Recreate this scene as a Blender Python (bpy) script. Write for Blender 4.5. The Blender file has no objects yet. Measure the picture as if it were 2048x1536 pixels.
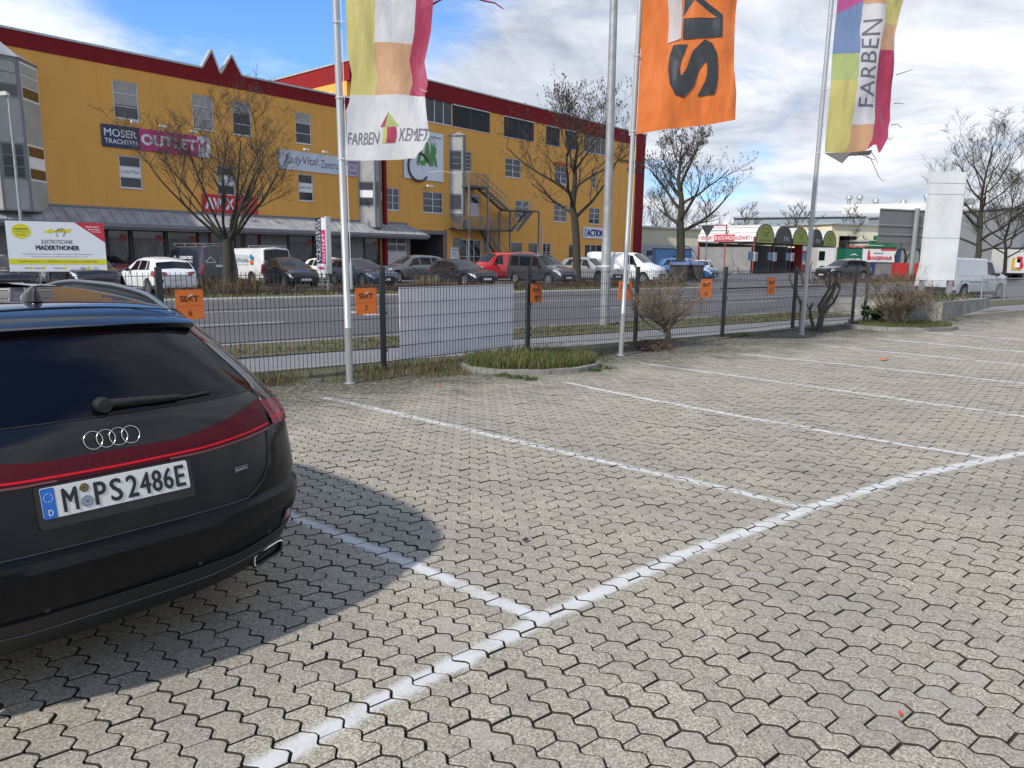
import bpy, bmesh, math, random
import numpy as np
from mathutils import Vector, Matrix
random.seed(7); rs = np.random.RandomState(11)
R_ = math.radians
scene = bpy.context.scene
C = scene.collection
# ------------------------------------------------------------------ camera
FPX = 1460.0; TH = R_(9.98); ROLL = 0.0116; HC = 1.7
cF = np.array([0, math.cos(TH), -math.sin(TH)]); r0 = np.array([1.0, 0, 0]); u0 = np.cross(r0, cF)
cR = math.cos(ROLL)*r0 + math.sin(ROLL)*u0
cU = -math.sin(ROLL)*r0 + math.cos(ROLL)*u0
cd = bpy.data.cameras.new('camera'); cam = bpy.data.objects.new('camera', cd); C.objects.link(cam)
cd.sensor_width = 36; cd.lens = 36*FPX/2048; cd.clip_start = .05; cd.clip_end = 3000
cam.matrix_world = Matrix(((cR[0], cU[0], -cF[0], 0), (cR[1], cU[1], -cF[1], 0), (cR[2], cU[2], -cF[2], HC), (0, 0, 0, 1)))
scene.camera = cam
# ------------------------------------------------------------------ world, sun, exposure
SUN_EL = 43; SUN_AZ = R_(221.5)         # clockwise from +Y; the sun stands behind and left of the viewer
sdir = Vector((math.sin(SUN_AZ)*math.cos(R_(SUN_EL)), math.cos(SUN_AZ)*math.cos(R_(SUN_EL)), math.sin(R_(SUN_EL))))
w = bpy.data.worlds.new("World"); scene.world = w; w.use_nodes = True
nt = w.node_tree; nt.nodes.clear(); N = nt.nodes.new; LK = nt.links.new
out = N('ShaderNodeOutputWorld'); bg = N('ShaderNodeBackground'); bg.inputs[1].default_value = 0.145
sky = N('ShaderNodeTexSky'); sky.sky_type = 'NISHITA'; sky.sun_disc = False
sky.sun_elevation = R_(SUN_EL); sky.sun_rotation = SUN_AZ; sky.air_density = 1.0; sky.dust_density = .5; sky.ozone_density = 2.2
tc = N('ShaderNodeTexCoord'); sep = N('ShaderNodeSeparateXYZ'); LK(tc.outputs['Generated'], sep.inputs[0])
def wm(op, a, b=None, c=None):
    n = N('ShaderNodeMath'); n.operation = op
    for i, x in enumerate((a, b, c)):
        if x is None: continue
        if isinstance(x, (int, float)): n.inputs[i].default_value = x
        else: LK(x, n.inputs[i])
    return n.outputs[0]
zc = wm('MAXIMUM', sep.outputs[2], 0.0); zz = wm('ADD', zc, 0.16)
px_ = wm('DIVIDE', sep.outputs[0], zz); py_ = wm('DIVIDE', sep.outputs[1], zz)
cmb = N('ShaderNodeCombineXYZ'); LK(px_, cmb.inputs[0]); LK(py_, cmb.inputs[1])
def wnoise(scale, det, rough, off, dist=0):
    mp = N('ShaderNodeMapping'); LK(cmb.outputs[0], mp.inputs[0]); mp.inputs[1].default_value = off
    n = N('ShaderNodeTexNoise'); LK(mp.outputs[0], n.inputs['Vector']); n.inputs['Scale'].default_value = scale
    n.inputs['Detail'].default_value = det; n.inputs['Roughness'].default_value = rough; n.inputs['Distortion'].default_value = dist
    return n.outputs['Fac']
n1 = wnoise(.62, 9, .58, (3.1, 1.7, 0), .25); n2 = wnoise(1.5, 8, .62, (7.3, 4.1, 2), .5); n3 = wnoise(.6, 5, .5, (1.2, 9.1, 5))
# blue hole to the upper left of the view
dv = N('ShaderNodeVectorMath'); dv.operation = 'DOT_PRODUCT'; LK(tc.outputs['Generated'], dv.inputs[0])
hd = Vector((-.30, .83, .46)).normalized(); dv.inputs[1].default_value = hd
hole = N('ShaderNodeMapRange'); LK(dv.outputs['Value'], hole.inputs[0]); hole.inputs[1].default_value = .925; hole.inputs[2].default_value = .985
hole.inputs[3].default_value = 0; hole.inputs[4].default_value = .40
dv2 = N('ShaderNodeVectorMath'); dv2.operation = 'DOT_PRODUCT'; LK(tc.outputs['Generated'], dv2.inputs[0]); dv2.inputs[1].default_value = Vector((.05, -.42, .9)).normalized()
hole2 = N('ShaderNodeMapRange'); LK(dv2.outputs['Value'], hole2.inputs[0]); hole2.inputs[1].default_value = .72; hole2.inputs[2].default_value = .93; hole2.inputs[3].default_value = 0; hole2.inputs[4].default_value = .40
cov = wm('SUBTRACT', wm('SUBTRACT', wm('ADD', wm('MULTIPLY', n1, .8), wm('MULTIPLY', n2, .32)), hole.outputs[0]), hole2.outputs[0])
msk = N('ShaderNodeMapRange'); msk.interpolation_type = 'SMOOTHSTEP'; LK(cov, msk.inputs[0]); msk.inputs[1].default_value = .30; msk.inputs[2].default_value = .50
cr = N('ShaderNodeValToRGB'); LK(wm('ADD', wm('MULTIPLY', n2, .6), wm('MULTIPLY', n3, .4)), cr.inputs[0])
cr.color_ramp.elements[0].position = .40; cr.color_ramp.elements[0].color = (2.3, 2.65, 3.3, 1)
cr.color_ramp.elements[1].position = .58; cr.color_ramp.elements[1].color = (5.5, 5.7, 6.05, 1)
mx = N('ShaderNodeMix'); mx.data_type = 'RGBA'; LK(msk.outputs[0], mx.inputs[0]); tn = N('ShaderNodeMix'); tn.data_type = 'RGBA'; tn.blend_type = 'MULTIPLY'; tn.inputs[0].default_value = 1; LK(sky.outputs[0], tn.inputs[6]); tn.inputs[7].default_value = (.62, .90, 1.22, 1); LK(tn.outputs[2], mx.inputs[6]); LK(cr.outputs[0], mx.inputs[7])
LK(mx.outputs[2], bg.inputs[0]); LK(bg.outputs[0], out.inputs[0])
sl = bpy.data.lights.new('sun', 'SUN'); sl.energy = 3.5; sl.angle = R_(1.6); sl.color = (1, .95, .87)
so = bpy.data.objects.new('sun', sl); C.objects.link(so); so.rotation_euler = sdir.to_track_quat('Z', 'Y').to_euler()
vs = scene.view_settings; vs.view_transform = 'Standard'; vs.look = 'None'; vs.gamma = 1; vs.exposure = 0.34

# ------------------------------------------------------------------ measuring helpers (pixel of the 2048 photo -> point of the place)
def ray(x, y): return cF + (x-1024)/FPX*cR - (y-768)/FPX*cU
def G(x, y, z=0.0):
    d = ray(x, y); t = (z-HC)/d[2]; return np.array([d[0]*t, d[1]*t, z])
def D(x, y, depth):
    d = ray(x, y); t = depth/d[1]; return np.array([d[0]*t, depth, HC+d[2]*t])
def AZ(px, depth):                     # ground point under image column px at a distance
    p = D(px, 511, depth); return np.array([p[0], p[1], 0.0])

# ------------------------------------------------------------------ materials
MATS = {}
def M(name, col=(.5, .5, .5), rough=.6, metal=0., var=0., scale=4., bump=0., bscale=40., spec=.5, coat=0., dirt=None, emit=0.):
    if name in MATS: return MATS[name]
    m = bpy.data.materials.new(name); m.use_nodes = True; t = m.node_tree; b = t.nodes['Principled BSDF']
    b.inputs['Base Color'].default_value = (*col, 1); b.inputs['Roughness'].default_value = rough; b.inputs['Metallic'].default_value = metal
    b.inputs['Specular IOR Level'].default_value = spec; b.inputs['Coat Weight'].default_value = coat; b.inputs['Coat Roughness'].default_value = .03
    if var or bump:
        tc = t.nodes.new('ShaderNodeTexCoord')
    if var:
        n = t.nodes.new('ShaderNodeTexNoise'); n.inputs['Scale'].default_value = scale; n.inputs['Detail'].default_value = 6; n.inputs['Roughness'].default_value = .6
        t.links.new(tc.outputs['Object'], n.inputs['Vector'])
        r = t.nodes.new('ShaderNodeValToRGB'); t.links.new(n.outputs['Fac'], r.inputs[0])
        r.color_ramp.elements[0].position = .32; r.color_ramp.elements[1].position = .68
        c0 = [c*(1-var) for c in col] if dirt is None else [c*(1-var)+d*var for c, d in zip(col, dirt)]
        r.color_ramp.elements[0].color = (*c0, 1); r.color_ramp.elements[1].color = (*[min(1, c*(1+var*.5)) for c in col], 1)
        t.links.new(r.outputs[0], b.inputs['Base Color'])
    if bump:
        n = t.nodes.new('ShaderNodeTexNoise'); n.inputs['Scale'].default_value = bscale; n.inputs['Detail'].default_value = 4
        t.links.new(tc.outputs['Object'], n.inputs['Vector'])
        bp = t.nodes.new('ShaderNodeBump'); bp.inputs['Strength'].default_value = bump; bp.inputs['Distance'].default_value = .01
        t.links.new(n.outputs['Fac'], bp.inputs['Height']); t.links.new(bp.outputs[0], b.inputs['Normal'])
    MATS[name] = m; return m
def paint(name, col, metal=0.): return M('paint_'+name, col, .35, metal, .06, 3, spec=.5, coat=1.)
white = M('white', (.78, .78, .78), .5, var=.06); black = M('black', (.012, .012, .013), .5); dark = M('dark_plastic', (.03, .03, .032), .55, var=.2)
glass = M('dark_glass', (.008, .011, .015), .03, spec=.45); rubber = M('rubber', (.018, .018, .019), .8, var=.2)
alloy = M('alloy', (.45, .46, .48), .3, .8, var=.15); steel = M('galvanised_steel', (.34, .36, .37), .5, .45, var=.22, scale=6, bump=.1)
alu = M('aluminium', (.44, .46, .465), .42, .55, var=.1, scale=2); anth = M('anthracite_coating', (.026, .034, .043), .45, var=.2)
chrome = M('chrome', (.75, .75, .77), .12, 1.); redl = M('red_lens', (.28, .006, .012), .12, spec=.7, coat=1); lamp = M('lamp_lens', (.62, .66, .7), .12, .2, coat=1)
orange = M('orange_sheet', (.72, .17, .025), .5, var=.05)
# ------------------------------------------------------------------ mesh builder
class MB:
    def __init__(s): s.v = []; s.f = []; s.m = []
    def add(s, vs, fs, mi=0):
        o = len(s.v); s.v += [tuple(map(float, p)) for p in vs]; s.f += [tuple(i+o for i in f) for f in fs]; s.m += [mi]*len(fs); return s
    def box(s, x0, x1, y0, y1, z0, z1, mi=0):
        v = [(x, y, z) for x in (x0, x1) for y in (y0, y1) for z in (z0, z1)]
        return s.add(v, [(0, 1, 3, 2), (4, 6, 7, 5), (0, 4, 5, 1), (2, 3, 7, 6), (0, 2, 6, 4), (1, 5, 7, 3)], mi)
    def bar(s, a, b, wx, wz, mi=0, up=(0, 0, 1)):
        a = Vector(a); b = Vector(b); d = (b-a).normalized(); u = Vector(up)
        if abs(d.dot(u)) > .98: u = Vector((0, 1, 0))
        r = d.cross(u).normalized(); u = r.cross(d)
        v = [p+r*i*wx/2+u*j*wz/2 for p in (a, b) for i, j in ((-1, -1), (1, -1), (1, 1), (-1, 1))]
        return s.add(v, [(3, 2, 1, 0), (4, 5, 6, 7), (0, 1, 5, 4), (1, 2, 6, 5), (2, 3, 7, 6), (3, 0, 4, 7)], mi)
    def tube(s, pts, rad, n=8, mi=0, cap=True):
        pts = [Vector(p) for p in pts]
        if not hasattr(rad, '__len__'): rad = [rad]*len(pts)
        vs = []; fs = []; pr = None
        for i, p in enumerate(pts):
            d = (pts[min(i+1, len(pts)-1)]-pts[max(i-1, 0)]).normalized()
            if pr is None:
                u = Vector((0, 0, 1)) if abs(d.z) < .9 else Vector((1, 0, 0)); r = d.cross(u).normalized()
            else: r = (pr-d*pr.dot(d)).normalized()
            pr = r; q = d.cross(r)
            for k in range(n):
                a = 2*math.pi*k/n; vs.append(p+(r*math.cos(a)+q*math.sin(a))*rad[i])
        for i in range(len(pts)-1):
            for k in range(n):
                k2 = (k+1) % n; fs.append((i*n+k, i*n+k2, (i+1)*n+k2, (i+1)*n+k))
        if cap: fs += [tuple(range(n-1, -1, -1)), tuple((len(pts)-1)*n+k for k in range(n))]
        return s.add(vs, fs, mi)
    def lathe(s, prof, n=24, axis='z', c=(0, 0, 0), mi=0):
        vs = []; fs = []
        for r, h in prof:
            for k in range(n):
                a = 2*math.pi*k/n; x, y = r*math.cos(a), r*math.sin(a)
                vs.append({'z': (x, y, h), 'x': (h, x, y), 'y': (x, h, y)}[axis])
        for i in range(len(prof)-1):
            for k in range(n):
                k2 = (k+1) % n; fs.append((i*n+k, i*n+k2, (i+1)*n+k2, (i+1)*n+k))
        return s.add([tuple(np.add(v, c)) for v in vs], fs, mi)
    def prism(s, poly, y0, y1, mi=0, plane='xz'):      # polygon in x-z (or x-y) swept along the third axis
        n = len(poly)
        if plane == 'xz': v = [(x, y0, z) for x, z in poly]+[(x, y1, z) for x, z in poly]
        elif plane == 'xy': v = [(x, z, y0) for x, z in poly]+[(x, z, y1) for x, z in poly]
        else: v = [(y0, x, z) for x, z in poly]+[(y1, x, z) for x, z in poly]
        return s.add(v, [tuple(range(n)), tuple(range(2*n-1, n-1, -1))]+[(i, n+i, n+(i+1) % n, (i+1) % n) for i in range(n)], mi)
    def grid(s, P, mi=0, wrap=False):
        P = np.asarray(P); a, b = P.shape[:2]; vs = P.reshape(-1, 3)
        return s.add(vs, [(i*b+j, i*b+(j+1) % b, (i+1)*b+(j+1) % b, (i+1)*b+j) for i in range(a-1) for j in range(b if wrap else b-1)], mi)
    def mesh(s, name, mats, smooth=False):
        me = bpy.data.meshes.new(name); me.from_pydata(s.v, [], s.f)
        if not isinstance(mats, (list, tuple)): mats = [mats]
        for m in mats: me.materials.append(m)
        if len(mats) > 1: me.polygons.foreach_set('material_index', s.m)
        if smooth:
            me.polygons.foreach_set('use_smooth', [True]*len(me.polygons)); me.update()
            if smooth is not True: me.set_sharp_from_angle(angle=R_(smooth))
        me.update(); return me
    def build(s, name, mats, parent=None, smooth=False, loc=(0, 0, 0), rz=0, fixn=False):
        me = s.mesh(name, mats, smooth)
        if fixn:
            bm = bmesh.new(); bm.from_mesh(me); bmesh.ops.recalc_face_normals(bm, faces=bm.faces); bm.to_mesh(me); bm.free()
        o = bpy.data.objects.new(name, me); C.objects.link(o)
        if parent is not None: o.parent = parent
        o.location = loc; o.rotation_euler = (0, 0, rz); return o
def tag(o, label=None, cat=None, group=None, kind=None):
    if label: o['label'] = label
    if cat: o['category'] = cat
    if group: o['group'] = group
    if kind: o['kind'] = kind
    return o
def thing(name, label, cat, loc=(0, 0, 0), rz=0, group=None):
    o = bpy.data.objects.new(name, None); o.empty_display_size = .2; C.objects.link(o); o.location = tuple(loc); o.rotation_euler = (0, 0, rz)
    return tag(o, label, cat, group)
def copy_tree(o, parent=None):
    c = o.copy(); C.objects.link(c); c.parent = parent
    for ch in [x for x in o.children]: copy_tree(ch, c)
    return c
# ------------------------------------------------------------------ lettering
TX = {}
def text_geo(s, bold=0.0, shear=0.0, space=1.0):
    k = (s, bold, shear, space)
    if k in TX: return TX[k]
    cu = bpy.data.curves.new('lettering', 'FONT'); cu.body = s; cu.offset = bold; cu.shear = shear; cu.resolution_u = 3; cu.space_character = space
    o = bpy.data.objects.new('lettering_tmp', cu); C.objects.link(o)
    dg = bpy.context.evaluated_depsgraph_get(); me = bpy.data.meshes.new_from_object(o.evaluated_get(dg))
    v = np.array([p.co[:] for p in me.vertices]) if len(me.vertices) else np.zeros((3, 3)); f = [tuple(p.vertices) for p in me.polygons]
    bpy.data.objects.remove(o); bpy.data.meshes.remove(me)
    lo, hi = v.min(0), v.max(0); v = (v-lo)/np.maximum(hi-lo, 1e-6)
    TX[k] = (v[:, :2], f, (hi-lo)[0]/(hi-lo)[1]); return TX[k]
def text(mb, s, x0, x1, z0, z1, y=-.004, mi=0, bold=.02, rot=0, shear=0, space=1., fn=None):
    """letters filling a box in the local x-z plane, facing -y; rot=90 reads upwards"""
    v, f, asp = text_geo(s, 0, shear, space); hh = (x1-x0) if rot == 90 else (z1-z0)
    shifts = [(0, 0)] if bold <= .004 else [(0, 0)]+[(sx_*bold*1.3, sz_*bold*1.0) for sx_, sz_ in ((-1, 0), (1, 0), (0, -1), (0, 1), (-.7, .7), (.7, -.7))]
    for k, (da, db) in enumerate(shifts):
        e = k*(.0004 if hh > .2 else .00005); m_ = bold*1.3; A = da*hh/((z1-z0) if rot == 90 else (x1-x0)); Bs = 1-2*abs(bold); 
        W = [(a+A, bold+b*Bs+db) if bold > .004 else (a, b) for a, b in v]
        if rot == 90: P = [(x0+(1-b)*(x1-x0), y-e, z0+a*(z1-z0)) for a, b in W]
        else: P = [(x0+a*(x1-x0), y-e, z0+b*(z1-z0)) for a, b in W]
        if fn: P = [(lambda q_, e_: (q_[0], q_[1]-e_, q_[2]))(fn(p), e) for p in P]
        mb.add(P, f, mi)
    return mb
# ------------------------------------------------------------------ frames: road and facade
AR = R_(54.5); dr = np.array([math.sin(AR), math.cos(AR), 0]); nr = np.array([-math.cos(AR), math.sin(AR), 0])   # along / away
def RD(s, t, z=0): p = dr*s+nr*t; return (p[0], p[1], z)
def st(p): return float(np.dot(p, dr)), float(np.dot(p, nr))
RZ_R = math.pi/2-AR
def road_s(px, t, y=540):              # where image column px crosses the line t = const
    d = ray(px, y); return t*float(np.dot(d, dr))/float(np.dot(d, nr))
def strip(name, s0, s1, t0, t1, z, m, kind='structure', thick=0, lift=None):
    mb = MB()
    if thick:
        a, b, c, d = [RD(s, t, 0) for s, t in ((s0, t0), (s1, t0), (s1, t1), (s0, t1))]
        v = [(p[0], p[1], z-thick) for p in (a, b, c, d)]+[(p[0], p[1], z) for p in (a, b, c, d)]
        mb.add(v, [(3, 2, 1, 0), (4, 5, 6, 7), (0, 1, 5, 4), (1, 2, 6, 5), (2, 3, 7, 6), (3, 0, 4, 7)])
    else: mb.add([RD(s0, t0, z), RD(s1, t0, z), RD(s1, t1, z), RD(s0, t1, z)], [(0, 1, 2, 3)])
    return tag(mb.build(name, m), kind=kind)
def nodes_mat(name):
    m = bpy.data.materials.new(name); m.use_nodes = True; MATS[name] = m; return m, m.node_tree, m.node_tree.nodes['Principled BSDF']
class NT:
    def __init__(s, t): s.t = t
    def n(s, ty, **k):
        n = s.t.nodes.new(ty)
        for a, b in k.items(): setattr(n, a, b)
        return n
    def l(s, a, b): s.t.links.new(a, b)
    def math(s, op, a, b=None, c=None, clamp=False):
        n = s.n('ShaderNodeMath', operation=op, use_clamp=clamp)
        for i, x in enumerate((a, b, c)):
            if x is None: continue
            if isinstance(x, (int, float)): n.inputs[i].default_value = x
            else: s.l(x, n.inputs[i])
        return n.outputs[0]
    def vmath(s, op, a, b=None, sc=None):
        n = s.n('ShaderNodeVectorMath', operation=op)
        for i, x in enumerate((a, b)):
            if x is None: continue
            if isinstance(x, (tuple, list)): n.inputs[i].default_value = x
            else: s.l(x, n.inputs[i])
        if sc is not None:
            if isinstance(sc, (int, float)): n.inputs['Scale'].default_value = sc
            else: s.l(sc, n.inputs['Scale'])
        return n.outputs['Value' if op in ('DOT_PRODUCT', 'LENGTH', 'DISTANCE') else 'Vector']
    def noise(s, vec, scale, det=4, rough=.55, dim=None):
        n = s.n('ShaderNodeTexNoise'); n.inputs['Scale'].default_value = scale; n.inputs['Detail'].default_value = det; n.inputs['Roughness'].default_value = rough
        s.l(vec, n.inputs['Vector']); return n.outputs['Fac']
    def ramp(s, f, a, b, c0=(0, 0, 0, 1), c1=(1, 1, 1, 1)):
        n = s.n('ShaderNodeMapRange', interpolation_type='SMOOTHSTEP'); s.l(f, n.inputs[0]); n.inputs[1].default_value = a; n.inputs[2].default_value = b; return n.outputs[0]
    def mix(s, f, a, b, mode='MIX'):
        n = s.n('ShaderNodeMix', data_type='RGBA', blend_type=mode)
        for i, x in ((0, f), (6, a), (7, b)):
            if isinstance(x, (int, float)): n.inputs[i].default_value = x
            elif isinstance(x, tuple): n.inputs[i].default_value = x if len(x) == 4 else (*x, 1)
            else: s.l(x, n.inputs[i])
        return n.outputs[2]
# ---- asphalt, verge
def asphalt(name, col, patch=.35, line=False):
    m, t, b = nodes_mat(name); q = NT(t); g = q.n('ShaderNodeNewGeometry').outputs['Position']
    big = q.ramp(q.noise(g, .35, 5, .6), .35, .65); fine = q.noise(g, 60, 3, .7)
    stretch = q.n('ShaderNodeMapping'); q.l(g, stretch.inputs[0]); stretch.inputs['Rotation'].default_value = (0, 0, -RZ_R); stretch.inputs['Scale'].default_value = (.05, 1.3, 1)
    tr = q.ramp(q.noise(stretch.outputs[0], 1.0, 3, .5), .4, .62)
    c = q.mix(q.math('MULTIPLY', big, patch), (*col, 1), tuple(x*.62 for x in col))
    c = q.mix(q.math('MULTIPLY', tr, .35), c, tuple(min(1, x*1.45) for x in col))
    c = q.mix(.35, c, q.mix(fine, tuple(x*.4 for x in col), tuple(x*1.7 for x in col)))
    q.l(c, b.inputs['Base Color']); b.inputs['Roughness'].default_value = .75
    bp = q.n('ShaderNodeBump'); bp.inputs['Strength'].default_value = .25; bp.inputs['Distance'].default_value = .01; q.l(q.noise(g, 120, 2), bp.inputs['Height']); q.l(bp.outputs[0], b.inputs['Normal'])
    return m
def mottled(name, cols, s1=3., s2=25., rough=.95, bump=.6):
    m, t, b = nodes_mat(name); q = NT(t); g = q.n('ShaderNodeNewGeometry').outputs['Position']
    a = q.ramp(q.noise(g, s1, 5, .65), .38, .62); f = q.ramp(q.noise(g, s2, 4, .7), .35, .65)
    c = q.mix(a, cols[0], cols[1]); c = q.mix(q.math('MULTIPLY', f, .8), c, cols[2])
    q.l(c, b.inputs['Base Color']); b.inputs['Roughness'].default_value = rough; b.inputs['Specular IOR Level'].default_value = .2
    bp = q.n('ShaderNodeBump'); bp.inputs['Strength'].default_value = bump; bp.inputs['Distance'].default_value = .03; q.l(q.noise(g, s2*1.5, 3), bp.inputs['Height']); q.l(bp.outputs[0], b.inputs['Normal'])
    return m
asph = asphalt('road_asphalt', (.085, .081, .087)); asph2 = asphalt('lot_asphalt', (.10, .10, .103)); pathm = asphalt('footpath_asphalt', (.165, .165, .17), .2)
soil = mottled('verge_soil', [(.075, .07, .04), (.05, .065, .025), (.13, .115, .08)], 2.2, 22)
vergem = mottled('verge_ground', [(.085, .075, .045), (.05, .065, .022), (.15, .135, .10)], 1.6, 14)
kerbm = M('kerb_concrete', (.30, .29, .27), .85, var=.25, scale=3, bump=.3); conc = M('old_concrete', (.23, .225, .20), .9, var=.4, scale=2.5, bump=.5)
big = MB(); big.add([(-1500, -600, -.16), (1500, -600, -.16), (1500, 1800, -.16), (-1500, 1800, -.16)], [(0, 1, 2, 3)])
tag(big.build('ground', mottled('far_ground', [(.09, .095, .06), (.06, .08, .035), (.12, .11, .08)], .05, .6)), kind='structure')
strip('road', -90, 260, 13.9, 27.6, -.07, asph)
strip('footpath', -90, 260, 10.62, 12.12, .0, pathm, thick=.1)
strip('verge', -90, 260, 12.15, 13.76, .02, vergem, thick=.15)
def kerb_run(t0, t1, s0, s1, z, name='kerb'):
    mb = MB(); s = s0
    while s < s1:
        e = min(s+.995, s1); a = [RD(s, t0), RD(e, t0), RD(e, t1), RD(s, t1)]; zz = z+random.uniform(-.004, .004)
        v = [(p[0], p[1], -.1) for p in a]+[(p[0], p[1], zz) for p in a]
        mb.add(v, [(4, 5, 6, 7), (0, 1, 5, 4), (1, 2, 6, 5), (2, 3, 7, 6), (3, 0, 4, 7)]); s += 1.0
    return tag(mb.build(name, kerbm), kind='structure')
kerb_run(13.77, 13.89, -60, 140, .035)
SG0 = road_s(1440, 27.7); SG1 = road_s(1650, 29)         # driveway opening in the far verge
kerb_run(27.6, 27.75, -60, SG0, .03); kerb_run(27.6, 27.75, SG1, 170, .03)
strip('sidewalk', -60, SG0, 27.76, 28.9, .015, asphalt('pale_paving', (.26, .25, .235), .3), thick=.1)
strip('verge', -60, SG0, 28.9, 32.2, .03, vergem, thick=.15)
strip('verge', SG1, 170, 27.76, 31.4, .03, vergem, thick=.15)
fl = MB(); fl.add([RD(-90, 27.61, -.006), RD(260, 27.61, -.006), RD(260, 190, -.006), RD(-90, 190, -.006)], [(0, 1, 2, 3)])
tag(fl.build('parking_area', asph2), kind='structure')
roadwhite = mottled('road_paint', [(.55, .55, .53), (.42, .42, .41), (.3, .3, .3)], 1.5, 30, .7, .1)
rm = MB()
def mark(s0, s1, t, wd=.13): rm.add([RD(s0, t-wd/2, -.066), RD(s1, t-wd/2, -.066), RD(s1, t+wd/2, -.066), RD(s0, t+wd/2, -.066)], [(0, 1, 2, 3)])
mark(-60, 60, 23.0); mark(-60, 140, 14.35, .12)
for k in range(-12, 26): mark(k*7.0+2.9, k*7.0+6.2, 18.9)
for k in range(6, 40): mark(k*4+1, k*4+3, 25.6, .12)
mark(22, 110, 21.1); mark(8.9, 9.4, 20.6, 1.6)
tag(rm.build('road_marking', roadwhite), kind='structure')
# ---- paving stones
LR = np.array([.14796423, -.12809971])*1.7/1.55; LS = np.array([.13922701, .01927809])*1.7/1.55; L0 = np.array([.20322605, 2.54076552])*1.7/1.55
LEN = np.linalg.norm(LR); uu = LR/LEN; vv = np.array([-uu[1], uu[0]]); ROW = float(LS@vv)
k_ = LEN/.1957
bot = [(0, 0), (.0165, -.0145), (.026, -.0145), (.066, .0105), (.084, .0110), (.1125, -.0145), (.124, -.0150), (.162, .0105), (.180, .0115), (.1957, 0)]
bot = [(a*k_, b*k_) for a, b in bot]
sh = (float(LS@uu)-LEN)          # next row is shifted by this
# the upper edge repeats the wave of the next row between its own joints
def wave(u):
    u = u % LEN; xs = [p[0] for p in bot]; return float(np.interp(u, xs, [p[1] for p in bot]))
ju = .0165*k_
top_us = [ju+LEN, ] ; pts = []
us = sorted({round(p[0]+sh+n*LEN, 6) for p in bot for n in (-1, 0, 1, 2)})
us = [u for u in us if ju+.004 < u < ju+LEN-.004]
top = [(ju, wave(ju-sh)+ROW)]+[(u, wave(u-sh)+ROW) for u in us]+[(ju+LEN, wave(ju-sh)+ROW)]
poly = np.array(bot+top[::-1]); cen = poly.mean(0)
def inset(P, d):
    n = len(P); o = []
    for i in range(n):
        a = P[i]-P[i-1]; b = P[(i+1) % n]-P[i]; a = a/np.linalg.norm(a); b = b/np.linalg.norm(b)
        na = np.array([-a[1], a[0]]); nb = np.array([-b[1], b[0]]); m = na+nb; m = m/max(.5, np.dot(m, m))*2
        o.append(P[i]+m*d/1.0)
    return np.array(o)
FB = np.array([list(G(*p)[:2]) for p in ((767.6, 740.7), (1055, 702.6), (1269.7, 688.4), (1444, 673.3), (1584.7, 657.3), (1703, 648), (1727, 643.4))])
fd0 = np.array([FB[0][0]-2.32, FB[0][1]-1.93]); fd1 = fd0+(fd0-FB[0]); fd2 = fd1+(fd0-FB[0]); FENCE = np.vstack([fd2, fd1, fd0, FB])
EDGE = [np.array(G(*p)[:2]) for p in ((500, 775), (690, 768), (930, 752), (1190, 735), (1270, 694), (1444, 678), (1600, 663), (1740, 664), (1890, 650), (1990, 622), (2048, 606))]
EDGE = [EDGE[0]-(EDGE[1]-EDGE[0])*3]+EDGE+[EDGE[-1]+np.array([14., 12.])]
EX = np.array([p[0] for p in EDGE]); EY = np.array([p[1] for p in EDGE])
ii, jj = np.meshgrid(np.arange(-140, 260), np.arange(-60, 320), indexing='ij'); ii = ii.ravel(); jj = jj.ravel()
base = L0+ii[:, None]*LR+jj[:, None]*LS+cen[0]*uu+cen[1]*vv
# keep stones near the view cone and on the lot side of the verge
X, Y = base[:, 0], base[:, 1]
keep = (Y > .5) & (Y < 36) & (np.abs(X) < Y*.82+2.2) & (Y < np.interp(X, EX, EY)+.30+.35*np.sin(X*3.1)*np.sin(X*7.7+1)+rs.normal(0, .05, len(X)))
base = base[keep]; X = X[keep]; Y = Y[keep]; n = len(base)
p0 = inset(poly, .0044)-cen; p1 = inset(poly, .0066)-cen; K = len(poly)
loc = np.vstack([p1, p0, p0]); zl = np.concatenate([np.zeros(K), np.full(K, -.0016), np.full(K, -.045)])
dn = np.hypot(X, Y)
ang = rs.normal(0, .007, n); sc = 1-np.abs(rs.normal(0, .005, n)); off = rs.normal(0, .0012, (n, 2)); hz = rs.normal(0, .0014, n); tx = rs.normal(0, .009, n); ty = rs.normal(0, .009, n)
wob = .010*np.sin(X*1.1+Y*.6)+.012*np.sin(Y*.9-X*.5+1)
ca, sa = np.cos(ang)*sc, np.sin(ang)*sc
lu = loc[None, :, 0]*ca[:, None]-loc[None, :, 1]*sa[:, None]; lv = loc[None, :, 0]*sa[:, None]+loc[None, :, 1]*ca[:, None]
V = np.empty((n, 3*K, 3))
V[..., 0] = base[:, None, 0]+off[:, None, 0]+lu*uu[0]+lv*vv[0]; V[..., 1] = base[:, None, 1]+off[:, None, 1]+lu*uu[1]+lv*vv[1]
V[..., 2] = zl[None, :]+hz[:, None]+lu*tx[:, None]+lv*ty[:, None]+(wob*0.2)[:, None]
quads = [(a*K+i, (a+1)*K+i, (a+1)*K+(i+1) % K, a*K+(i+1) % K) for a in (0, 1) for i in range(K)]
tmpl = list(range(K))+[x for q in quads for x in q]; nl = len(tmpl)
loops = (np.array(tmpl)[None, :]+(np.arange(n)*3*K)[:, None]).ravel(); tot = np.tile(np.array([K]+[4]*len(quads)), n); start = np.concatenate([[0], np.cumsum(tot)[:-1]])
me = bpy.data.meshes.new('paving'); me.vertices.add(n*3*K); me.vertices.foreach_set('co', V.ravel()); me.loops.add(len(loops)); me.loops.foreach_set('vertex_index', loops)
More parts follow.
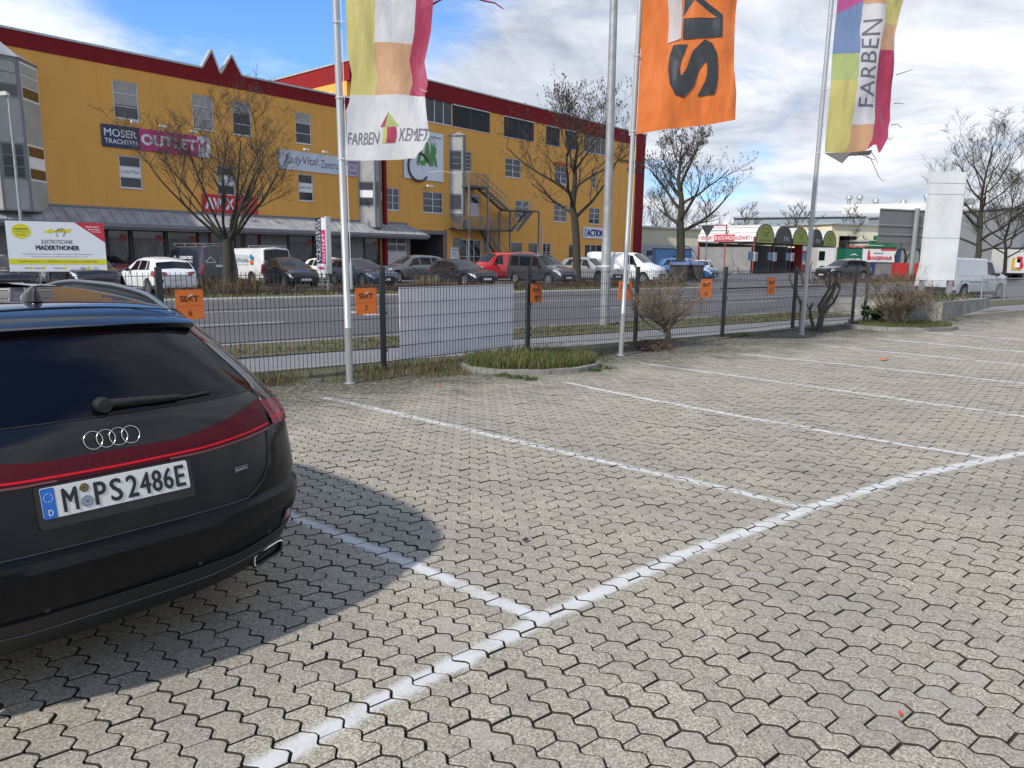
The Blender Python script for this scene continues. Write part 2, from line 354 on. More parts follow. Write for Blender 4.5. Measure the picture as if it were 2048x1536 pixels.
me.polygons.add(len(tot)); me.polygons.foreach_set('loop_start', start); me.polygons.foreach_set('loop_total', tot); me.polygons.foreach_set('use_smooth', [False]*len(tot)); me.update(calc_edges=True); me.validate()
at = me.attributes.new('stone', 'FLOAT', 'POINT'); at.data.foreach_set('value', np.repeat(rs.rand(n), 3*K))
# painted bay lines
def g2(*p): q = G(*p); return (q[0], q[1])
LINES = [([(440, 1585), (520, 1536), (800, 1378), (1085, 1238), (1350, 1113), (1620, 1014), (1830, 950), (2048, 905), (2300, 862)], .043),
 ([(250, 894), (590, 1035), (850, 1140), (1085, 1240)], .036), ([(650, 795), (930, 858), (1200, 921), (1400, 965), (1620, 1015)], .032),
 ([(1128, 764), (1300, 800), (1560, 847), (1990, 919)], .032), ([(1285, 726), (1660, 778), (2048, 832), (2300, 868)], .034),
 ([(1480, 707), (1984, 760), (2300, 795)], .036), ([(1635, 690), (2048, 730), (2300, 756)], .038), ([(1757, 677), (2048, 704), (2300, 728)], .05), ([(1990, 632), (2300, 650)], .05), ([(1800, 660), (2048, 680)], .045)]
pm, t, b = nodes_mat('paving_stone'); q = NT(t); g = q.n('ShaderNodeNewGeometry').outputs['Position']
flat = q.vmath('MULTIPLY', g, (1, 1, 0)); wj = q.n('ShaderNodeTexNoise'); wj.inputs['Scale'].default_value = 1.1; q.l(flat, wj.inputs['Vector'])
jit = q.vmath('SCALE', q.vmath('SUBTRACT', wj.outputs['Color'], (.5, .5, .5)), sc=.05); pf = q.vmath('ADD', flat, q.vmath('MULTIPLY', jit, (1, 1, 0)))
best = None
for pts, hw in LINES:
    for a_, b_ in zip(pts[:-1], pts[1:]):
        A = np.array(g2(*a_)); B = np.array(g2(*b_)); L = float(np.linalg.norm(B-A)); dd = (B-A)/L
        rel = q.vmath('SUBTRACT', pf, (float(A[0]), float(A[1]), 0.)); tt = q.vmath('DOT_PRODUCT', rel, (float(dd[0]), float(dd[1]), 0.))
        tt = q.math('MINIMUM', q.math('MAXIMUM', tt, 0.0), L); foot = q.vmath('SCALE', (float(dd[0]), float(dd[1]), 0.), sc=tt)
        ds = q.math('SUBTRACT', q.vmath('LENGTH', q.vmath('SUBTRACT', rel, foot)), hw)
        best = ds if best is None else q.math('MINIMUM', best, ds)
edge = q.math('ADD', best, q.math('MULTIPLY', q.math('SUBTRACT', q.noise(g, 9, 3, .7), .5), .07))
lm = q.math('SUBTRACT', 1.0, q.ramp(edge, -.020, .030))
wear = q.ramp(q.math('ADD', q.math('MULTIPLY', q.noise(g, 260, 2, .6), .55), q.math('MULTIPLY', q.noise(g, 3.3, 4, .6), .6)), .42, .60)
lm0 = q.math('MULTIPLY', lm, q.math('ADD', .34, q.math('MULTIPLY', wear, .66)))
st_ = q.n('ShaderNodeAttribute', attribute_name='stone').outputs['Fac']
voro = q.n('ShaderNodeTexVoronoi'); voro.inputs['Scale'].default_value = 165; q.l(g, voro.inputs['Vector'])
vs_ = q.n('ShaderNodeSeparateColor'); q.l(voro.outputs['Color'], vs_.inputs[0])
grain = q.ramp(vs_.outputs[0], 0, 1)
c = q.mix(grain, (.155, .136, .103), (.55, .505, .405))
c = q.mix(q.ramp(vs_.outputs[1], .90, .93), c, (.66, .63, .57)); c = q.mix(q.ramp(vs_.outputs[2], .90, .94), c, (.055, .048, .04))
c = q.mix(.38, c, q.mix(q.ramp(q.noise(g, 300, 2, .6), .3, .7), (.19, .167, .128), (.50, .46, .37)))
c = q.mix(q.math('MULTIPLY', st_, .34), c, (.19, .165, .135)); c = q.mix(q.math('MULTIPLY', q.ramp(st_, .93, .97), .22), c, (.5, .47, .42)); oil = q.ramp(q.noise(g, .55, 6, .62), .60, .72); c = q.mix(q.math('MULTIPLY', oil, .42), c, (.12, .115, .10))
mid = q.ramp(q.noise(g, .9, 5, .6), .40, .66); c = q.mix(q.math('MULTIPLY', mid, .28), c, (.17, .165, .155), 'MIX')
blot = q.ramp(q.noise(g, 7, 4, .65), .60, .74); c = q.mix(q.math('MULTIPLY', blot, .30), c, (.14, .125, .11))
# dirt and moss towards the fence
ex0 = np.array([FB[0][0], FB[0][1]]); exd = (FB[5]-FB[0])/np.linalg.norm(FB[5]-FB[0]); exn = np.array([exd[1], -exd[0]])
df = q.vmath('DOT_PRODUCT', q.vmath('SUBTRACT', flat, (float(ex0[0]), float(ex0[1]), 0.)), (float(exn[0]), float(exn[1]), 0.))
dm = q.math('SUBTRACT', 1.0, q.ramp(q.math('ADD', df, q.math('MULTIPLY', q.math('SUBTRACT', q.noise(g, 1.3, 5, .65), .5), 3.4)), .9, 2.9))
speck = q.ramp(q.noise(g, 14, 4, .7), .30, .62)
c = q.mix(q.math('MULTIPLY', dm, q.math('ADD', .35, q.math('MULTIPLY', speck, .6))), c, q.mix(q.noise(g, 6, 3), (.05, .045, .035), (.035, .045, .02)))
lm = q.math('MULTIPLY', lm0, q.math('SUBTRACT', 1.0, q.math('MULTIPLY', dm, .85))); c = q.mix(q.math('MULTIPLY', lm, .92), c, (.58, .59, .59))
q.l(c, b.inputs['Base Color']); b.inputs['Roughness'].default_value = .88; b.inputs['Specular IOR Level'].default_value = .3
bp = q.n('ShaderNodeBump'); bp.inputs['Strength'].default_value = .55; bp.inputs['Distance'].default_value = .003; q.l(q.math('ADD', grain, q.noise(g, 500, 2)), bp.inputs['Height']); q.l(bp.outputs[0], b.inputs['Normal'])
me.materials.append(pm); sm_ = nodes_mat('stone_side')[0]; sb_ = sm_.node_tree.nodes['Principled BSDF']; sb_.inputs['Base Color'].default_value = (.05, .042, .031, 1); sb_.inputs['Roughness'].default_value = .95; me.materials.append(sm_); me.polygons.foreach_set('material_index', np.tile(np.array([0]+[0]*K+[1]*K), n)); po = bpy.data.objects.new('paving', me); C.objects.link(po); tag(po, kind='structure')
# joint filling under the stones and the plain lot around them
jm = mottled('joint_dirt', [(.06, .048, .034), (.035, .036, .018), (.10, .082, .06)], 5, 60)
lb = MB(); ex = [(-60., -40.), (90., -40.), (90., 60.)]; poly_e = [(x, y) for x, y in zip(EX, EY)]
pp = [(-60., -40.), (120., -40.), (120., float(EY[-1]+(120-EX[-1])*.8))]+[(float(x), float(y+.1)) for x, y in poly_e[::-1]]+[(-60., float(EY[0]-(60+EX[0])*.85))]
lb.add([(x, y, -.014) for x, y in pp], [tuple(range(len(pp)))])
tag(lb.build('parking_lot', jm), kind='structure')
# ground strip between stones and footpath
vb = MB(); P = [(float(x), float(y)) for x, y in poly_e]
far = [RD(st((x, y, 0))[0], 10.60)[:2] for x, y in P]
for i in range(len(P)-1):
    vb.add([(P[i][0], P[i][1], -.018), (P[i+1][0], P[i+1][1], -.018), (far[i+1][0], far[i+1][1], .012), (far[i][0], far[i][1], .012)], [(0, 1, 2, 3)])
tag(vb.build('verge_soil', soil), kind='structure')
kb = kerb_run(10.55, 10.61, -30, 60, .02, 'edging')
# ---- vegetation helpers
def blades(pts, h0, h1, wd, cols_m, name, label=None, spread=.5, cat='grass', bend=.4, kind='stuff', top=False):
    mb = MB(); ms = len(cols_m)
    for x, y, z in pts:
        h = random.uniform(h0, h1); a = random.uniform(0, 6.28); lean = random.uniform(0, spread)*h; la = random.uniform(0, 6.28)
        dx, dy = math.cos(a)*wd/2, math.sin(a)*wd/2; lx, ly = math.cos(la)*lean, math.sin(la)*lean
        mx_, my_, mz = x+lx*.35, y+ly*.35, z+h*.55; tx_, ty_, tz = x+lx, y+ly, z+h*(1-bend*random.random())
        mb.add([(x-dx, y-dy, z), (x+dx, y+dy, z), (mx_+dx*.8, my_+dy*.8, mz), (mx_-dx*.8, my_-dy*.8, mz), (tx_, ty_, tz)], [(0, 1, 2, 3), (3, 2, 4)], random.randrange(ms))
    return tag(mb.build(name, cols_m), label, cat if label else None, kind=kind)
def leafm(name, c): 
    m = M(name, c, .7, var=.25, scale=8, spec=.25); return m
g1, g2_, g3 = leafm('grass_green', (.06, .10, .02)), leafm('grass_olive', (.095, .115, .032)), leafm('grass_straw', (.20, .165, .085))
g4 = leafm('dry_brown', (.15, .10, .055)); g5 = leafm('dry_dark', (.07, .05, .032)); g6 = leafm('reddish_twig', (.13, .055, .04)); g7 = leafm('weed_green', (.05, .09, .03))
# ------------------------------------------------------------------ verge growth, islands
def between(n, xa, xb, fn_lo, fn_hi):
    o = []
    for _ in range(n):
        x = random.uniform(xa, xb); a, b = fn_lo(x), fn_hi(x)
        if b > a: o.append((x, random.uniform(a, b), .0))
    return o
lo = lambda x: float(np.interp(x, EX, EY))-.02
hi = lambda x: min(float(np.interp(x, FENCE[:, 0], FENCE[:, 1]))+.22, lo(x)+3)
pts = between(15000, -5.5, 9.5, lo, hi)
# clumped growth: keep where a slow wave is high
pts = [p for p in pts if math.sin(p[0]*2.1+p[1])*.4+math.sin(p[0]*5.3)*.3+random.random() > (.30 if p[0] < .9 else .78)]
blades([p for p in pts if p[0] < 1], .04, .20, .008, [g3, g4, g4, g2_, g5, g5, g1], 'dry_grass', 'dry grass and weeds along the foot of the mesh fence', .9)
blades([p for p in pts if p[0] >= 1], .02, .09, .008, [g4, g1, g2_, g7, g5], 'short_weeds', 'short dull weeds in the dirt strip by the fence', 1.1)
def island(name, ctr, rx, ry, ang, hk, label, blade_n, hmin, hmax, mats, a0=0, a1=6.2832, wob=0):
    """kerbed bed: a ring of edging stones round a soil mound"""
    ca, sa = math.cos(ang), math.sin(ang)
    def P(a, k): 
        x, y = rx*k*math.cos(a), ry*k*math.sin(a); return (ctr[0]+x*ca-y*sa, ctr[1]+x*sa+y*ca)
    n = 40; mb = MB(); seg = (a1-a0)/n
    for i in range(n):
        b0 = a0+i*seg; b1 = b0+seg*(.94 if i % 5 == 4 else 1)
        kx = .12/max(rx, ry); q4 = [P(b0, 1), P(b1, 1), P(b1, 1-kx*1.2), P(b0, 1-kx*1.2)]; dz = .004*math.sin(i*1.7)
        v = [(p[0], p[1], -.05) for p in q4]+[(p[0], p[1], hk+dz) for p in q4]
        mb.add(v, [(4, 5, 6, 7), (0, 1, 5, 4), (1, 2, 6, 5), (2, 3, 7, 6), (3, 0, 4, 7)])
    tag(mb.build('kerb', conc, fixn=True), kind='structure')
    sb = MB(); sb.add([(ctr[0], ctr[1], hk+.03)]+[(*P(a0+i*(a1-a0)/60, .95), hk-.02) for i in range(61)], [(0, i+1, i+2) for i in range(60)])
    tag(sb.build('bed_soil', soil), kind='structure')
    pts = []
    for _ in range(blade_n):
        a = random.uniform(a0, a1); k = math.sqrt(random.random())*.93; p = P(a, k); pts.append((p[0], p[1], hk-.01))
    if blade_n: blades(pts, hmin, hmax, .009, mats, 'grass', label, .6)
gi = np.array(G(1062, 733)[:2]); island('grass_island', gi, 1.12, .80, R_(20), .07, 'tufted green grass filling the kerbed half-round bed at the fence', 7500, .07, .26, [g1, g2_, g1, g3, g2_, g4, leafm('grass_fresh', (.10, .13, .035))])
si = np.array(G(1800, 655)[:2]); island('shrub_island', si, 1.45, 1.05, R_(14), .09, 'low green ground cover under the bushy shrub bed', 2600, .04, .16, [g1, g7, g1, g2_, g4])
for (px, py) in ((1030, 757), (1060, 760), (1190, 742), (1010, 752), (880, 742), (1215, 738)):
    c_ = G(px, py); tag(blades([(c_[0]+random.gauss(0, .06), c_[1]+random.gauss(0, .05), 0) for _ in range(70)], .02, .08, .014, [g7, g1], 'weed_tuft'), 'small dark green weed tuft in the paving beside the grass bed', 'weed', 'weeds at the bed kerb', None).pop('kind', None)
# leaf and wrapper litter
def litter(px, py, r, m, lab, nm, cat):
    c_ = G(px, py); mb = MB(); n = 7; z = .012
    v = [(math.cos(a*6.28/n)*r*random.uniform(.6, 1.2), math.sin(a*6.28/n)*r*random.uniform(.35, .7), random.uniform(0, .5)*r) for a in range(n)]
    mb.add(v+[(x, y, q+.003) for x, y, q in v], [tuple(range(n)), tuple(range(2*n-1, n-1, -1))]+[(i, (i+1) % n, n+(i+1) % n, n+i) for i in range(n)])
    return tag(mb.build(nm, m, loc=(c_[0], c_[1], z), rz=random.uniform(0, 3)), lab, cat)
redp = M('red_paper', (.55, .05, .035), .6); litter(1800, 1434, .016, redp, 'tiny red scrap lying in a paving joint in the near right foreground', 'paper_scrap', 'litter')
litter(880, 773, .03, redp, 'small red scrap on the paving left of the grass bed', 'paper_scrap', 'litter')
litter(1767, 722, .11, M('dry_leaf', (.42, .15, .05), .7), 'crumpled orange brown leaf lying between two bay lines', 'dry_leaf', 'leaf')
litter(672, 955, .012, redp, 'pin-sized red speck on the paving beside the dark car', 'paper_scrap', 'litter')
litter(1052, 1085, .028, M('dark_leaf', (.05, .03, .025), .8), 'small dark leaf on the paving between the first two bay lines', 'dry_leaf', 'leaf')
# ------------------------------------------------------------------ mesh fence
FR = math.atan2(FB[5][1]-FB[0][1], FB[5][0]-FB[0][0])
fr = thing('mesh_fence', 'anthracite double-bar mesh fence with square posts between the paved lot and footpath', 'fence', (FENCE[0][0], FENCE[0][1], 0))
def fl_(p, z): return (p[0]-FENCE[0][0], p[1]-FENCE[0][1], z)
ZT = [1.52]*len(FENCE)
for i, p in enumerate(FENCE):
    mb = MB(); d = FENCE[min(i+1, len(FENCE)-1)]-FENCE[max(i-1, 0)]; a = math.atan2(d[1], d[0]); lean = .0 if i < 9 else .035
    mb.box(-.035, .035, -.03, .03, -.06, 1.5); mb.box(-.037, .037, -.032, .032, 1.5, 1.515)
    for z in (.3, .85, 1.35): mb.box(-.045, .045, -.045, -.031, z-.02, z+.02)
    o = mb.build('post', anth, fr, loc=fl_(p, 0), rz=a); o.rotation_euler = (0, lean, a)
for i in range(len(FENCE)-2):
    a, b = FENCE[i], FENCE[i+1]; d = b-a; L = float(np.linalg.norm(d)); ang = math.atan2(d[1], d[0]); mb = MB()
    s = .06
    while s < L-.05:
        mb.bar((s, -.045, .10), (s, -.045, 1.455), .006, .006, up=(0, 1, 0)); s += L/50
    for k in range(7):
        z = .135+k*.213; mb.bar((.03, -.038, z), (L-.03, -.038, z), .007, .007); mb.bar((.03, -.052, z), (L-.03, -.052, z), .007, .007)
    mb.build('mesh_panel', anth, fr, loc=fl_(a, 0), rz=ang)
def on_fence(px, py, off=0.0):
    """point of the fence plane seen at a pixel; returns (origin post, angle, s, z)"""
    d = ray(px, py)
    for i in range(len(FENCE)-1):
        a, b = FENCE[i], FENCE[i+1]; e = (b-a)/np.linalg.norm(b-a); n = np.array([e[1], -e[0]])
        t = (a@n+off)/(d[0]*n[0]+d[1]*n[1]); p = d*t; s = float((p[:2]-a)@e)
        if -1e-6 <= s <= np.linalg.norm(b-a): return i, e, n, s, HC+p[2], p
    return None
def fence_board(px0, py0, px1, py1, off):
    i, e, n, s0, z1, p = on_fence(px0, py0, off); r = on_fence(px1, py1, off)
    return i, e, n, s0, float(np.linalg.norm(r[5][:2]-p[:2])), z1, r[4], p
# orange bay signs
sox = M('sign_black', (.012, .012, .012), .5); sow = M('sticker_white', (.7, .62, .55), .6)
ords = {'6': 'the nearest orange bay sign, numbered 6, right of the dark car', '7': 'orange bay sign numbered 7 beside the striped flag pole', '8': 'orange bay sign numbered 8 right of the white board',
        '9': 'orange bay sign numbered 9 half behind the orange flag pole', '10': 'orange bay sign numbered 10 above the pruned twiggy shrub', '11': 'smallest and farthest orange bay sign, numbered 11'}
for num, x0, y0, x1, y1 in (('6', 349, 580, 409, 634), ('7', 710, 576.5, 753.5, 623.5), ('8', 1061.5, 568, 1088, 607), ('9', 1238, 562.5, 1263, 597), ('10', 1402.5, 558, 1424, 590), ('11', 1536, 554.5, 1551, 583)):
    i, e, n, s0, wd, z1, z0, p = fence_board(x0, y0, x1, y1, .075); wd = max(.30, min(wd, .36)); hh = wd*1.10
    t_ = thing('bay_sign', ords[num], 'sign', (p[0], p[1], z1-hh), math.atan2(e[1], e[0]), 'orange bay number signs on the fence')
    mb = MB(); mb.box(0, wd, -.002, .002, 0, hh); mb.box(0, wd, -.0032, -.0022, hh*.455, hh*.465, 1); mb.build('plate', [orange, M('orange_dark', (.35, .07, .01))], t_)
    mb = MB(); text(mb, 'SIXT', wd*.17, wd*.83, hh*.60, hh*.80, -.0045, 0, .028, shear=.0, space=.95); text(mb, num, wd*(.44 if len(num) == 1 else .40), wd*(.56 if len(num) == 1 else .60), hh*.12, hh*.33, -.0045, 0, .012); mb.build('lettering', sox, t_)
    mb = MB(); mb.prism([(wd*.40, hh*.755), (wd*.47, hh*.80), (wd*.60, hh*.87), (wd*.63, hh*.84), (wd*.56, hh*.78)], -.0062, -.0052); mb.build('dot_mark', sow, t_)
    mb = MB()
    for cx in (.012, wd-.012):
        for cz in (.012, hh-.012): mb.lathe([(0, -.006), (.005, -.006), (.006, -.002)], 8, 'y', (cx, 0, cz))
        mb.bar((cx, 0, hh-.012), (cx, .06, hh-.005), .004, .004)
    mb.build('cable_tie', black, t_)
i, e, n, s0, wd, z1, z0, p = fence_board(798, 575, 1026, 690, -.05)
bw = MB(); bw.box(0, wd, -.004, .004, 0, z1-z0+.02); tag(bw.build('white_board', M('board_white', (.88, .88, .92), .45, var=.1, scale=2), loc=(p[0], p[1], z0-.02), rz=math.atan2(e[1], e[0])), 'blank pale grey board tied behind the mesh fence left of sign 8', 'board')
# ------------------------------------------------------------------ poles
def flagpole(px, py, r0_, r1_, label, H=9.0, lean=0.0, back=0):
    g_ = G(px, py); t_ = thing('flagpole', label, 'flagpole', g_, 0, 'aluminium flagpoles by the fence')
    mb = MB(); n = 26; prof = []
    mb.lathe([(r0_, -.05), (r0_*1.0, .72), (r0_*1.03, .73), (r0_*1.03, .745), (r0_*.94, .75), (r0_*.9, 4), (r1_, H), (0, H)], n); o = mb.build('shaft', alu, t_, 40)
    for z, a in ((.34, -.5), (.9, .9)):
        mb2 = MB(); mb2.lathe([(0, -.001), (.006, -.001), (.006, .004)], 8, 'y', (0, -r0_-.001, z)); mb2.build('bolt', chrome, t_)
    mb = MB(); mb.tube([(r0_+.018, -.0, 1.55), (r0_*.9+.018, 0, 4.2), (r1_+.02, 0, H-.1)], .0045, 5); mb.build('halyard', white, t_)
    mb = MB(); mb.lathe([(0, 1.24), (.017, 1.245), (.018, 1.28), (.018, 1.56), (.01, 1.6), (0, 1.6)], 12, 'z', (r0_+.02, -.01, 0)); mb.build('counterweight', alu, t_, 40)
    mb = MB(); mb.lathe([(r0_+.004, 0), (r0_+.03, .0), (r0_+.03, .012), (r0_+.004, .02)], 20); mb.build('base_collar', steel, t_, 40)
    return t_, g_
P1, gp1 = flagpole(700, 767, .047, .04, 'flagpole with the torn striped flag, nearest to the dark car')
P2, gp2 = flagpole(1241.5, 711, .040, .034, 'flagpole with the orange flag, close beside the thick grey lamp post')
P3, gp3 = flagpole(1603, 670, .052, .044, 'flagpole with the patchwork flag, right of sign 11')
P1.rotation_euler = (0, R_(-.55), 0); P2.rotation_euler = (0, R_(.95), 0); P3.rotation_euler = (0, R_(.55), 0)
def street_light(px, py, r0_, r1_, H, label, arm, hd=0, ring=None, facing=0, z=0):
    g_ = G(px, py) if isinstance(py, (int, float)) else py; t_ = thing('street_lamp', label, 'street lamp', (g_[0], g_[1], z), facing)
    mb = MB(); mb.lathe([(r0_, -.05), (r0_, 2.0), (r0_*.98, 2.01), (r0_*.9, 2.4), (r1_, H), (0, H)], 24); mb.build('post', steel, t_, 40)
    mb = MB(); mb.tube([(0, 0, H-.05), (-arm*.4, 0, H+.04), (-arm, 0, H+.07)], .025, 8); mb.build('arm', steel, t_, True)
    mb = MB(); mb.prism([(-arm-.35, H+.02), (-arm-.3, H+.1), (-arm+.05, H+.15), (-arm+.12, H+.13), (-arm+.12, H+.0), (-arm-.1, H-.02)], -.12, .12); mb.build('lamp_head', M('lamp_casing', (.62, .62, .6), .4), t_)
    if ring: mb = MB(); mb.lathe([(r0_*1.01, ring), (r0_*1.03, ring), (r0_*1.03, ring+.05), (r0_*1.01, ring+.05)], 20); mb.build('sticker', M('old_sticker', (.6, .6, .58)), t_)
    return t_
street_light(1208.5, 652, .115, .085, 9.5, 'thick galvanised lamp post on the verge in the middle of the view', 1.2, ring=1.45, facing=R_(140)).rotation_euler = (0, R_(.25), R_(140))
ll = D(15, 188, 31.5); street_light(0, (ll[0]+.02, ll[1], 0), .075, .045, float(ll[2])-.06, 'slim grey street lamp with small white head before the bay tower at left', .12, facing=R_(8))
# ------------------------------------------------------------------ flags
def cloth(name, col, tr=.35):
    m, t, b = nodes_mat(name); q = NT(t); b.inputs['Base Color'].default_value = (*col, 1); b.inputs['Roughness'].default_value = .55; b.inputs['Sheen Weight'].default_value = .3
    tl = q.n('ShaderNodeBsdfTranslucent'); tl.inputs[0].default_value = (*col, 1); mxs = q.n('ShaderNodeMixShader'); mxs.inputs[0].default_value = tr
    g = q.n('ShaderNodeTexCoord').outputs['Object']; bp = q.n('ShaderNodeBump'); bp.inputs['Strength'].default_value = .55; bp.inputs['Distance'].default_value = .03; mpw = q.n('ShaderNodeMapping'); mpw.inputs['Rotation'].default_value = (0, .7, 0); mpw.inputs['Scale'].default_value = (1, 1, .35); q.l(g, mpw.inputs[0]); q.l(q.noise(mpw.outputs[0], 9, 4), bp.inputs['Height']); q.l(bp.outputs[0], b.inputs['Normal'])
    q.l(b.outputs[0], mxs.inputs[1]); q.l(tl.outputs[0], mxs.inputs[2]); q.l(mxs.outputs[0], t.nodes['Material Output'].inputs[0]); return m
cw, cy, cpe, ccr, cgr, cbl, cor, cbk = (cloth('cloth_white', (.66, .66, .67)), cloth('cloth_yellow', (.62, .55, .19)), cloth('cloth_peach', (.62, .36, .20)), cloth('cloth_crimson', (.44, .045, .11)),
    cloth('cloth_green', (.44, .52, .20)), cloth('cloth_blue', (.20, .28, .48)), cloth('cloth_orange', (.80, .20, .035), .3), cloth('cloth_black', (.022, .028, .034), .08))
cgy = cloth('cloth_grey', (.25, .25, .26), .2); cmg = cloth('cloth_magenta', (.55, .10, .30)); cink = cloth('ink_violet', (.13, .12, .17), .1)
from mathutils import noise as mnoise
class Flag:
    def __init__(s, base, depth, zt, zb, xl, xr, folds, seed, yaw=0.0, bottom=None):
        s.b = base; s.zt, s.zb = zt, zb; s.xl, s.xr = xl, xr; s.folds = folds; s.bottom = bottom; s.yaw = yaw
        r = random.Random(seed); s.ph = [(r.uniform(.5, 1), r.uniform(0, 6.28), r.uniform(0, 6.28), r.uniform(.6, 1.6)) for _ in range(6)]
    def P(s, u, v, off=0):                # u 0..1 from the pole outwards, v 0 top .. 1 bottom
        xl = np.interp(v, [a for a, _ in s.xl], [b for _, b in s.xl]); xr = np.interp(v, [a for a, _ in s.xr], [b for _, b in s.xr])
        x = xl+(xr-xl)*u; z = s.zt+(s.zb-s.zt)*v
        if s.bottom: z += s.bottom(u)*max(0, (v-.4)/.6)**2
        k = s.folds*(.25+u); y = 0
        for j, (am, p1, p2, fr_) in enumerate(s.ph):
            y += k*am*math.sin(fr_*(2.2+j*1.5)*x+(1.2+.9*j)*(z*(.7 if j % 2 else -.5))+p1)/(1+.55*j)
        q_ = Vector((x*1.6+s.ph[0][1], z*.75, s.ph[1][1])); w_ = mnoise.noise(q_)
        y = y*.55+s.folds*(1.1*w_+.50*mnoise.noise(Vector((x*3.6+z*1.1+w_*1.5, z*1.3-x*.9, s.ph[2][1])))+.10*mnoise.noise(Vector((x*8+z*3+w_*2, z*3.5-x*3, s.ph[0][2]))))*(.35+.65*u)
        z += .02*math.sin(3*x+z*2)*u
        return (s.b[0]+x*math.cos(s.yaw)-y*math.sin(s.yaw), s.b[1]+x*math.sin(s.yaw)+y*math.cos(s.yaw)+off, z)
    def cloth(s, name, mats, fn, nu=90, nv=150, hem=None):
        mb = MB(); us = np.linspace(0, 1, nu+1); vs_ = np.linspace(0, 1, nv+1)
        P = [[s.P(u, v) for u in us] for v in vs_]; mb.grid(P)
        for i in range(nv):
            for j in range(nu):
                mb.m[i*nu+j] = fn((us[j]+us[j+1])/2, (vs_[i]+vs_[i+1])/2)
        fs = [(f, m) for f, m in zip(mb.f, mb.m) if m >= 0]; mb.f = [f for f, _ in fs]; mb.m = [m for _, m in fs]
        return mb.build(name, mats, smooth=True)
    def letters(s, parent, items, mat, name='lettering', off=-.006):
        """items: (text, u0,u1,v0,v1,rot,bold,shear) laid into the cloth"""
        bm = bmesh.new()
        for tx, u0, u1, v0, v1, rot, bold, shear, sp in items:
            if isinstance(tx, str): V, F, _ = text_geo(tx, bold, shear, sp)
            else: V, F = np.array(tx), [tuple(range(len(tx)))]
            if rot == 90: W = [(u0+(1-b)*(u1-u0), v1+a*(v0-v1)) for a, b in V]
            else: W = [(u0+a*(u1-u0), v1+b*(v0-v1)) for a, b in V]
            b2 = bmesh.new(); vs_ = [b2.verts.new((a, b, 0)) for a, b in W]
            for f in F:
                try: b2.faces.new([vs_[i] for i in f])
                except ValueError: pass
            bmesh.ops.triangulate(b2, faces=b2.faces)
            for _ in range(3):
                ed = [e for e in b2.edges if (Vector((e.verts[0].co.x*1.2, e.verts[0].co.y*3, 0))-Vector((e.verts[1].co.x*1.2, e.verts[1].co.y*3, 0))).length > .05]
                if ed: bmesh.ops.subdivide_edges(b2, edges=ed, cuts=2); bmesh.ops.triangulate(b2, faces=b2.faces)
            tmp = bpy.data.meshes.new('t'); b2.to_mesh(tmp); b2.free(); bm.from_mesh(tmp); bpy.data.meshes.remove(tmp)
        for v in bm.verts: v.co = s.P(v.co.x, v.co.y, off)
        bmesh.ops.recalc_face_normals(bm, faces=bm.faces)
        me = bpy.data.meshes.new(name); bm.to_mesh(me); bm.free(); me.materials.append(mat); o = bpy.data.objects.new(name, me); C.objects.link(o); o.parent = parent; return o
def pole_x(gp, rot, z): return gp[0]+math.tan(rot)*z
def mpp(gp): return gp[1]/FPX*1.02          # metres per photo pixel at that depth
# flag 1: striped, white foot with the little house
d1 = gp1[1]
def zpx(y, dp, x=1024): return float(D(x, y, dp)[2])
def xpx(x, y, dp): return float(D(x, y, dp)[0])
def outline(pts, dp, zt, zb): 
    r = []
    for x, y in pts: z = zpx(y, dp, x); r.append(((zt-z)/(zt-zb), xpx(x, y, dp)))
    return sorted(r)
zt1, zb1 = zpx(-190, d1, 780), zpx(322, d1, 780)
F1 = Flag((0, d1-.02, 0), d1, zt1, zb1, outline([(690, -190), (692, 0), (694, 100), (704, 150), (698, 205), (690, 225), (686, 275), (692, 322)], d1, zt1, zb1),
          outline([(905, -190), (868, 0), (862, 60), (848, 118), (856, 165), (850, 190), (856, 240), (862, 275), (850, 300), (846, 322)], d1, zt1, zb1), .12, 3)
def vz(fl, y): return (fl.zt-zpx(y, d1, 780))/(fl.zt-fl.zb)
va, vb, vc = vz(F1, 83), vz(F1, 190), vz(F1, -60)
def f1c(u, v):
    ue = u
    if v > vb:
        if u > .955-.03*math.sin(v*90) and v > .965: return -1
        return 0
    if ue < .335: return 1
    if ue < .80: return 2 if v > va else (0 if v > vc else 4)
    return 3
fl1 = tag(F1.cloth('flag', [cw, cy, cpe, ccr, cgr], f1c), 'torn flag striped yellow, white, peach and crimson with a white lettered foot', 'flag')
vl0, vl1 = vz(F1, 264), vz(F1, 290)
F1.letters(fl1, [('FARBEN', .05, .42, vl0+.004, vl1, 0, .0, .12, .95), ('KEMET', .66, 1.0, vl0-.008, vl1-.008, 0, .0, .12, .95)], cink)
F1.letters(fl1, [([(0, 0), (1, 0), (.45, 1)], .43, .66, vz(F1, 226), vz(F1, 256), 0, 0, 0, 1)], cgr, 'roof_mark', -.004)
F1.letters(fl1, [([(.0, 0), (.22, 0), (.45, 1)], .43, .66, vz(F1, 226), vz(F1, 256), 0, 0, 0, 1), ([(.3, 0), (1, 0), (1, 1), (.3, 1)], .46, .62, vz(F1, 257), vz(F1, 288), 0, 0, 0, 1)], ccr, 'wall_mark', -.007)
F1.letters(fl1, [([(0, 0), (.3, 0), (.3, 1), (0, 1)], .46, .62, vz(F1, 257), vz(F1, 288), 0, 0, 0, 1)], cy, 'side_mark', -.007)
def strand(parent, pts, dp, r, m, wd=None, nm='torn_strand'):
    mb = MB(); Q = [D(x, y, dp+dy) for x, y, dy in pts]; mb.tube(Q, [r*(1-.6*i/len(Q)) for i in range(len(Q))], 4); o = mb.build(nm, m, parent); return o
